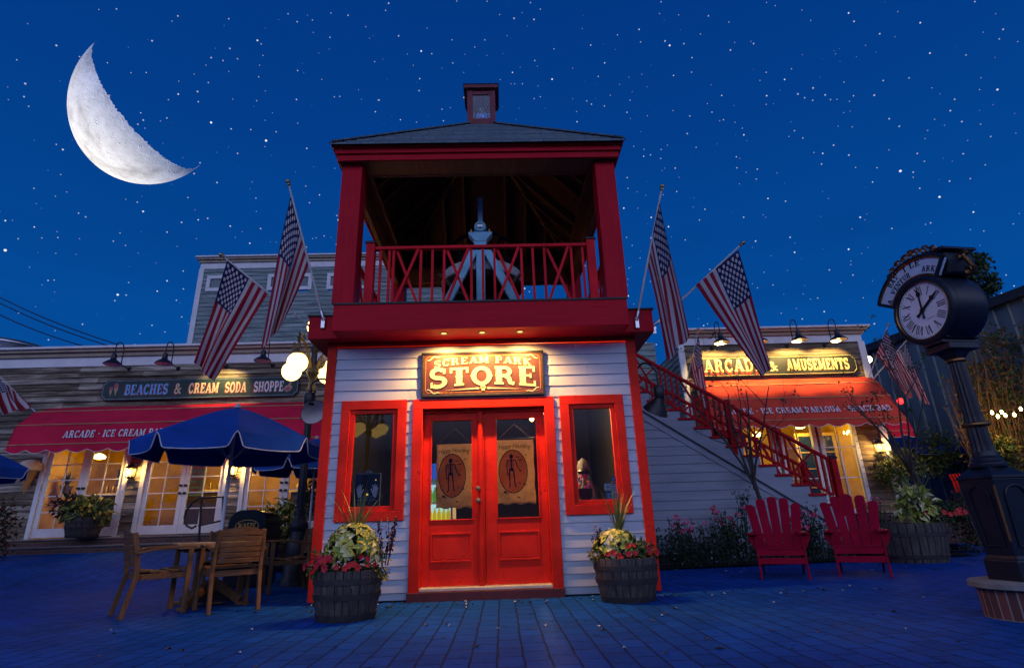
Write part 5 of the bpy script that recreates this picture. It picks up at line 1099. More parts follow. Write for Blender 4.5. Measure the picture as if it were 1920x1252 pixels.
# things inside the soda shop
def inside():
    rnd = random.Random(8)
    dk = paint('dark_furniture', (.04, .025, .015), .6); gr = fabric('green_apron', (.05, .16, .10)); cr = paint('cream_panel', (.6, .5, .25), .6)
    for k, (x, y, w_, h_, lab) in enumerate(((-10.2, 8.6, .9, 1.05, 'dark serving counter inside behind the first french doors'), (-7.9, 9.0, 1.3, 1.1, 'dark counter inside behind the middle french doors'), (-5.0, 8.8, 1.1, 1.0, 'dark counter inside behind the third french doors'))):
        T = thing('counter', lab, 'counter', (x, y, FL)); mb = MB(); mb.box((x-w_/2, y, FL), (x+w_/2, y+.5, FL+h_)); mb.build('cabinet', dk, T, bevel=.01); mb = MB(); mb.box((x-w_/2-.04, y-.04, FL+h_), (x+w_/2+.04, y+.54, FL+h_+.05)); mb.build('worktop', cr, T, bevel=.008)
        mb = MB()
        for j in range(5): mb.lathe([(.05, 0), (.055, .12), (.03, .18), (.03, .22)], (x-w_/2+.12+j*w_/5.5, y+.2, FL+h_+.05), 10)
        mb.build('jar_row', M['brass'], T, smooth=True)
    for (px, py, Y, e, lab) in ((186, 857, 8.2, 7, 'lit pendant lamp glowing inside behind the first french doors'), (405, 850, 8.6, 5, 'lit pendant lamp inside behind the middle french doors'), (520, 860, 8.6, 4, 'lit pendant lamp inside behind the third french doors')):
        p = at(px, py, Y); T = thing('pendant_lamp', lab, 'pendant lamp', tuple(p)); mb = MB(); mb.lathe([(.05, -.05), (.14, -.03), (.15, .02), (.10, .07), (.03, .10)], p, 20); mb.build('shade', emit('pendant_glow', (1, .72, .22), e), T, smooth=True)
        mb = MB(); mb.tube([p+Vector((0, 0, .1)), Vector((p.x, p.y, 3.69))], .008, 6); mb.build('cord', M['black'], T)
        lamp('POINT', p+Vector((0, -.1, -.25)), 44, (1, .60, .10), T, .15)
    q0, q1 = at(352, 930, 7.5), at(386, 868, 7.5); T = thing('menu_poster', 'pale green menu poster inside the middle french doors', 'poster', (q0.x, 7.5, q0.z)); mb = MB(); mb.box((q0.x, 7.5, q0.z), (q1.x, 7.52, q1.z)); mb.build('sheet', paint('pale_green_card', (.22, .30, .14), .7), T)
    mb = MB(); w_, h_ = q1.x-q0.x, q1.z-q0.z
    for k, (a, b) in enumerate(((.15, .9), (.2, .75), (.1, .85), (.3, .7), (.15, .8))): mb.box((q0.x+w_*a, 7.494, q0.z+h_*(.82-.17*k)), (q0.x+w_*b, 7.499, q0.z+h_*(.90-.17*k)))
    mb.build('print', paint('poster_orange', (.4, .12, .02), .7), T)
    q0, q1 = at(216, 912, 7.4), at(226, 880, 7.4); T = thing('notice', 'small blue notice inside the first french doors', 'notice', (q0.x, 7.4, q0.z)); mb = MB(); mb.box((q0.x, 7.4, q0.z), (q1.x, 7.42, q1.z)); mb.build('card', paint('notice_blue', (.04, .16, .4), .6), T); mb = MB(); mb.box((q0.x+.03, 7.39, q0.z+.05), (q1.x-.03, 7.398, q1.z-.25)); mb.build('print', paint('notice_white', (.5, .5, .5), .6), T)
    p = at(128, 900, 8.3); T = thing('house_plant', 'dark leafy house plant inside behind the first french doors', 'plant', (p.x, p.y, FL+1.1)); mb = MB(); blades(mb, (p.x, p.y, FL+1.25), 26, .5, 1.2, rnd, .03); mb.build('leaves', LG[1], T); mb = MB(); mb.lathe([(.1, 0), (.14, .2)], (p.x, p.y, FL+1.1), 12); mb.build('pot', dk, T)
inside()
def icecream():
    p = at(55, 882, FYB-.16); q = at(58, 925, FYB-.16); r = (at(74, 882, FYB-.16)-at(36, 882, FYB-.16)).length/2; T = thing('ice_cream_cone', 'giant ice cream cone ornament on the grey board wall', 'cone ornament', (p.x, FYB-.16, q.z))
    t = MT('waffle'); v = t.coord(rot=(0, radians(45), 0), scale=(22, 22, 22)); ck = t.N('ShaderNodeTexWave'); ck.inputs['Scale'].default_value = .5; t.l.new(v, ck.inputs[0]); ck2 = t.N('ShaderNodeTexWave'); ck2.inputs['Scale'].default_value = .5; t.l.new(t.coord(rot=(0, radians(-45), 0), scale=(22, 22, 22)), ck2.inputs[0])
    m_ = t.math('MAXIMUM', ck.outputs[1], ck2.outputs[1]); t.bump(m_, .6, .02); wf = t.fin(t.ramp(m_, [(.55, (.50, .30, .10)), (.9, (.30, .15, .04))]), .6)
    H = p.z-q.z; mb = MB(); mb.lathe([(.012, 0), (r*.45, H*.55), (r*.74, H*1.02), (r*.76, H*1.04)], (p.x, p.y, q.z), 22); mb.build('cone', wf, T, smooth=True)
    mb = MB(); prof = [(r*.72, 0), (r*.98, .015), (r*1.03, .05), (r*.97, .10)]+[(r*.97*cos(a), .10+r*.85*sin(a)) for a in [k*pi/2/8 for k in range(1, 9)]]; mb.lathe([(a, b*.9) for a, b in prof], (p.x, p.y, p.z-.01), 26, flute=.015); mb.build('scoop', paint('vanilla_scoop', (.70, .58, .42), .5, 6, .15, bump=.5), T, smooth=True)
    mb = MB(); mb.box((p.x-.05, FYB-.05, p.z-.15), (p.x+.05, FYB-.02, p.z+.02)); mb.bar((p.x, FYB-.04, p.z-.05), (p.x, FYB-.15, p.z-.05), .04, .04); mb.build('bracket', M['black'], T)
icecream()
def bulb_dome():   # big roof vent on the left roof
    p = at(0, 650, 8.5); T = thing('roof_vent', 'shiny round metal vent on the soda shop roof at left edge', 'roof vent', (p.x, 8.9, 5.3)); a = at(-60, 632, 8.9); b = at(81, 640, 8.9); c = at(0, 650, 8.9); r = (b.x-a.x)/2; cx = (a.x+b.x)/2; zt = at(10, 633, 8.9-r).z+.10
    mb = MB(); mb.lathe([(r*.98, 5.2), (r, zt-.03), (r*1.02, zt), (r*.5, zt+.05), (0, zt+.06)], (cx, 8.9, 0), 48); mb.build('drum', M['steel'], T, smooth=True); mb = MB(); mb.lathe([(r*1.03, zt-.10), (r*1.04, zt-.09), (r*1.04, zt-.06), (r*1.03, zt-.05)], (cx, 8.9, 0), 48); mb.build('rim', M['steel'], T, smooth=True)
bulb_dome()
for k, (y0, x1, y1) in enumerate(((551, 262, 655), (561, 240, 655), (582, 200, 655))):
    a = at(-60, y0-60*(y1-y0)/x1, 16); b = at(x1+40, y1+16, 12); mb = MB(); n = 16; mb.tube([a.lerp(b, i/n)-Vector((0, 0, .25*sin(pi*i/n))) for i in range(n+1)], .022, 6); tag(mb.build('power_line', M['rough_black'], smooth=True), ('highest', 'middle', 'lowest')[k]+' of three dark cables crossing the sky at left', 'cable', 'overhead cables')
# tall grey building further back
def tall():
    Y = 15.0; a = at(378, 500, Y); x0 = at(346, 640, Y).x; x1 = -1.5; zt = at(380, 505, Y).z; T = thing('tall_building', 'tall grey clapboard building behind the soda shop with small windows', 'building', (x0+5, Y, 4))
    x0 = at(378, 500, Y).x; wins = []
    for px0, py0, px1, py1 in ((385, 516, 466, 547), (500, 513, 587, 545), (612, 511, 700, 543)):
        p, q = at(px0, py1, Y), at(px1, py0, Y); wins.append((p.x, q.x, p.z, q.z))
    mb = MB(); siding(mb, (x0, Y, 0), (1, 0, 0), x1-x0, 4.5, zt, .20, holes=[(w_[0]-x0+.1, w_[1]-x0-.1, w_[2]+.1, w_[3]-.1) for w_ in wins], lip=.03, jitter=.004, seed=4); mb.build('front_wall', GW2, T)
    mb = MB(); siding(mb, (x0, Y+9, 0), (0, -1, 0), 9, 4.5, zt, .20, out=(-1, 0, 0), lip=.03); mb.build('side_wall', GW2, T)
    mb = MB(); mb.box((x0-.05, Y-.05, 4.5), (x0+.16, Y+.02, zt)); mb.build('corner_board', M['trimwhite'], T); cornice(T, x0, x1, Y, zt+.3)
    for (a0, a1, b0, b1) in wins:
        mb = MB(); frame(mb, a0, a1, b0, b1, Y-.06, Y+.06, .16); f_ = mb.build('window', TRIMW, T, bevel=.01); mb = MB(); mb.box((a0+.15, Y+.0, b0+.15), (a1-.15, Y+.01, b1-.15)); mb.build('pane', paint('window_dusk_glass', (.06, .11, .12), .06), f_)
        mb = MB(); xc = (a0+a1)/2; mb.box((xc-.05, Y-.04, b0+.16), (xc+.05, Y-.002, b1-.16)); mb.build('mullion', TRIMW, f_)
tall()
# ------------------------------------------------------------------ globe street lamp
def street_lamp(x, y, label, ang0=0):
    z0 = gz(x, y); T = thing('street_lamp', label, 'street lamp', (x, y, z0), 'globe street lamps')
    IR = paint('lamp_post_iron', (.020, .024, .032), .45, 10, .3)
    mb = MB(); mb.lathe([(.22, 0), (.22, .10), (.19, .14), (.19, .30), (.15, .36), (.17, .42), (.165, .62), (.12, .72), (.115, .80)], (x, y, z0), 16, flute=.06); mb.lathe([(.115, .80), (.15, .86), (.14, .93), (.10, .97), (.085, 1.05), (.095, 1.10), (.075, 1.16)], (x, y, z0), 24); mb.build('base', IR, T, smooth=True)
    mb = MB(); mb.lathe([(.072, 1.16), (.055, 3.05)], (x, y, z0), 20, flute=.08); mb.lathe([(.055, 3.05), (.085, 3.08), (.085, 3.12), (.06, 3.16), (.05, 3.3), (.075, 3.36), (.11, 3.42), (.09, 3.5), (.055, 3.56), (.05, 3.8), (.075, 3.85), (.05, 3.9), (.045, 4.02), (.10, 4.06), (.08, 4.10)], (x, y, z0), 20); mb.build('post', IR, T, smooth=True)
    gm = emit('globe_glow', (1, .62, .17), 5.5); og = paint('ornate_iron', (.10, .085, .05), .45, 20, .4)
    def globe(c):
        mb = MB(); mb.lathe([(.17*sin(a), -.17*cos(a)) for a in [pi*k/14 for k in range(15)]], c, 24); mb.build('globe', gm, T, smooth=True)
        mb = MB(); mb.lathe([(.165*sin(.6), .165*cos(.6)), (.10, .16), (.06, .20), (.035, .26)], c, 16); mb.build('fitter', og, T, smooth=True)
        lamp('POINT', c, 180, (1, .58, .15), T, .17)
    for k in range(4):
        a = radians(ang0+90*k); d = Vector((cos(a), sin(a), 0)); o = Vector((x, y, z0)); R_ = .44
        mb = MB(); pts = [o+d*.05+Vector((0, 0, 3.45)), o+d*.16+Vector((0, 0, 3.72)), o+d*.30+Vector((0, 0, 3.90)), o+d*R_+Vector((0, 0, 3.92)), o+d*(R_+.05)+Vector((0, 0, 3.86))]; mb.tube(pts, [.028, .026, .024, .022, .016], 8)
        sp = [o+d*(.24+.085*(1-t/14)*cos(t*.75))+Vector((0, 0, 3.62+.085*(1-t/14)*sin(t*.75))) for t in range(13)]; mb.tube(sp, .013, 6)
        sp = [o+d*(R_-.08+.07*(1-t/14)*cos(2+t*.75))+Vector((0, 0, 3.98+.07*(1-t/14)*sin(2+t*.75))) for t in range(13)]; mb.tube(sp, .012, 6)
        mb.lathe([(.03, 0), (.05, .03), (.02, .07), (.03, .10), (0, .14)], o+d*(R_+.0)+Vector((0, 0, 3.92)), 10); mb.tube([o+d*R_+Vector((0, 0, 3.92)), o+d*R_+Vector((0, 0, 3.75))], .02, 8); mb.build('arm', og, T, smooth=True)
        globe(o+d*R_+Vector((0, 0, 3.50)))
    c = Vector((x, y, z0+4.28)); mb = MB(); mb.lathe([(.17*sin(a), -.17*cos(a)) for a in [pi*k/14 for k in range(15)]], c, 24); mb.build('globe', gm, T, smooth=True); lamp('POINT', c, 180, (1, .58, .15), T, .17)
street_lamp(at(570, 880, 2.5).x, 2.5, 'ornate iron street lamp with glowing round globes beside the store', 73)
# ------------------------------------------------------------------ umbrellas
BLU = fabric('navy_canvas', (.010, .055, .26), .8, 0, 2, .2); PIP = paint('white_piping', (.55, .56, .58), .7)
def umbrella(x, y, zr, za, R, label, rot=0, n=8, pole_to=None, drop=.17):
    T = thing('patio_umbrella', label, 'umbrella', (x, y, pole_to if pole_to is not None else gz(x, y)), 'blue patio umbrellas'); c = Vector((x, y, 0)); A = [radians(rot+360*k/n) for k in range(n)]
    mb = MB(); V = MB(); Pp = MB()
    for k in range(n):
        a0, a1 = A[k], A[(k+1) % n]+(2*pi if k == n-1 else 0); rows = []
        for i in range(9):
            f_ = i/8; row = []
            for j in range(9):
                g = j/8; p0 = Vector((cos(a0), sin(a0), 0)); p1 = Vector((cos(a1), sin(a1), 0)); q = p0.lerp(p1, g)*R*f_; sag = .05*R*f_*4*g*(1-g)*f_
                zz = za+(zr-za)*(f_**1.25)-sag*.35; q = q*(1-.05*4*g*(1-g)*f_); row.append(c+q+Vector((0, 0, zz)))
            rows.append(row)
        mb.sheet(rows); e = rows[-1]; r1 = []
        for j, p in enumerate(e):
            g = j/8; out = (p-c); out.z = 0; out.normalize(); dd = drop*min(1, 5.5*min(g, 1-g)) if 0 < g < 1 else 0; r1.append(p+out*.03*(dd/drop)+Vector((0, 0, -dd)))
        ee, rr = [], []
        for j in range(33):
            g = j/32; t = g*8; i = min(7, int(t)); p = e[i].lerp(e[i+1], t-i); out = (p-c); out.z = 0; out.normalize(); k_ = min(1, max(0, (min(g, 1-g)-.015)/.085)); ee.append(p); rr.append(p+out*.025*k_+Vector((0, 0, -drop*k_-.002)))
        V.sheet([ee, rr]); Pp.tube(rr, .006, 5)
    mb.build('canopy', BLU, T, smooth=True); v = V.build('valance', BLU, T); Pp.build('piping', PIP, v)
    mb = MB()
    for k in range(n): mb.bar(c+Vector((0, 0, za-.04)), c+Vector((cos(A[k])*R*.97, sin(A[k])*R*.97, zr-.012)), .014, .014); mb.bar(c+Vector((0, 0, zr-.22)), c+Vector((cos(A[k])*R*.5, sin(A[k])*R*.5, za+(zr-za)*.43-.02)), .010, .010)
    mb.build('ribs', paint('pale_ribs', (.4, .4, .42), .5), T)
    mb = MB(); zb = pole_to if pole_to is not None else gz(x, y); mb.tube([c+Vector((0, 0, zb)), c+Vector((0, 0, za+.01))], .021, 12); mb.build('pole', paint('white_pole', (.50, .52, .56), .4, 6, .1), T, smooth=True)
    mb = MB(); mb.lathe([(.05, 0), (.05, .01), (.025, .02), (.03, .04), (.018, .055), (0, .06)], c+Vector((0, 0, za)), 14); mb.build('finial', paint('white_cap', (.6, .6, .62), .5), T, smooth=True); return T
UX, UY = -3.30, .36
def _mirror_lamp():      # the second globe lamp stands behind the photographer: the left window mirrors it
    q = at(692, 783, .01); d = q-CP; t = (3.86-q.z)/d.z; return q.x+d.x*t, q.y-d.y*t
lx_, ly_ = _mirror_lamp(); street_lamp(lx_, ly_, 'ornate globe street lamp standing alone out on the open plaza', 20)
umbrella(UX+.02, UY, 1.90, 2.375, 1.13, 'big blue patio umbrella over the wooden table in front', 27, pole_to=.05)
umbrella(-3.72, 5.0, 2.12, 2.66, 1.25, 'blue patio umbrella behind the globe street lamp', 40)
p = at(-60, 905, 2.6); umbrella(p.x-.62, 2.6, at(33, 880, 2.6).z+.07, at(33, 880, 2.6).z+.62, 1.26, 'blue patio umbrella cut off at the far left edge', 22)
# ------------------------------------------------------------------ wooden table and armchairs
TK = wood('teak', (.085, .038, .013), (.24, .12, .045), 'x', .55, 1.3, .3); TKZ = wood('teak_upright', (.085, .038, .013), (.24, .12, .045), 'z', .55, 1.3, .3)
TKT = wood('pale_teak_top', (.20, .11, .05), (.38, .23, .11), 'x', .45, 1.0, .25, .4)
def table():
    T = thing('patio_table', 'square wooden patio table under the big blue umbrella', 'table', (UX, UY, 0), None, 0); h = .43; zt = .705
    mb = MB()
    for i in range(6): x0 = -h+2*h*i/6+.004; mb.box((x0, -h, zt-.028), (x0+2*h/6-.008, h, zt))
    mb.build('tabletop', TKT, T, local=True, bevel=.006)
    mb = MB(); mb.box((-h-.015, -h-.03, zt-.060), (h+.015, -h-.002, zt+.002)); mb.box((-h-.015, h+.002, zt-.060), (h+.015, h+.03, zt+.002)); mb.box((-h-.03, -h, zt-.060), (-h-.003, h, zt+.002)); mb.box((h+.003, -h, zt-.060), (h+.03, h, zt+.002)); mb.build('edge', TKT, T, local=True, bevel=.01)
    mb = MB(); mb.box((-h+.06, -h+.06, zt-.10), (h-.06, -h+.085, zt-.03)); mb.box((-h+.06, h-.085, zt-.10), (h-.06, h-.06, zt-.03)); mb.box((-h+.06, -h+.085, zt-.10), (-h+.085, h-.085, zt-.03)); mb.box((h-.085, -h+.085, zt-.10), (h-.06, h-.085, zt-.03)); mb.build('apron', TK, T, local=True)
    mb = MB(); mb.lathe([(.06, .14), (.075, .22), (.05, .30), (.05, .60)], (0, 0, 0), 12); mb.build('pedestal', TKZ, T, local=True)
    for k in range(4):
        a = k*pi/2+pi/4; d = Vector((cos(a), sin(a), 0)); mb = MB(); mb.bar(d*.05+Vector((0, 0, .24)), d*.40+Vector((0, 0, .05)), .06, .09); mb.bar(d*.36+Vector((0, 0, .02)), d*.50+Vector((0, 0, .02)), .07, .04); mb.build('leg', TK, T, local=True, bevel=.008)
    mb = MB(); mb.lathe([(.24, .0), (.25, .03), (.20, .07), (.06, .09), (.05, .16)], (0, 0, .05), 24); mb.build('umbrella_base', M['rough_black'], T, local=True, smooth=True); T.rotation_euler.z = radians(33)
table()
def chair_proto():
    T = thing('patio_armchair', 'x', 'armchair', (0, 0, 0), 'wooden armchairs on the plaza'); w = .235; sd = .43    # faces -y
    mb = MB(); n = 5
    for i in range(n):
        y0 = -.24+i*.094; mb.box((-w, y0, sd-.018+.012*abs(i-2)), (w, y0+.084, sd+.006+.012*abs(i-2)))
    mb.build('seat', TK, T, local=True, bevel=.005)
    mb = MB(); mb.box((-w-.01, -.25, sd-.075), (w+.01, -.222, sd-.012)); mb.box((-w-.01, .21, sd-.07), (w+.01, .238, sd-.01)); mb.box((-w-.012, -.222, sd-.07), (-w+.012, .21, sd-.012)); mb.box((w-.012, -.222, sd-.07), (w+.012, .21, sd-.012)); mb.build('seat_rail', TK, T, local=True, bevel=.004)
    for s_ in (-1, 1):
        mb = MB(); mb.bar((s_*.265, -.24, 0), (s_*.262, -.235, .655), .042, .052, (0, 1, 0)); mb.build('leg', TKZ, T, local=True, bevel=.008)
        mb = MB(); pts = [Vector((s_*.245, .33, 0)), Vector((s_*.245, .25, .40)), Vector((s_*.24, .275, .62)), Vector((s_*.225, .325, .83))]
        for a, b in zip(pts[:-1], pts[1:]): mb.bar(a, b+(b-a).normalized()*.006, .040, .048, (0, 1, 0))
        mb.build('leg', TKZ, T, local=True, bevel=.006)
        mb = MB(); pts = [Vector((s_*.255, .29, .625)), Vector((s_*.275, .05, .672)), Vector((s_*.275, -.18, .680)), Vector((s_*.27, -.275, .672))]
        for a, b in zip(pts[:-1], pts[1:]): mb.bar(a, b+(b-a).normalized()*.01, .055, .024)
        mb.build('arm', TK, T, local=True, bevel=.008)
    # curved slatted back with an arched crest
    mb = MB(); rows = 6; zb, zt = .49, .825
    def bp(u, v): z = zb+(zt-zb)*v; y = .268+(z-.50)*.18+.035*(1-u*u); return Vector((u*.215*(1-.03*v), y, z))
    for r in range(rows):
        v0, v1 = r/rows+.012, (r+1)/rows-.012; A, Bq, C_, D_ = [], [], [], []
        for i in range(9):
            u = -1+i/4; tp = v1+(.13*(1-u*u) if r == rows-1 else 0); a = bp(u, v0); b = bp(u, tp); A.append(a); Bq.append(b); C_.append(b+Vector((0, .020, 0))); D_.append(a+Vector((0, .020, 0)))
        mb.sheet([A, Bq, C_, D_, A])
        for e in (0, 8): mb.add([A[e], Bq[e], C_[e], D_[e]], [(0, 1, 2, 3)])
    mb.build('backrest', TK, T, local=True, bevel=.003); return T
ch = chair_proto()
def put_chair(first, x, y, face, label, z=None):
    o = ch if first else copy_tree(ch); o.location = (x, y, gz(x, y) if z is None else z); o.rotation_euler = (0, 0, math.atan2(face[1], face[0])+pi/2); o['label'] = label
put_chair(True, -3.62, -.26, (.72, .66), 'wooden armchair on the left of the table, seen from its side')
put_chair(False, -2.88, -.14, (-.62, .78), 'wooden armchair with its slatted back to us, front of the table')
put_chair(False, -2.90, 1.62, (-.86, -.50), 'wooden armchair turned left, between the table and the store')
put_chair(False, -3.62, 1.22, (.30, -.95), 'wooden armchair behind the table, only its crest showing')
put_chair(False, -2.52, 2.35, (-.9, -.2), 'wooden armchair half hidden behind the red corner of the store')
# ------------------------------------------------------------------ litter bin
def bin_():
    x, y = -3.86, 2.75; z0 = gz(x, y); T = thing('litter_bin', 'black domed waste bin with gold lettering behind the table', 'bin', (x, y, z0)); T.rotation_euler.z = 0; h = 1.13; w = .29; d = .36
    R_ = Matrix.Rotation(radians(3), 4, 'Z'); BK = paint('gloss_black', (.006, .006, .007), .22, 10, .3)
    prof = [(-w, 0), (w, 0), (w, h-.20)]+[(w-.20+.20*cos(a), h-.20+.20*sin(a)) for a in [k*pi/2/8 for k in range(1, 9)]]+[(-w+.20-.20*sin(a), h-.20+.20*cos(a)) for a in [k*pi/2/8 for k in range(9)]]
    mb = MB(); O = Vector((x, y, z0)); X = R_ @ Vector((1, 0, 0)); F_ = R_ @ Vector((0, -1, 0)); mb.prism(prof, O-F_*d, X, (0, 0, 1), F_*2*d); mb.build('bin_body', BK, T, bevel=.02)
    mb = MB(); q = [(p[0]*1.02, p[1]*1.01+.003) for p in prof if p[1] > .02]; mb.prism([(-w*1.02, .62)]+[(w*1.02, .62)]+q[2:], O+F_*d, X, (0, 0, 1), F_*.02); mb.build('flap', BK, T, bevel=.006)
    gold = paint('gold_leaf', (.50, .30, .06), .45, 20, .3); mb = MB(); fit_text(mb, 'WASTE', O+F_*(d+.022)-X*.135+Vector((0, 0, h-.27)), X, (0, 0, 1), F_, .27, .085, d=.004, fat=1.1); mb.build('waste_lettering', gold, T)
    mb = MB(); mb.prism([(-.10, 0), (.10, 0), (.10, .062), (-.10, .062)], O+F_*(d+.021)+Vector((0, 0, h-.36)), X, (0, 0, 1), F_*.003); mb.build('gold_plate', gold, T)
    mb = MB(); fit_text(mb, 'HERE', O+F_*(d+.0245)-X*.075+Vector((0, 0, h-.351)), X, (0, 0, 1), F_, .15, .044, d=.003, fat=1.0); mb.build('here_lettering', BK, T)
    mb = MB(); ps = arc(0, 0, .175, .085, 0, 360, 40); L, R2 = strip(ps, .010); n = len(L); c = O+F_*(d+.022)+Vector((0, 0, h-.225)); mb.add([c+X*p[0]+Vector((0, 0, p[1])) for p in L]+[c+X*p[0]+Vector((0, 0, p[1])) for p in R2], [(i, i+1, n+i+1, n+i) for i in range(n-1)]); mb.build('oval_rule', gold, T, solid=.003)
bin_()
# ------------------------------------------------------------------ hand rail by the steps
def handrail():
    Y = 5.6; px = lambda a, b: at(a, b, Y); T = thing('handrail', 'black looped steel handrail at the soda shop steps', 'handrail', tuple(px(372, 985)))
    mb = MB(); pts = [px(417, 975), px(418, 931), px(374, 933), px(360, 942), px(349, 958), px(346, 970), px(350, 985), px(360, 990), px(368, 985)]; mb.tube(pts, .024, 8); mb.tube([px(418, 975), px(418, 1022)], .024, 8); mb.tube([px(378, 933), px(372, 1028)], .024, 8); mb.tube([px(372, 985), px(418, 975)], .02, 8); mb.build('rail', M['black'], T, smooth=True)
handrail()
# ------------------------------------------------------------------ planters and shrubs along the soda shop
def tub(px, py, Y, rt, h, label, glabel, rr, n, mats, zb=None, L=.10, W=.06, seed=1):
    p = at(px, py, Y); z = zb if zb is not None else p.z; planter(p.x, Y, z, rt, rt*.8, h, label, 'tubs by the shop doors', 18)
    rnd = random.Random(seed); T = thing('leafy_plant', glabel, 'plant', (p.x, Y, z+h)); mb = MB(); clump(mb, (p.x, Y, z+h+rr[2]*.35), rr, n, L, W, rnd, len(mats), -.1, .4); mb.build('leaves', mats, T)
    mb = MB()
    for k in range(7): mb.tube([(p.x, Y, z+h*.9), (p.x+rr[0]*.6*cos(k), Y+rr[1]*.6*sin(k), z+h+rr[2]*.6)], .01, 5)
    mb.build('stems', STEM, T); return p
LYG = [leafmat('leaf_yellow_green', (.16, .17, .02), (.30, .28, .05)), leafmat('leaf_bright_green', (.09, .13, .02), (.17, .20, .03))]
tub(152, 1012, 6.25, .36, .42, 'dark wooden tub at the first french doors', 'yellow green coleus spilling over the tub at first doors', (.55, .32, .34), 420, LYG+[LG[1]], FL, .15, .09, 31)
p = at(125, 955, 6.3); rnd = random.Random(32); mb = MB(); clump(mb, (p.x, 6.3, p.z+.08), (.38, .3, .26), 260, .12, .05, rnd, 2, .5, .3); blades(mb, (p.x+.2, 6.3, p.z), 14, .55, 1.0, rnd, .014, 0); tag(mb.build('dark_bush', [LP[0], LG[1]]), 'dark purple bush at the back of the first door tub', 'bush')
tub(528, 992, 4.0, .36, .42, 'dark wooden tub behind the waste bin and the street lamp', 'tall yellow green bush between the waste bin and street lamp', (.46, .36, .62), 900, LYG+[LG[0]], gz(-4, 4), .15, .06, 33)
p = at(590, 935, 5.6); rnd = random.Random(34); mb = MB(); clump(mb, (p.x, 5.6, p.z), (.35, .3, .5), 360, .13, .05, rnd, 2, .4, .3); tag(mb.build('green_bush', LG), 'dark green bush behind the street lamp by the red corner', 'bush')
p = at(2, 990, 5.2); rnd = random.Random(35); mb = MB(); clump(mb, (p.x-.1, 5.2, p.z-.05), (.42, .4, .75), 620, .09, .05, rnd, 2, .2, .3); tag(mb.build('russet_shrub', [leafmat('leaf_russet', (.05, .014, .010), (.12, .03, .015)), LG[1]]), 'dark russet shrub at the far left edge', 'shrub')
# ------------------------------------------------------------------ arcade on the right, same facade line
def sash_door(parent, x0, x1, zt, rows=3, cols=2):
    mb = MB(); frame(mb, x0, x1, FL, zt, FYB-.03, FYB+.08, .10); d = mb.build('door', TRIMW, parent, bevel=.004); g0, g1, h0, h1 = x0+.10, x1-.10, FL+.10, zt-.10
    mb = MB(); m_ = .013
    for k in range(1, cols): x = g0+(g1-g0)*k/cols; mb.box((x-m_, FYB-.005, h0), (x+m_, FYB+.03, h1))
    for k in range(1, rows):
        z = h0+(h1-h0)*k/rows
        for c in range(cols): mb.box((g0+(g1-g0)*c/cols+(m_ if c else 0), FYB-.002, z-m_), (g0+(g1-g0)*(c+1)/cols-(m_ if c < cols-1 else 0), FYB+.028, z+m_))
    mb.build('muntin', TRIMW, d); mb = MB(); mb.box((g0-.004, FYB+.012, h0-.004), (g1+.004, FYB+.016, h1+.004)); mb.build('pane', M['glass'], d)
def arcade():
    S = thing('arcade_building', 'low board sided arcade building with lit sign and red awning', 'arcade', (7.5, FYB, FL)); x0, x1 = 5.04, 9.98; zt = at(1612, 640, FYB).z
    drs = []
    for a, b in (((1556, 900), (1612, 900)), ((1478, 870), (1536, 870)), ((1400, 850), (1462, 850))): drs.append((at(*a, FYB).x-.62, at(*b, FYB).x-.45))
    e = [(x0+.5, x0+1.18), (x0+1.30, x0+2.0), (x0+2.18, x0+2.92), (x0+3.06, x0+3.84)]; zd = 3.25
    doors = [(at(1545, 870, FYB).x, at(1618, 870, FYB).x), (at(1468, 870, FYB).x, at(1540, 870, FYB).x), (at(1390, 870, FYB).x, at(1462, 870, FYB).x)]
    holes = [(a-x0+.06, b-x0-.06, FL, zd-.06) for a, b in doors]
    mb = MB(); siding(mb, (x0, FYB, 0), (1, 0, 0), x1-x0, FL, zt-.02, .155, holes=holes, lip=.03, jitter=.006, seed=9); mb.build('front_wall', GW3, S)
    mb = MB(); siding(mb, (x1, FYB, 0), (0, 1, 0), 6, FL, zt-.02, .155, out=(1, 0, 0), lip=.03); mb.build('side_wall', GW2, S)
    mb = MB(); siding(mb, (x0, FYB+2.2, 0), (0, -1, 0), 2.2, FL, zt-.02, .155, out=(-1, 0, 0), lip=.03); mb.build('return_wall', GW2, S)
    for a, b in ((x0-.05, x0+.11), (x1-.12, x1+.06)):
        mb = MB(); mb.box((a, FYB-.055, FL), (b, FYB+.02, zt)); mb.build('corner_board', TRIMW, S, bevel=.006)
    cornice(S, x0, x1, FYB, zt+.22, k_=.76)
    for a, b in doors: sash_door(S, a, b, zd)
    interior(S, x0+.2, x1-.2, 3.8, 3.0)
    Yr = 9.2; xr0 = 1.2; z2 = at(1230, 640, Yr).z; mb = MB(); siding(mb, (xr0, Yr, 0), (1, 0, 0), x0-xr0, FL, z2-.05, .19, lip=.03, jitter=.004, seed=5); mb.build('recessed_wall', GW2, S); cornice(S, xr0, x0-.25, Yr, z2+.22, ends=False)
    mb = MB(); mb.box((xr0, FYB+3.5, FL), (x1, FYB+3.6, zt)); mb.build('rear_wall', GW2, S)
    # plank platform in front
    mb = MB(); mb.box((3.9, 4.25, .2), (10.0, FYB+.2, FL-.03)); mb.build('platform', M['brick'], S)
    return S
arcade()
awning('awning', 'red canvas awning over the arcade doors, top lit orange by lamps', 5.32, 9.99, [(6.98, 4.20), (6.72, 3.98), (6.44, 3.57), (6.13, 2.97), (6.10, 2.80)], 'ARCADE . ICE CREAM PARLOUR . SNACK BAR', (5.62, 9.80), .165, col=fabric('lamplit_awning_canvas', (.56, .058, .032), .8, 0, 1.2, .18))  # canvas colour shifted to orange to carry the glow of the sign lamps
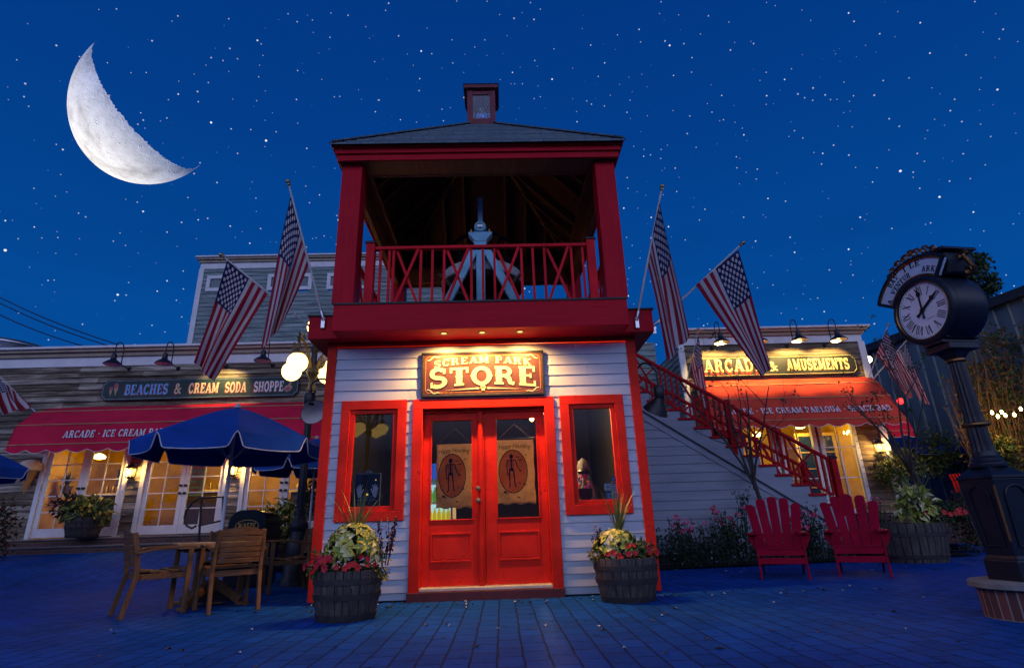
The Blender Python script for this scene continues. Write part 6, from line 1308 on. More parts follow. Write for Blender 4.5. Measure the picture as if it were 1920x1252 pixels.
awning('awning', 'end of a second red awning round the arcade corner', 10.12, 11.3, [(8.2, 3.7), (8.0, 3.5), (7.8, 3.2), (7.68, 2.86), (7.66, 2.70)])
def draw_arcade(S, x0, z0, W, H, Y):
    gold = paint('gold_letters', (.62, .48, .20), .5); rd = paint('red_letter_shadow', (.42, .03, .008), .5); h = H*.56; zb = z0+H*.24
    for txt, f0, f1, big in (('ARCADE', .07, .425, 1.12), ('&', .458, .515, .8), ('AMUSEMENTS', .572, .952, 1.0)):
        hh = h*big; dz = -(hh-h)*.0
        for nm, m_, ox, oz, d, fat in (('letter_shadow', rd if txt == 'ARCADE' else paint('amber_letter_shadow', (.30, .15, .03), .6), -.010, -.070 if txt == 'ARCADE' else -.014, .003, 1.1), ('lettering', gold, 0, 0, .008, 1.1)):
            mb = MB(); fit_text(mb, txt, (x0+W*f0+ox, Y-.001, zb+dz+oz), (1, 0, 0), (0, 0, 1), (0, -1, 0), W*(f1-f0), hh, d=d, fat=fat, sp=.07); mb.build(nm, m_, S)
shop_sign('sign', 'dark sign with gold lettering glowing above the right awning', (1296, 670), (1300, 707), (1604, 664), (1609, 700), (paint('black_green_board', (.012, .013, .008), .55, 6, .3), paint('gold_border', (.50, .36, .12), .6)), draw_arcade, 3)
for (px, py, lit, lab) in ((1335, 653, 420, 'lit gooseneck lamp leftmost above the arcade sign'), (1404, 652, 420, 'lit gooseneck lamp hidden behind the big right flag'), (1475, 649, 420, 'lit gooseneck lamp above the word amusements, second from the corner'), (1545.5, 648, 420, 'lit gooseneck lamp nearest the arcade corner')): gooseneck(px, py, lab, lit)
lantern(1649, 838, 'brightly lit wall lantern at the right corner of the arcade', power=110)
def arcade_inside():
    for (px, py, Y, e, lab) in ((1500, 800, 8.2, 6, 'lit lamp inside the arcade behind the middle door'), (1420, 815, 8.2, 6, 'lit lamp inside the arcade behind the stair rail')):
        p = at(px, py, Y); T = thing('pendant_lamp', lab, 'pendant lamp', tuple(p)); mb = MB(); mb.lathe([(.05, -.05), (.12, -.03), (.13, .02), (.08, .06), (.03, .09)], p, 18); mb.build('shade', emit('pendant_glow', (1, .72, .22), e), T, smooth=True); mb = MB(); mb.tube([p+Vector((0, 0, .08)), Vector((p.x, p.y, 3.79))], .008, 6); mb.build('cord', M['black'], T); lamp('POINT', p+Vector((0, -.1, -.25)), 60, (1, .66, .16), T, .15)
    p = at(1602, 812, 7.9); T = thing('chandelier', 'small candle chandelier glowing inside the right arcade door', 'chandelier', tuple(p)); mb = MB(); n = 7
    for k in range(n): a = 2*pi*k/n; c = p+Vector((.24*cos(a), .24*sin(a), 0)); mb.tube([p+Vector((0, 0, -.06)), p+Vector((.14*cos(a), .14*sin(a), -.09)), c], .008, 5)
    mb.tube([p+Vector((0, 0, -.08)), Vector((p.x, p.y, 3.79))], .010, 6); mb.build('frame', M['brass'], T)
    for k in range(n): a = 2*pi*k/n; c = p+Vector((.24*cos(a), .24*sin(a), 0)); mb = MB(); mb.lathe([(.012, 0), (.022, .03), (.012, .07), (0, .09)], c, 10); mb.build('bulb', emit('candle_bulb', (1, .66, .2), 16), T, smooth=True)
    lamp('POINT', p+Vector((0, 0, -.1)), 25, (1, .66, .2), T, .2)
    q0, q1 = at(1512, 900, 8.6), at(1545, 800, 8.6); T = thing('inner_door', 'dark glazed inner door seen through the middle arcade door', 'door', (q0.x, 8.6, FL)); x0, x1 = q0.x-.1, q1.x+.25; mb = MB(); frame(mb, x0, x1, FL, 3.0, 8.58, 8.64, .09); mb.build('door_frame', paint('ochre_frame', (.45, .30, .08), .6), T); mb = MB(); mb.box((x0+.09, 8.60, FL+.09), (x1-.09, 8.61, 2.91)); mb.build('pane', paint('dusk_pane', (.010, .022, .045), .12), T)
    mb = MB(); xm = (x0+x1)/2; mb.box((xm-.012, 8.585, FL+.09), (xm+.012, 8.598, 2.91))
    for z in (1.5, 2.0, 2.45): mb.box((x0+.09, 8.586, z), (x1-.09, 8.597, z+.025))
    mb.build('muntin', paint('ochre_bar', (.45, .30, .08), .6), T)
    q0 = at(1590, 900, 8.8); T = thing('curtain', 'dark blue curtain inside the right arcade door', 'curtain', (q0.x, 8.8, FL)); mb = MB(); rows = [[Vector((q0.x-.2+.9*i/30, 8.8+.04*sin(i*1.3), z)) for i in range(31)] for z in (FL, 1.8, 2.9)]; mb.sheet(rows); mb.build('cloth', fabric('night_blue_cloth', (.012, .03, .06)), T, smooth=True); mb = MB(); mb.tube([(q0.x-.25, 8.8, 2.92), (q0.x+.75, 8.8, 2.92)], .015, 6); mb.build('curtain_rod', M['brass'], T)
arcade_inside()
def corner_light():
    p = at(1619, 674, 7.2); p.x = max(p.x, 10.2); T = thing('corner_lamp', 'bright round lamp on the arcade corner beside the sign', 'lamp', tuple(p)); mb = MB(); mb.lathe([(0, -.10), (.07, -.07), (.10, 0), (.07, .07), (0, .10)], p, 16); mb.build('bulb', emit('corner_glow', (1, .72, .26), 14), T, smooth=True); mb = MB(); mb.tube([p+Vector((0, 0, .08)), p+Vector((-.05, 0, .16)), Vector((10.0, p.y, p.z+.16))], .015, 6); mb.lathe([(.05, .06), (.06, .10), (.02, .13)], p, 12); mb.build('bracket', M['black'], T); lamp('POINT', p, 30, (1, .62, .2), T, .1)
    for (px, py, Y, e, lab) in ((1688, 751, 6.4, 9, 'small red lamp hanging at the corner of the right awning'), (1829, 723, 11, 4, 'tiny red lamp in the dark vines behind the clock')):
        p = at(px, py, Y); T = thing('red_lamp', lab, 'red lamp', tuple(p)); mb = MB(); mb.lathe([(.02, -.08), (.06, -.06), (.07, 0), (.05, .05), (.02, .06)], p, 14); mb.build('lens', emit('red_lens', (1, .012, .01), e), T, smooth=True); mb = MB(); mb.lathe([(.075, .05), (.06, .09), (.02, .11)], p, 12); mb.tube([p+Vector((0, 0, .1)), p+Vector((0, .05, .3))], .008, 6); mb.build('cap', M['black'], T)
corner_light()
# ------------------------------------------------------------------ the stair up to the tower
def stair():
    S = thing('outside_stair', 'red wooden stair with crossed balusters climbing to the tower', 'stair', (5, 4, 0)); Y0, Y1 = 4.0, 5.15; run, rise = .292, .1905; n = 13; xb, zb = 6.72, FL
    st = lambda k: (xb-run*k, zb+rise*k)
    for k in range(1, n+1):
        x, z = st(k); mb = MB(); mb.box((x-.03, Y0-.06, z-.045), (x+run+.03, Y1+.06, z)); t_ = mb.build('tread', M['stairred'], S, bevel=.006)
        mb = MB(); mb.box((x+.012, Y0+.01, z-rise+.002), (x+.030, Y1-.01, z-.047)); mb.build('riser', M['stairred'], S)
    sl = rise/run; xt, zt = st(n); L = Vector((-run, 0, rise)).normalized()
    mb = MB(); mb.box((1.2, Y0-.04, zt-.06), (xt-.035, Y1+.04, zt-.002)); mb.build('landing', M['stairred'], S)
    # clapboarded side below
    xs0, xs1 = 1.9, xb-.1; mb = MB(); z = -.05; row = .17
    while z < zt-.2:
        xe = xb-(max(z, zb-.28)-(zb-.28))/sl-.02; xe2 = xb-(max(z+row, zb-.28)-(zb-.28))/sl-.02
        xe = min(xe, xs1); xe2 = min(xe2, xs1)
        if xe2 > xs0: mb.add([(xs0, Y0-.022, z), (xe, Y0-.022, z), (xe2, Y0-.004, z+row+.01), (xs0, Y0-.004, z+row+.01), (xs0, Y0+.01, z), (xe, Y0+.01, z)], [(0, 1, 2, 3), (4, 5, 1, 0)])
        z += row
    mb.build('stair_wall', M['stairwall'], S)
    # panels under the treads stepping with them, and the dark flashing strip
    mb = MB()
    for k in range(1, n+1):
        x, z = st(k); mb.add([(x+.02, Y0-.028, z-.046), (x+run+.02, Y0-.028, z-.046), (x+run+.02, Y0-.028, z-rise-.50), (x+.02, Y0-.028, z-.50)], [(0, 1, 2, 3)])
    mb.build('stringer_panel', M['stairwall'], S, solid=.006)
    mb = MB(); mb.bar((xb-.10, Y0-.052, zb-.31), (xt-.3, Y0-.052, zt-.31+.3*sl-.0), .025, .016, (0, 1, 0)); mb.build('drip_strip', M['flash'], S)
    # railings
    for Y in (Y0+.02, Y1-.02):
        hR = .86; a = Vector((xb+.02, Y, zb+rise+hR-.08)); b = Vector((xt-.1, Y, zt+rise+hR-.10)); d = b-a; Ls = d.length
        mb = MB(); mb.bar(a, b, .075, .055); ro = mb.build('railing', M['stairred'], S, bevel=.005)
        lo = Vector((0, 0, -.70)); mid = Vector((0, 0, -.36)); mb = MB(); mb.bar(a+lo+d*.03, b+lo, .045, .045); mb.build('bottom_rail', M['stairred'], ro)
        mb = MB(); segs = [(.02, .46), (.52, .99)]
        for s0, s1 in segs:
            m_ = 2
            for j in range(m_):
                c0, c1 = s0+(s1-s0)*j/m_, s0+(s1-s0)*(j+1)/m_; w_ = c1-c0
                for t in (c0+w_*.04, c0+w_*.16, c0+w_*.28): p = a+d*t; mb.bar(p+lo, p-Vector((0, 0, .02)), .032, .032, (0, 1, 0))
                t0, t1 = c0+w_*.32, c0+w_*.86; o = Vector((0, .017, 0)); mb.bar(a+d*t0+lo+o, a+d*t1+o, .034, .024, (0, 1, 0)); mb.bar(a+d*t1+lo-o, a+d*t0-o, .034, .024, (0, 1, 0)); p = a+d*(c0+w_*.92); mb.bar(p+lo, p, .032, .032, (0, 1, 0)); pm = a+d*((t0+t1)/2)+Vector((0, 0, -.35)); mb.bar(pm+lo*.5, pm+Vector((0, 0, -.0)), .03, .03, (0, 1, 0))
        mb.build('baluster', M['stairred'], ro)
        for t, hz in ((0, 0), (.49, .02), (1, .02)):
            p = a+d*t; mb = MB(); mb.box((p.x-.055, p.y-.055, p.z-1.02), (p.x+.055, p.y+.055, p.z+.06+hz)); mb.build('newel_post', M['stairred'], ro, bevel=.005)
            if t < .4: mb = MB(); mb.lathe([(.10, 0), (.105, .02), (.06, .05), (.05, .065), (0, .085)], (p.x, p.y, p.z+.06+hz), 4, M=Matrix.Rotation(pi/4, 4, 'Z')); mb.build('cap', M['flash'], ro)
    mb = MB(); mb.bar((xt-.1, Y1-.02, zt+.95), (1.25, Y1-.02, zt+.95), .07, .05); mb.build('landing_rail', M['stairred'], S)
stair()
# ------------------------------------------------------------------ adirondack chairs
def adirondack():
    T = thing('adirondack_chair', 'x', 'garden chair', (0, 0, 0), 'red slatted garden chairs'); R2 = paint('cherry_red_plastic', (.31, .004, .024), .5, 4, .2, bump=.1, spec=.06); w = .275    # faces -y, origin between the front feet
    for i in range(5):
        u = (i-2); x = u*.120; mb = MB(); hgt = (.90, 1.0, 1.03, 1.0, .90)[i]; tilt = radians(32); fan = u*.062
        base = Vector((x*.92, .50, .30)); d = Vector((fan, sin(tilt), cos(tilt))).normalized(); s_ = Vector((1, 0, 0)); nn = d.cross(s_).normalized()
        poly = [(-.055, 0), (.055, 0), (.066, hgt-.10)]+[(.066*cos(a)+(.0), hgt-.10+.062*sin(a)) for a in [k*pi/8 for k in range(1, 8)]]+[(-.066, hgt-.10)]
        mb.prism([(p[0], p[1]*.94) for p in poly], base, s_, d, nn*.02); mb.build('back_slat', R2, T, local=True, bevel=.004)
    for j in range(5):
        f_ = j/4; y = .03+f_*.44; z = .385-f_*.10; mb = MB(); mb.box((-w, y-.045, z-.012), (w, y+.045, z+.012)); mb.build('seat_slat', R2, T, local=True, bevel=.004)
    mb = MB(); mb.box((-w-.004, -.022, .295), (w+.004, .0, .37)); mb.box((-w-.004, -.024, .19), (w+.004, -.002, .268)); mb.build('apron', R2, T, local=True, bevel=.004)
    for s_ in (-1, 1):
        x = s_*(w+.015); mb = MB(); mb.bar((x, .0, 0), (x, .02, .565), .085, .024, (1, 0, 0)) if False else mb.box((x-.013, -.03, 0), (x+.013, .06, .565)); mb.build('front_leg', R2, T, local=True, bevel=.004)
        mb = MB(); mb.prism([(.02, .30), (.06, .385), (.45, .30), (.95, .02), (.84, .0), (.48, .15)], (x-.012-s_*.028, 0, 0), (0, 1, 0), (0, 0, 1), (.024, 0, 0)); mb.build('side_rail', R2, T, local=True, bevel=.004)
        mb = MB(); mb.prism([(-.06, -.11), (.075, -.11), (.075, .30), (.055, .70), (-.035, .72), (-.045, .30)], (x+s_*.01, 0, .567), (s_*1, 0, 0), (0, 1, 0), (0, 0, .024)); mb.build('arm', R2, T, local=True, bevel=.006)
        mb = MB(); mb.prism([(0, 0), (.085, 0), (.075, -.07), (.03, -.16), (0, -.20)], (x+s_*.014, .005, .565), (s_, 0, 0), (0, 0, 1), (0, .022, 0)); mb.build('arm_bracket', R2, T, local=True, bevel=.004)
    mb = MB(); mb.box((-w-.03, .655, .50), (w+.03, .68, .565)); mb.build('back_brace', R2, T, local=True, bevel=.004)
    return T
ad = adirondack()
for k, (l, r, lab) in enumerate((((3.70, 1.09), (4.22, .85), 'red slatted garden chair on the left, in front of rose bushes'), ((4.70, .99), (5.22, .69), 'red slatted garden chair on the right, beside the large tub'))):
    o = ad if k == 0 else copy_tree(ad); f_ = Vector((r[0]-l[0], r[1]-l[1], 0)); c = Vector(((l[0]+r[0])/2, (l[1]+r[1])/2, 0)); o.location = (c.x, c.y, gz(c.x, c.y)); o.rotation_euler = (0, 0, math.atan2(f_.y, f_.x)); o['label'] = lab
# ------------------------------------------------------------------ street clock
def clock():
    h = Vector((.6583, .7528, 0)).normalized(); D = 6.2; X, Y = CX+h.x*D, CY+h.y*D; IR = paint('clock_navy_iron', (.010, .014, .022), .38, 8, .3); GB = paint('bronze_gilt', (.26, .13, .05), .42, 20, .3, metal=1)
    T = thing('street_clock', 'tall black cast iron street clock with white roman dial', 'clock', (X, Y, .27))
    nrm = Vector((-.991, -.132, 0)).normalized(); side = Vector((-nrm.y, nrm.x, 0)); ang = math.atan2(nrm.y, nrm.x); O = Vector((X, Y, 0))
    # pedestal: square tapered with panels
    Rz = Matrix.Rotation(ang, 4, 'Z'); q45 = Matrix.Rotation(ang+pi/4, 4, 'Z'); s2 = math.sqrt(2); angp = radians(185); qp = Matrix.Rotation(angp+pi/4, 4, 'Z')
    mb = MB(); mb.lathe([(.150*s2, .27), (.150*s2, .42), (.138*s2, .43), (.130*s2, .45), (.163*s2, 1.0), (.167*s2, 1.04)], O, 4, M=qp); pd = mb.build('pedestal', IR, T, bevel=.012)
    mb = MB(); mb.lathe([(.178*s2, 1.04), (.167*s2, 1.06), (.105*s2, 1.12), (.088*s2, 1.14)], O, 4, M=qp); mb.lathe([(.128, 1.13), (.132, 1.16), (.112, 1.18), (.112, 1.20), (.094, 1.22), (.088, 1.26)], O, 24); mb.build('pedestal_top', IR, T, bevel=.008)
    for k in range(4):
        d = Vector((cos(angp+k*pi/2), sin(angp+k*pi/2), 0)); e_ = Vector((-d.y, d.x, 0)); mb = MB(); z0, z1 = .52, 1.0
        tl = lambda z: .130+(z-.45)*.06
        poly = [(-.075, z0), (.075, z0), (.092, .90)]+[(.092*cos(a), .90+.08*sin(a)) for a in [j*pi/8 for j in range(1, 8)]]+[(-.092, .90)]
        ring = [O+d*(tl(z)+.006)+e_*x+Vector((0, 0, z)) for x, z in poly]; mb.tube(ring+[ring[0]], .009, 6); mb.build('panel_moulding', IR, pd)
        mb = MB(); g = d+e_; mb.bar(O+(d*1.0+e_*.97)*tl(.56)+Vector((0, 0, .56)), O+(d*1.0+e_*.97)*tl(.98)+Vector((0, 0, .98)), .016, .016); mb.build('gilt_edge', GB if k == 0 else IR, pd)
    mb = MB(); pz = [(-1, 1.045), (-.45, 1.045), (-.25, 1.0), (.25, 1.0), (.45, 1.045), (1, 1.045)]
    # brick base with cap
    B = thing('clock_plinth', 'round brick plinth with a concrete cap under the clock', 'plinth', (X, Y, 0)); mb = MB(); mb.lathe([(.30, 0), (.305, .215)], O, 40); t = MT('soldier_brick'); v = t.coord('Object'); sp = t.N('ShaderNodeSeparateXYZ'); t.l.new(v, sp.inputs[0]); an = t.math('MULTIPLY', t.math('ARCTAN2', sp.outputs[1], sp.outputs[0]), .32); cb = t.N('ShaderNodeCombineXYZ'); t.l.new(an, cb.inputs[1]); t.l.new(sp.outputs[2], cb.inputs[0]); br = t.N('ShaderNodeTexBrick'); t.l.new(cb.outputs[0], br.inputs[0]); br.offset = 0
    for k_, x_ in (('Scale', 1), ('Brick Width', .33), ('Row Height', .072), ('Mortar Size', .006)): br.inputs[k_].default_value = x_
    br.inputs['Color1'].default_value = (.14, .05, .04, 1); br.inputs['Color2'].default_value = (.07, .03, .028, 1); br.inputs['Mortar'].default_value = (.22, .21, .20, 1); t.bump(t.math('SUBTRACT', 1.0, br.outputs[1]), .6, .01); mb.build('brick_ring', t.fin(br.outputs[0], .85), B)
    mb = MB(); mb.lathe([(.28, .214), (.342, .214), (.354, .222), (.354, .258), (.342, .268), (.0, .27)], O, 44); mb.build('cap', paint('concrete_cap', (.20, .21, .19), .85, 8, .3), B, smooth=True)
    # fluted shaft
    mb = MB(); mb.lathe([(.085, 1.26), (.080, 1.30), (.074, 1.46)], O, 28, flute=.13); mb.build('shaft_foot', IR, T); mb = MB(); mb.lathe([(.092, 1.47), (.102, 1.48), (.102, 1.495), (.09, 1.505)], O, 28); mb.build('shaft_ring', GB, T, smooth=True); mb = MB(); mb.lathe([(.076, 1.505), (.071, 1.55), (.058, 2.04)], O, 28, flute=.12); mb.build('shaft', IR, T)
    mb = MB(); mb.lathe([(.06, 2.04), (.076, 2.05), (.076, 2.065), (.064, 2.075)], O, 28); mb.build('capital_ring', GB, T, smooth=True)
    mb = MB(); mb.lathe([(.078, 2.075), (.12, 2.13), (.14, 2.15)], O, 4, M=q45); 
    for a, b, z0, z1 in ((.125, .155, 2.14, 2.20), (.10, .19, 2.20, 2.235), (.13, .17, 2.235, 2.30), (.11, .15, 2.30, 2.36)): mb.box((-b, -a, z0), (b, a, z1), 0, Matrix.Translation(O) @ Matrix.Rotation(ang, 4, 'Z'))
    mb.build('bracket', IR, T, bevel=.008)
    mb = MB(); fit_text(mb, 'IIVII', O+nrm*.158-side*-.0+Vector((0, 0, 2.245))+side*-.055, side, (0, 0, 1), nrm, .11, .035, d=.004); mb.build('cast_numerals', GB, T)
    # drum, bezel, dial (axis along nrm)
    zc = 2.535; Rd = .265; C_ = O+Vector((0, 0, zc)); M3 = nrm.to_track_quat('Z', 'Y').to_matrix().to_4x4(); dd = .17
    mb = MB(); mb.lathe([(.28, -dd), (.31, -dd+.02), (.32, -dd+.06), (.32, dd-.06), (.31, dd-.03), (.28, dd)], C_, 56, M=M3); mb.build('drum', IR, T, smooth=True)
    mb = MB(); mb.lathe([(Rd+.028, dd-.03), (Rd+.055, dd+.0), (Rd+.050, dd+.025), (Rd+.028, dd+.04), (Rd+.012, dd+.042), (Rd+.005, dd+.02), (Rd+.005, dd-.02)], C_, 64, M=M3); mb.build('bezel', IR, T, smooth=True)
    mb = MB(); mb.lathe([(Rd+.013, dd+.038), (Rd+.004, dd+.046), (Rd-.004, dd+.036)], C_, 64, M=M3); mb.build('bezel_ring', GB, T, smooth=True)
    mb = MB(); mb.lathe([(0, dd+.012), (Rd, dd+.012)], C_, 64, M=M3); dm = MT('enamel_dial'); n = dm.noise(dm.coord(), 5, 4); di = mb.build('dial', dm.fin(dm.ramp(n, [(.3, (.80, .78, .74)), (.7, (.94, .92, .88))]), .35), T)
    yv = Vector((0, 0, 1)); xv = yv.cross(nrm).normalized(); ink = paint('dial_ink', (.008, .008, .009), .5)
    fc = C_+nrm*(dd+.0125); pt = lambda x, y, z=0: fc+xv*x+yv*y+nrm*z
    mb = MB()
    for k in range(60):
        a = 2*pi*k/60; r = Rd*.94; c = (r*sin(a), r*cos(a)); rr = .0045 if k % 5 else .006; mb.add([pt(c[0]+rr*cos(t_), c[1]+rr*sin(t_), .0006) for t_ in [j*2*pi/8 for j in range(8)]], [tuple(range(8))])
    mb.build('minute_dots', ink, di)
    num = ['XII', 'I', 'II', 'III', 'IIII', 'V', 'VI', 'VII', 'VIII', 'IX', 'X', 'XI']
    for k, s in enumerate(num):
        a = 2*pi*k/12; mb = MB(); hh = .084; st = []; x = 0
        for ch_ in s:
            if ch_ == 'I': st.append([(x+.006, 0), (x+.006, 1)]); st[-1].append(.0085); x += .018
            elif ch_ == 'V': st.append([(x, 1), (x+.016, 0), .012]); st.append([(x+.016, 0), (x+.032, 1), .005]); x += .038
            else: st.append([(x, 1), (x+.034, 0), .012]); st.append([(x, 0), (x+.034, 1), .005]); x += .040
        wd = x-.006; i_ = 0
        for (p, q, th) in st:
            px_, qx_ = p[0]-wd/2, q[0]-wd/2; y0 = Rd*.70-hh/2; i_ += 1
            def W_(xx, yy): yy = y0+yy*hh; return pt(xx*cos(a)+yy*sin(a), -xx*sin(a)+yy*cos(a), .0006+.0002*i_)
            mb.add([W_(px_-th/2, p[1]), W_(px_+th/2, p[1]), W_(qx_+th/2, q[1]), W_(qx_-th/2, q[1])], [(0, 1, 2, 3)])
        mb.build('numeral', ink, di)
    def hand(a, L, w, nm):
        mb = MB(); d = (sin(a), cos(a)); e_ = (cos(a), -sin(a)); P2 = lambda u, v: pt(d[0]*u+e_[0]*v, d[1]*u+e_[1]*v)
        poly = [(-.075, -w*1.1), (-.075, w*1.1), (-.045, w*.5), (0, w*.8), (L*.55, w*.6), (L*.66, w*1.7), (L*.74, w*.5), (L, w*.15), (L, -w*.15), (L*.74, -w*.5), (L*.66, -w*1.7), (L*.55, -w*.6), (0, -w*.8), (-.045, -w*.5)]
        vs = [P2(*p)+nrm*.012 for p in poly]+[P2(*p)+nrm*.016 for p in poly]; n = len(poly); mb.add(vs, [tuple(range(n))[::-1], tuple(range(n, 2*n))]+[(i, (i+1) % n, n+(i+1) % n, n+i) for i in range(n)]); mb.build(nm, ink, di)
    hand(radians(57), Rd*.84, .015, 'hour_hand'); hand(radians(1), Rd*.92, .012, 'minute_hand')
    mb = MB(); mb.lathe([(.02, .008), (.02, .02), (0, .024)], fc, 16, M=M3); mb.build('hub', ink, di, smooth=True); mb = MB(); mb.bar(pt(.02, -.09, .001), pt(.09, -.085, .001), .002, .006, nrm); mb.build('maker_line', ink, di)
    # arched header with lettering
    r0, r1 = .350, .510; aa = [radians(90+62-124*k/24) for k in range(25)]
    aa = [radians(150-98*k/24) for k in range(25)]; mb = MB(); dz = dd+.01
    ap = lambda r, a, z: C_+xv*(r*cos(a))+yv*(r*sin(a)-.02)+nrm*z
    A = [ap(r0, a, dz) for a in aa]; Bq = [ap(r1, a, dz) for a in aa]; A2 = [ap(r0, a, dz-.05) for a in aa]; B2 = [ap(r1, a, dz-.05) for a in aa]
    mb.sheet([A, Bq, B2, A2, A]); 
    for e in (0, 24): mb.add([A[e], Bq[e], B2[e], A2[e]], [(0, 1, 2, 3)])
    hd = mb.build('header', paint('pale_header_panel', (.55, .70, .76), .5, 6, .15), T)
    mb = MB(); outl = A+Bq[::-1]+[A[0]]; mb.tube([p+nrm*.004 for p in outl], .012, 6); mb.build('header_rim', GB, hd)
    mb = MB(); outl = [ap(r0-.018, a, dz) for a in aa]+[ap(r1+.018, a, dz) for a in aa[::-1]]; mb.tube(outl+[outl[0]], .018, 6); mb.build('header_frame', IR, hd)
    def arctext(txt, r, h_, a0, a1, nm):
        wx = r*abs(a1-a0)/(h_*text_w(txt, .08)); mb = MB(); pl = lambda x, y, z: ap(r+y, a0-(x/r), dz+.002+z); letters(mb, txt, pl, h_, 0, .08, wx, d=.002, fat=.85); mb.build(nm, ink, hd)
    arctext('BAY', .447, .052, radians(127), radians(110), 'lettering'); arctext('I LE', .447, .052, radians(101), radians(78), 'lettering')
    arctext('A', .372, .052, radians(147), radians(140), 'lettering'); arctext('VENTUR', .374, .052, radians(132), radians(94), 'lettering'); arctext('ARK', .378, .052, radians(76), radians(56), 'lettering')
    # roof of the head behind the panel
    mb = MB(); tp = [(-.28, .25), (.28, .25), (.31, .37), (.28, .47), (-.28, .47), (-.31, .37)]; mb.prism([(p[0], p[1]) for p in tp], C_-nrm*dd, xv, yv, nrm*(2*dd-.06)); mb.build('hood', IR, T, bevel=.02)
    mb = MB(); mb.prism([(-.33, .472), (.33, .472), (.31, .505), (.10, .53), (-.10, .53), (-.31, .505)], C_-nrm*(dd+.04), xv, yv, nrm*(2*dd+.02)); mb.build('hood_roof', IR, T, bevel=.012)
    def scroll(c, u, v, k, r=.012, turns=10): return [c+u*(k*(1-t/turns/1.15)*cos(t*.85))+v*(k*(1-t/turns/1.15)*sin(t*.85)) for t in range(turns)]
    mb = MB(); c0 = C_+nrm*(dd-.02)+yv*.552
    for s_ in (-1, 1):
        mb.tube(scroll(c0+xv*(s_*.06), xv*s_, yv, .05), .012, 6); mb.tube(scroll(c0+xv*(s_*.15)-yv*.012, xv*s_, yv, .045), .011, 6); mb.tube(scroll(c0+xv*(s_*.235)-yv*.04, -xv*s_, yv, .035), .010, 6)
    mb.tube(scroll(c0+yv*.03, xv, yv, .03), .014, 6); mb.build('crest', GB, T, smooth=True)
    mb = MB(); sc_ = C_+xv*(.325)+yv*.33-nrm*.02
    mb.tube([sc_+p for p in scroll(yv*.07+xv*.01, xv, yv, .045)]+[sc_+xv*.05-yv*.02], .016, 6); mb.tube([sc_+xv*.03+yv*.03, sc_+xv*.055-yv*.05]+[sc_+q for q in scroll(-yv*.075+xv*.03, xv, -yv, .05)], .020, 6); mb.build('side_scroll', GB, T, smooth=True)
clock()
# ------------------------------------------------------------------ metal barn at far right
def barn():
    A = Vector((14.82, 6.87, 0)); B = Vector((13.67, 12.2, 0)); d = (B-A).normalized(); A = A-d*3.5; B = B+d*14; Ln = (B-A).length; nn = Vector((-d.y, d.x, 0)); nn = nn if nn.dot(CP-A) > 0 else -nn
    T = thing('metal_barn', 'dark ribbed metal shed wall rising behind the clock', 'shed', tuple(A)); zt = 6.42
    t = MT('ribbed_steel'); n = t.noise(t.coord(scale=(1, 1, .15)), 2, 4); wall = t.fin(t.ramp(n, [(.3, (.06, .085, .10)), (.7, (.11, .15, .17))]), .45, spec=.4); rib = paint('pale_rib', (.26, .30, .26), .5, 4, .2)
    mb = MB(); p = [A, B]; mb.add([A, B, B+Vector((0, 0, zt)), A+Vector((0, 0, zt))], [(0, 1, 2, 3)]); mb.add([A, A-nn*9, A-nn*9+Vector((0, 0, zt)), A+Vector((0, 0, zt))], [(0, 1, 2, 3)]); mb.build('wall', wall, T)
    for k in range(int(Ln/.42)):
        q = A+d*(.2+.42*k); mb = MB(); mb.bar(q+nn*.015, q+nn*.015+Vector((0, 0, zt)), .05, .03, nn); mb.build('rib', rib if True else wall, T)
    mb = MB(); mb.bar(A+nn*.12+Vector((0, 0, zt+.02))-d*.2, B+nn*.12+Vector((0, 0, zt+.02)), .22, .26); mb.build('gutter', paint('dark_gutter', (.02, .024, .03), .5), T); mb = MB(); mb.add([A+nn*.2+Vector((0, 0, zt+.16)), B+nn*.2+Vector((0, 0, zt+.16)), B-nn*9+Vector((0, 0, zt+2.4)), A-nn*9+Vector((0, 0, zt+2.4))], [(0, 1, 2, 3)]); mb.build('roof', wall, T)
barn()
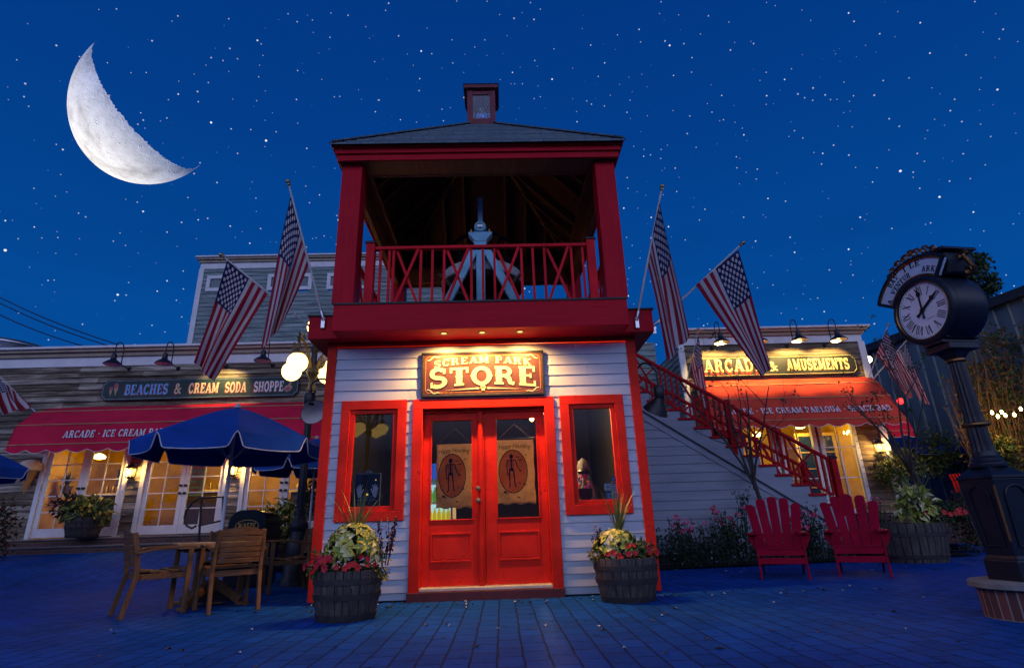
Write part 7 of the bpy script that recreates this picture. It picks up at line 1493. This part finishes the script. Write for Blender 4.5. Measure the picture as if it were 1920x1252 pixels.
# ------------------------------------------------------------------ trees
def branch_tree(base, H, seed, label, cat='tree', lean=(0, 0), r0=.035, depth=4, spread=.6, leaves=60, first=.38, leafm=None, nb=(5, 7), arch=.25, wire=1):
    rnd = random.Random(seed); base = Vector(base); T = thing('sapling', label, cat, tuple(base)); mb = MB(); tips = []
    def grow(p, d, L, r, lev):
        n = 5; pts = [p]; q = p; dd = d.copy()
        for i in range(n):
            dd = (dd+rdir(rnd)*.13+Vector((0, 0, arch*.25))).normalized(); q = q+dd*L/n; pts.append(q)
        mb.tube(pts, [r*(1-.62*i/n) for i in range(n+1)], 6 if lev < 2 else 4, cap=False)
        tips.append((pts[-1], dd, lev)); tips.append((pts[3], dd, lev))
        if lev < depth:
            for k in range(rnd.randint(2, 3)):
                i = rnd.randint(2, n); o = rdir(rnd); o = (o-dd*o.dot(dd)).normalized(); grow(pts[i], (dd*.75+o*spread*rnd.uniform(.7, 1.2)).normalized(), L*rnd.uniform(.45, .72), r*.42*rnd.uniform(.8, 1.1), lev+1)
    trunk = [base+Vector((lean[0]*f_, lean[1]*f_, H*first*f_)) for f_ in (0, .33, .66, 1)]; mb2 = MB(); mb2.tube([p+rdir(rnd)*.01 for p in trunk], [r0*1.15, r0, r0*.92, r0*.85], 10); mb2.build('trunk', BARK, T, smooth=True); top = trunk[-1]; n = rnd.randint(*nb)
    for k in range(n):
        a = 2*pi*k/n+rnd.uniform(-.4, .4); s_ = rnd.uniform(.25, 1)*spread if k else .05; grow(top-Vector((0, 0, rnd.uniform(0, .25))), Vector((cos(a)*s_, sin(a)*s_, 1)).normalized(), H*(1-first)*rnd.uniform(.45, .8), r0*.55, 1)
    mb.build('crown', BARK, T, smooth=True)
    if leaves:
        lv = MB()
        for k in range(leaves):
            p, dd, lev = rnd.choice(tips)
            if lev < 2: continue
            for j in range(5): leaf(lv, p+rdir(rnd)*.05, rdir(rnd, -.2), rdir(rnd, .5), .07*wire, .035*wire, rnd.randrange(2), .2)
        if lv.v: lv.build('leaves', leafm or LG, T)
    return T
p = at(1441, 940, 3.62); branch_tree((p.x, 3.62, gz(p.x, 3.62)), 4.7, 5, 'bare young tree in front of the red stair', lean=(-.22, 0), r0=.042, depth=4, spread=.80, leaves=40, first=.32, nb=(6, 7))
p = at(1757, 930, 3.9); branch_tree((p.x, 3.9, .4), 3.5, 9, 'leaning young tree rising from the large tub beside the clock', lean=(-.30, .1), r0=.05, depth=4, spread=.6, leaves=70, first=.36, nb=(6, 7))
def big_tree(px, py, Y, base_z, R, n, label, seed, mats=None, L=.22, W=.10, trunk=True, nm='tree', cat='tree'):
    rnd = random.Random(seed); c = at(px, py, Y); T = thing(nm, label, cat, (c.x, Y, base_z)); 
    if trunk:
        mb = MB(); mb.tube([(c.x+.2, Y, base_z), (c.x+.05, Y, (base_z+c.z)/2), (c.x, Y, c.z+R[2]*.3)], [.16, .12, .05], 10)
        for k in range(9): a = rnd.uniform(0, 6.3); z = c.z-R[2]*.6+rnd.random()*R[2]*.8; mb.tube([(c.x, Y, z), (c.x+R[0]*.4*cos(a), Y+R[1]*.4*sin(a), z+.3), (c.x+R[0]*.75*cos(a), Y+R[1]*.75*sin(a), z+.5)], [.05, .03, .012], 6)
        mb.build('trunk', BARK, T, smooth=True)
    mb = MB(); nb = 16
    for k in range(nb):
        d = rdir(rnd); q = (c.x+d.x*R[0]*.62, Y+d.y*R[1]*.62, c.z+d.z*R[2]*.66); s_ = rnd.uniform(.32, .55); clump(mb, q, (R[0]*s_, R[1]*s_, R[2]*s_*.8), n//nb, L, W, rnd, 2, .2, .25)
    mb.build('crown', mats or LG, T); return T
big_tree(1822, 525, 8.2, .8, (.75, .7, 1.1), 1900, 'leafy tree whose top shows above the clock head at right', 41, L=.16, W=.075)
GOLDV = [leafmat('leaf_golden_brown', (.10, .055, .012), (.20, .11, .025)), leafmat('leaf_brown', (.05, .03, .012), (.10, .055, .018))]
def vines():
    rnd = random.Random(43); T = thing('vine_hedge', 'tall tangle of brown and green vines on the shed wall behind bulbs', 'hedge', (12.6, 7.6, .8)); mb = MB(); sm = MB()
    for k in range(420):
        px = rnd.uniform(1832, 1950); py = rnd.uniform(800, 905); Y = rnd.uniform(6.4, 7.6); b = at(px, py, Y); h = rnd.uniform(.8, 2.7); a = rnd.uniform(0, 6.3); pts = [b+Vector((.15*f_*cos(a)*h+.05*sin(f_*6+k), .12*f_*sin(a), h*f_-.14*h*f_**3)) for f_ in (0, .25, .5, .75, 1)]; sm.tube(pts, [.012, .010, .008, .006, .003], 4, cap=False)
        for j in range(9): q = pts[rnd.randint(1, 4)]+rdir(rnd)*.12; leaf(mb, q, rdir(rnd, .2), rdir(rnd), .13, .045, rnd.randrange(3), .3)
    for k in range(46):
        q = at(rnd.uniform(1826, 1945), rnd.uniform(620, 880), rnd.uniform(6.6, 7.6)); clump(mb, q, (.35, .3, .35), 60, .13, .055, rnd, 3, .2, .2)
    sm.build('stems', paint('straw_stem', (.18, .11, .035), .8, 20, .3), T); mb.build('leaves', GOLDV+[LG[0]], T)
vines()
def bush(px, py, Y, R, n, label, seed, mats=None, L=.10, W=.05, nm='bush'):
    rnd = random.Random(seed); c = at(px, py, Y); mb = MB(); nb = 9
    for k in range(nb): d = rdir(rnd); clump(mb, (c.x+d.x*R[0]*.5, Y+d.y*R[1]*.5, c.z+d.z*R[2]*.5), (R[0]*.58, R[1]*.58, R[2]*.58), n//nb, L, W, rnd, len(mats or LG), .3, .3)
    return tag(mb.build(nm, mats or LG), label, 'bush')
YB = [leafmat('leaf_gold_green', (.12, .13, .02), (.24, .22, .04)), LG[0]]
bush(1688, 880, 6.6, (.62, .5, .50), 1100, 'rounded golden green bush behind the large tub', 51, YB)
bush(1735, 845, 8.4, (.85, .6, .75), 1500, 'bright green bush in front of the shed at the arcade corner', 52, [LYG[1], LG[0]])
bush(1790, 860, 9.2, (1.0, .7, .75), 1300, 'dark evergreen bush left of the clock shaft', 53, [LG[1], LG[1]])
bush(1882, 850, 6.2, (.55, .5, .40), 800, 'yellow green bush right of the clock shaft', 54, YB)
bush(1915, 905, 5.6, (.6, .5, .45), 700, 'dark bush at the right edge below the bulbs', 55, [LG[1], LG[1]])
# roses, bedding and low iron fence in front of the stair wall
def roses(x, y, w_, h_, n, nf, label, seed, tall=()):
    rnd = random.Random(seed); z = gz(x, y); T = thing('rose_bush', label, 'rose bush', (x, y, z), 'rose bushes by the stair'); mb = MB(); st = MB(); fl = MB()
    for k in range(26):
        a = rnd.uniform(0, 6.3); r = rnd.random(); b = Vector((x+w_*.8*r*cos(a), y+.2*r*sin(a), z)); t_ = b+Vector((rnd.uniform(-.16, .16), rnd.uniform(-.1, .1), h_*rnd.uniform(.7, 1.05))); st.tube([b, b.lerp(t_, .5)+rdir(rnd)*.04, t_], [.010, .007, .004], 5)
        for j in range(12): f_ = rnd.uniform(.2, 1); leaf(mb, b.lerp(t_, f_)+rdir(rnd)*.05, rdir(rnd), rdir(rnd, .5), .065, .038, rnd.randrange(2), .2)
        if rnd.random() < .5: 
            for j in range(rnd.randint(1, 3)): blossom(fl, t_+rdir(rnd)*.05, .028, rnd, rnd.randrange(2), 6, Vector((rnd.uniform(-.4, .4), -1, .4)).normalized())
    for k in range(7): clump(mb, (x+rnd.uniform(-w_, w_)*.8, y, z+h_*rnd.uniform(.25, .6)), (w_*.35, .22, h_*.28), n//7, .07, .036, rnd, 2, .2, .2)
    for (dx, hh) in tall:
        for k in range(6):
            b = Vector((x+dx+rnd.uniform(-.12, .12), y, z+h_*.5)); t_ = Vector((x+dx+rnd.uniform(-.2, .25), y, z+hh*rnd.uniform(.85, 1))); st.tube([b, t_], [.008, .004], 5)
            for j in range(26): leaf(mb, b.lerp(t_, rnd.random())+rdir(rnd)*.03, rdir(rnd), rdir(rnd, .3), .055, .03, rnd.randrange(3), .2)
    st.build('stems', STEM, T); mb.build('leaves', [LG[1], LG[1], LP[0]], T); fl.build('blossoms', FPK, T); return T
roses(3.35, 3.45, .55, .80, 420, 0, 'rose bush nearest the store corner, pink blooms on thin stems', 61)
roses(4.25, 3.55, .60, .95, 620, 0, 'dense rose bush with the tallest shoots, left of the chairs', 62, tall=((.30, 1.32),))
roses(5.75, 3.65, .45, .85, 460, 0, 'dark rose bush between the two red garden chairs', 63, tall=((.1, 1.0),))
roses(7.3, 4.2, .6, 1.05, 420, 0, 'rose bush behind the right garden chair with pink blooms', 64)
def bed():
    rnd = random.Random(66); mb = MB()
    for k in range(90):
        x = rnd.uniform(2.3, 8.6); y = 3.5+rnd.uniform(-.35, .4)+(x-3)*.13; clump(mb, (x, y, gz(x, y)+rnd.uniform(.02, .22)), (.24, .2, .2), 34, .08, .04, rnd, 3, .3, .1)
    tag(mb.build('ground_cover', [LG[1], LG[1], leafmat('leaf_near_black', (.008, .014, .008), (.015, .028, .012))]), 'dark low planting filling the bed below the stair', 'ground cover', None, 'stuff')
    mb = MB()
    for k in range(70): x = rnd.uniform(2.4, 6.5); y = 3.05+rnd.uniform(0, .25)+(x-3)*.15; blossom(mb, Vector((x, y, gz(x, y)+rnd.uniform(.05, .28))), .014, rnd, 0, 5)
    tag(mb.build('white_blossoms', paint('petal_white', (.5, .52, .55), .7)), 'tiny white blossoms low in the bed below the stair', 'blossoms', None, 'stuff')
    mb = MB(); rows = [[Vector((x, y, gz(x, y)+.03)) for x in [2.1+.3*i for i in range(24)]] for y in (3.0, 3.9)]
    for i in range(24): rows[0][i].y += (rows[0][i].x-3)*.13; rows[1][i].y += (rows[1][i].x-3)*.13
    mb.sheet(rows); tag(mb.build('flower_bed', paint('bed_soil', (.012, .010, .009), .95, 12, .4)), 'dark soil of the flower bed', None, None, 'structure')
bed()
def iron_fence():
    pts = [(2.15, 2.75), (2.55, 2.92), (3.1, 3.02), (3.7, 3.08), (4.3, 3.14), (4.9, 3.25), (5.5, 3.36), (6.1, 3.48), (6.7, 3.62), (7.3, 3.8), (8.4, 4.0), (9.2, 4.0)]; T = thing('garden_fence', 'low black iron picket fence edging the rose bed', 'fence', (2.15, 2.75, 0))
    for (a, b) in zip(pts[:-1], pts[1:]):
        A, B = Vector((*a, gz(*a))), Vector((*b, gz(*b))); d = B-A; mb = MB(); n = max(3, int(d.length/.075)); mb.bar(A+Vector((0, 0, .10)), B+Vector((0, 0, .10)), .012, .012); mb.bar(A+Vector((0, 0, .40)), B+Vector((0, 0, .40)), .012, .012)
        for k in range(n): p = A+d*(k+.5)/n; h = .46+.05*(k % 2); mb.tube([p, p+Vector((0, 0, h)), p+Vector((0, 0, h+.05))], [.006, .006, .001], 5)
        for k in range(n//3): c = A+d*((k+.5)*3/n)+Vector((0, 0, .40)); e_ = d.normalized(); mb.tube([c+e_*(.09*cos(t_))+Vector((0, 0, .09*sin(t_))) for t_ in [j*pi/8 for j in range(9)]], .004, 4)
        mb.build('panel', M['black'], T)
iron_fence()
# large tub with hosta
X_, Y_ = 7.22, 3.15; z_ = gz(X_, Y_)
planter(X_, Y_, z_, .60, .54, .62, 'large round wooden tub behind the right garden chair', None, 30, ((.10, .10), (.66, .10)))
rnd = random.Random(71); p = at(1716, 945, 3.0); T = thing('hosta', 'pale yellow hosta heaped at the left of the large tub', 'hosta', (p.x, 3.0, p.z-.3)); mb = MB(); clump(mb, (p.x, 3.0, p.z), (.36, .30, .27), 230, .15, .105, rnd, 3, -.3, .5); mb.build('leaves', LY, T); mb = MB()
for k in range(8): mb.tube([(p.x, 3.0, p.z-.32), (p.x+.2*cos(k), 3.0+.2*sin(k), p.z)], .008, 5)
mb.build('stems', STEM, T)
p = at(1728, 965, 2.9); spiky(p.x, 2.9, p.z-.15, 1.05, 'tall green spiky grass in the large tub', 34, .75, 72, .016)
p = at(1765, 965, 2.95); red_plant(p.x, 2.95, p.z, (.44, .34, .20), 'red trumpet flowers on dark leaves in the large tub', 620, 22, 73, fr=.045)
p = at(1806, 960, 3.0); rnd = random.Random(74); mb = MB(); clump(mb, (p.x, 3.0, p.z), (.30, .3, .34), 380, .085, .04, rnd, 2, .3, .2); tag(mb.build('dark_plant', [LP[0], LG[1]]), 'dark purple leaved plant at the right of the large tub', 'foliage plant', 'plants in the barrels')
p = at(1822, 1000, 3.3); rnd = random.Random(75); mb = MB(); clump(mb, (p.x, 3.3, p.z), (.30, .3, .30), 360, .085, .04, rnd, 2, .3, .2); tag(mb.build('dark_shrub', [LG[1], GOLDV[1]]), 'low dark shrub between the large tub and the clock', 'shrub')
# ------------------------------------------------------------------ bulbs on a wire, umbrella, bench, lit path
def bulbs():
    T0 = thing('string_wire', 'sagging wire carrying the bulbs at the right edge', 'wire', tuple(at(1850, 770, 5.4))); mb = MB(); a, b = at(1838, 772, 5.4), at(1990, 758, 5.0); pts = [a.lerp(b, i/10)-Vector((0, 0, .08*sin(pi*i/10))) for i in range(11)]; mb.tube(pts, .008, 5); mb.build('cable', M['black'], T0)
    labs = ['bulb at the left end', 'second bulb from the left end', 'third bulb from the left end', 'fourth bulb from the left end', 'fifth bulb from the left end', 'last bulb, nearest the right edge']
    for k, (px, py) in enumerate(((1860, 773), (1871, 780), (1878, 772), (1885, 778), (1902, 777), (1914, 766))):
        p = at(px, py, 5.35); T = thing('string_bulb', labs[k]+' of the string lights in the dark vines', 'light bulb', tuple(p), 'string light bulbs'); mb = MB(); mb.lathe([(0, -.05), (.022, -.035), (.030, 0), (.018, .03), (.012, .045)], p, 12); mb.build('glass_bulb', emit('string_bulb_glow', (1, .66, .20), 22), T, smooth=True); mb = MB(); mb.lathe([(.015, .04), (.015, .085)], p, 8); mb.tube([p+Vector((0, 0, .08)), p+Vector((0, 0, .13))], .004, 5); mb.build('socket', M['black'], T)
        lamp('POINT', p+Vector((0, .05, -.05)), 9, (1, .55, .15), T, .04)
bulbs()
p = at(1700, 845, 9.6); umbrella(p.x, 9.6, p.z-.05, p.z+.45, 1.5, 'dark blue patio umbrella beyond the arcade corner', 15)
def path():
    mb = MB(); rows = []
    for (px, py) in ((1690, 975), (1760, 968), (1830, 962), (1920, 955)): pass
    a, b, c, d = Vector((9.6, 6.2, 0)), Vector((10.6, 5.2, 0)), Vector((16, 9, 0)), Vector((14, 12, 0)); q = [Vector((p.x, p.y, gz(p.x, p.y)+.012)) for p in (a, b, c, d)]; rows = [[q[0].lerp(q[3], i/10) for i in range(11)], [q[1].lerp(q[2], i/10) for i in range(11)]]
    for r in rows:
        for v in r: v.z = gz(v.x, v.y)+.012
    mb.sheet(rows); tag(mb.build('path', paint('lit_paving', (.34, .25, .17), .85, 5, .25)), 'paved side path behind the clock, light painted into its colour', None, None, 'structure')  # pale warm colour stands in for light falling on the paving
path()
def stool_():
    p = at(1812, 905, 6.6); T = thing('garden_bench', 'curved red bench seen past the clock pedestal', 'bench', (p.x, 6.6, gz(p.x, 6.6))); mb = MB(); a, b = at(1797, 887, 6.6), at(1812, 922, 6.6); pts = [a, a.lerp(b, .35)+Vector((.03, 0, -.02)), a.lerp(b, .7)+Vector((.02, 0, -.02)), b]
    for y0 in (0, .1, .2, .3): mb.tube([p_+Vector((.02*y0, y0, 0)) for p_ in pts], .022, 6)
    mb.build('back', M['red'], T, smooth=True); mb = MB(); z = gz(p.x, 6.6); mb.lathe([(.03, z), (.03, b.z-.05), (.22, b.z-.04), (.22, b.z)], (b.x+.18, 6.75, 0), 16, cap=True); mb.build('base', M['black'], T, smooth=True)
stool_()
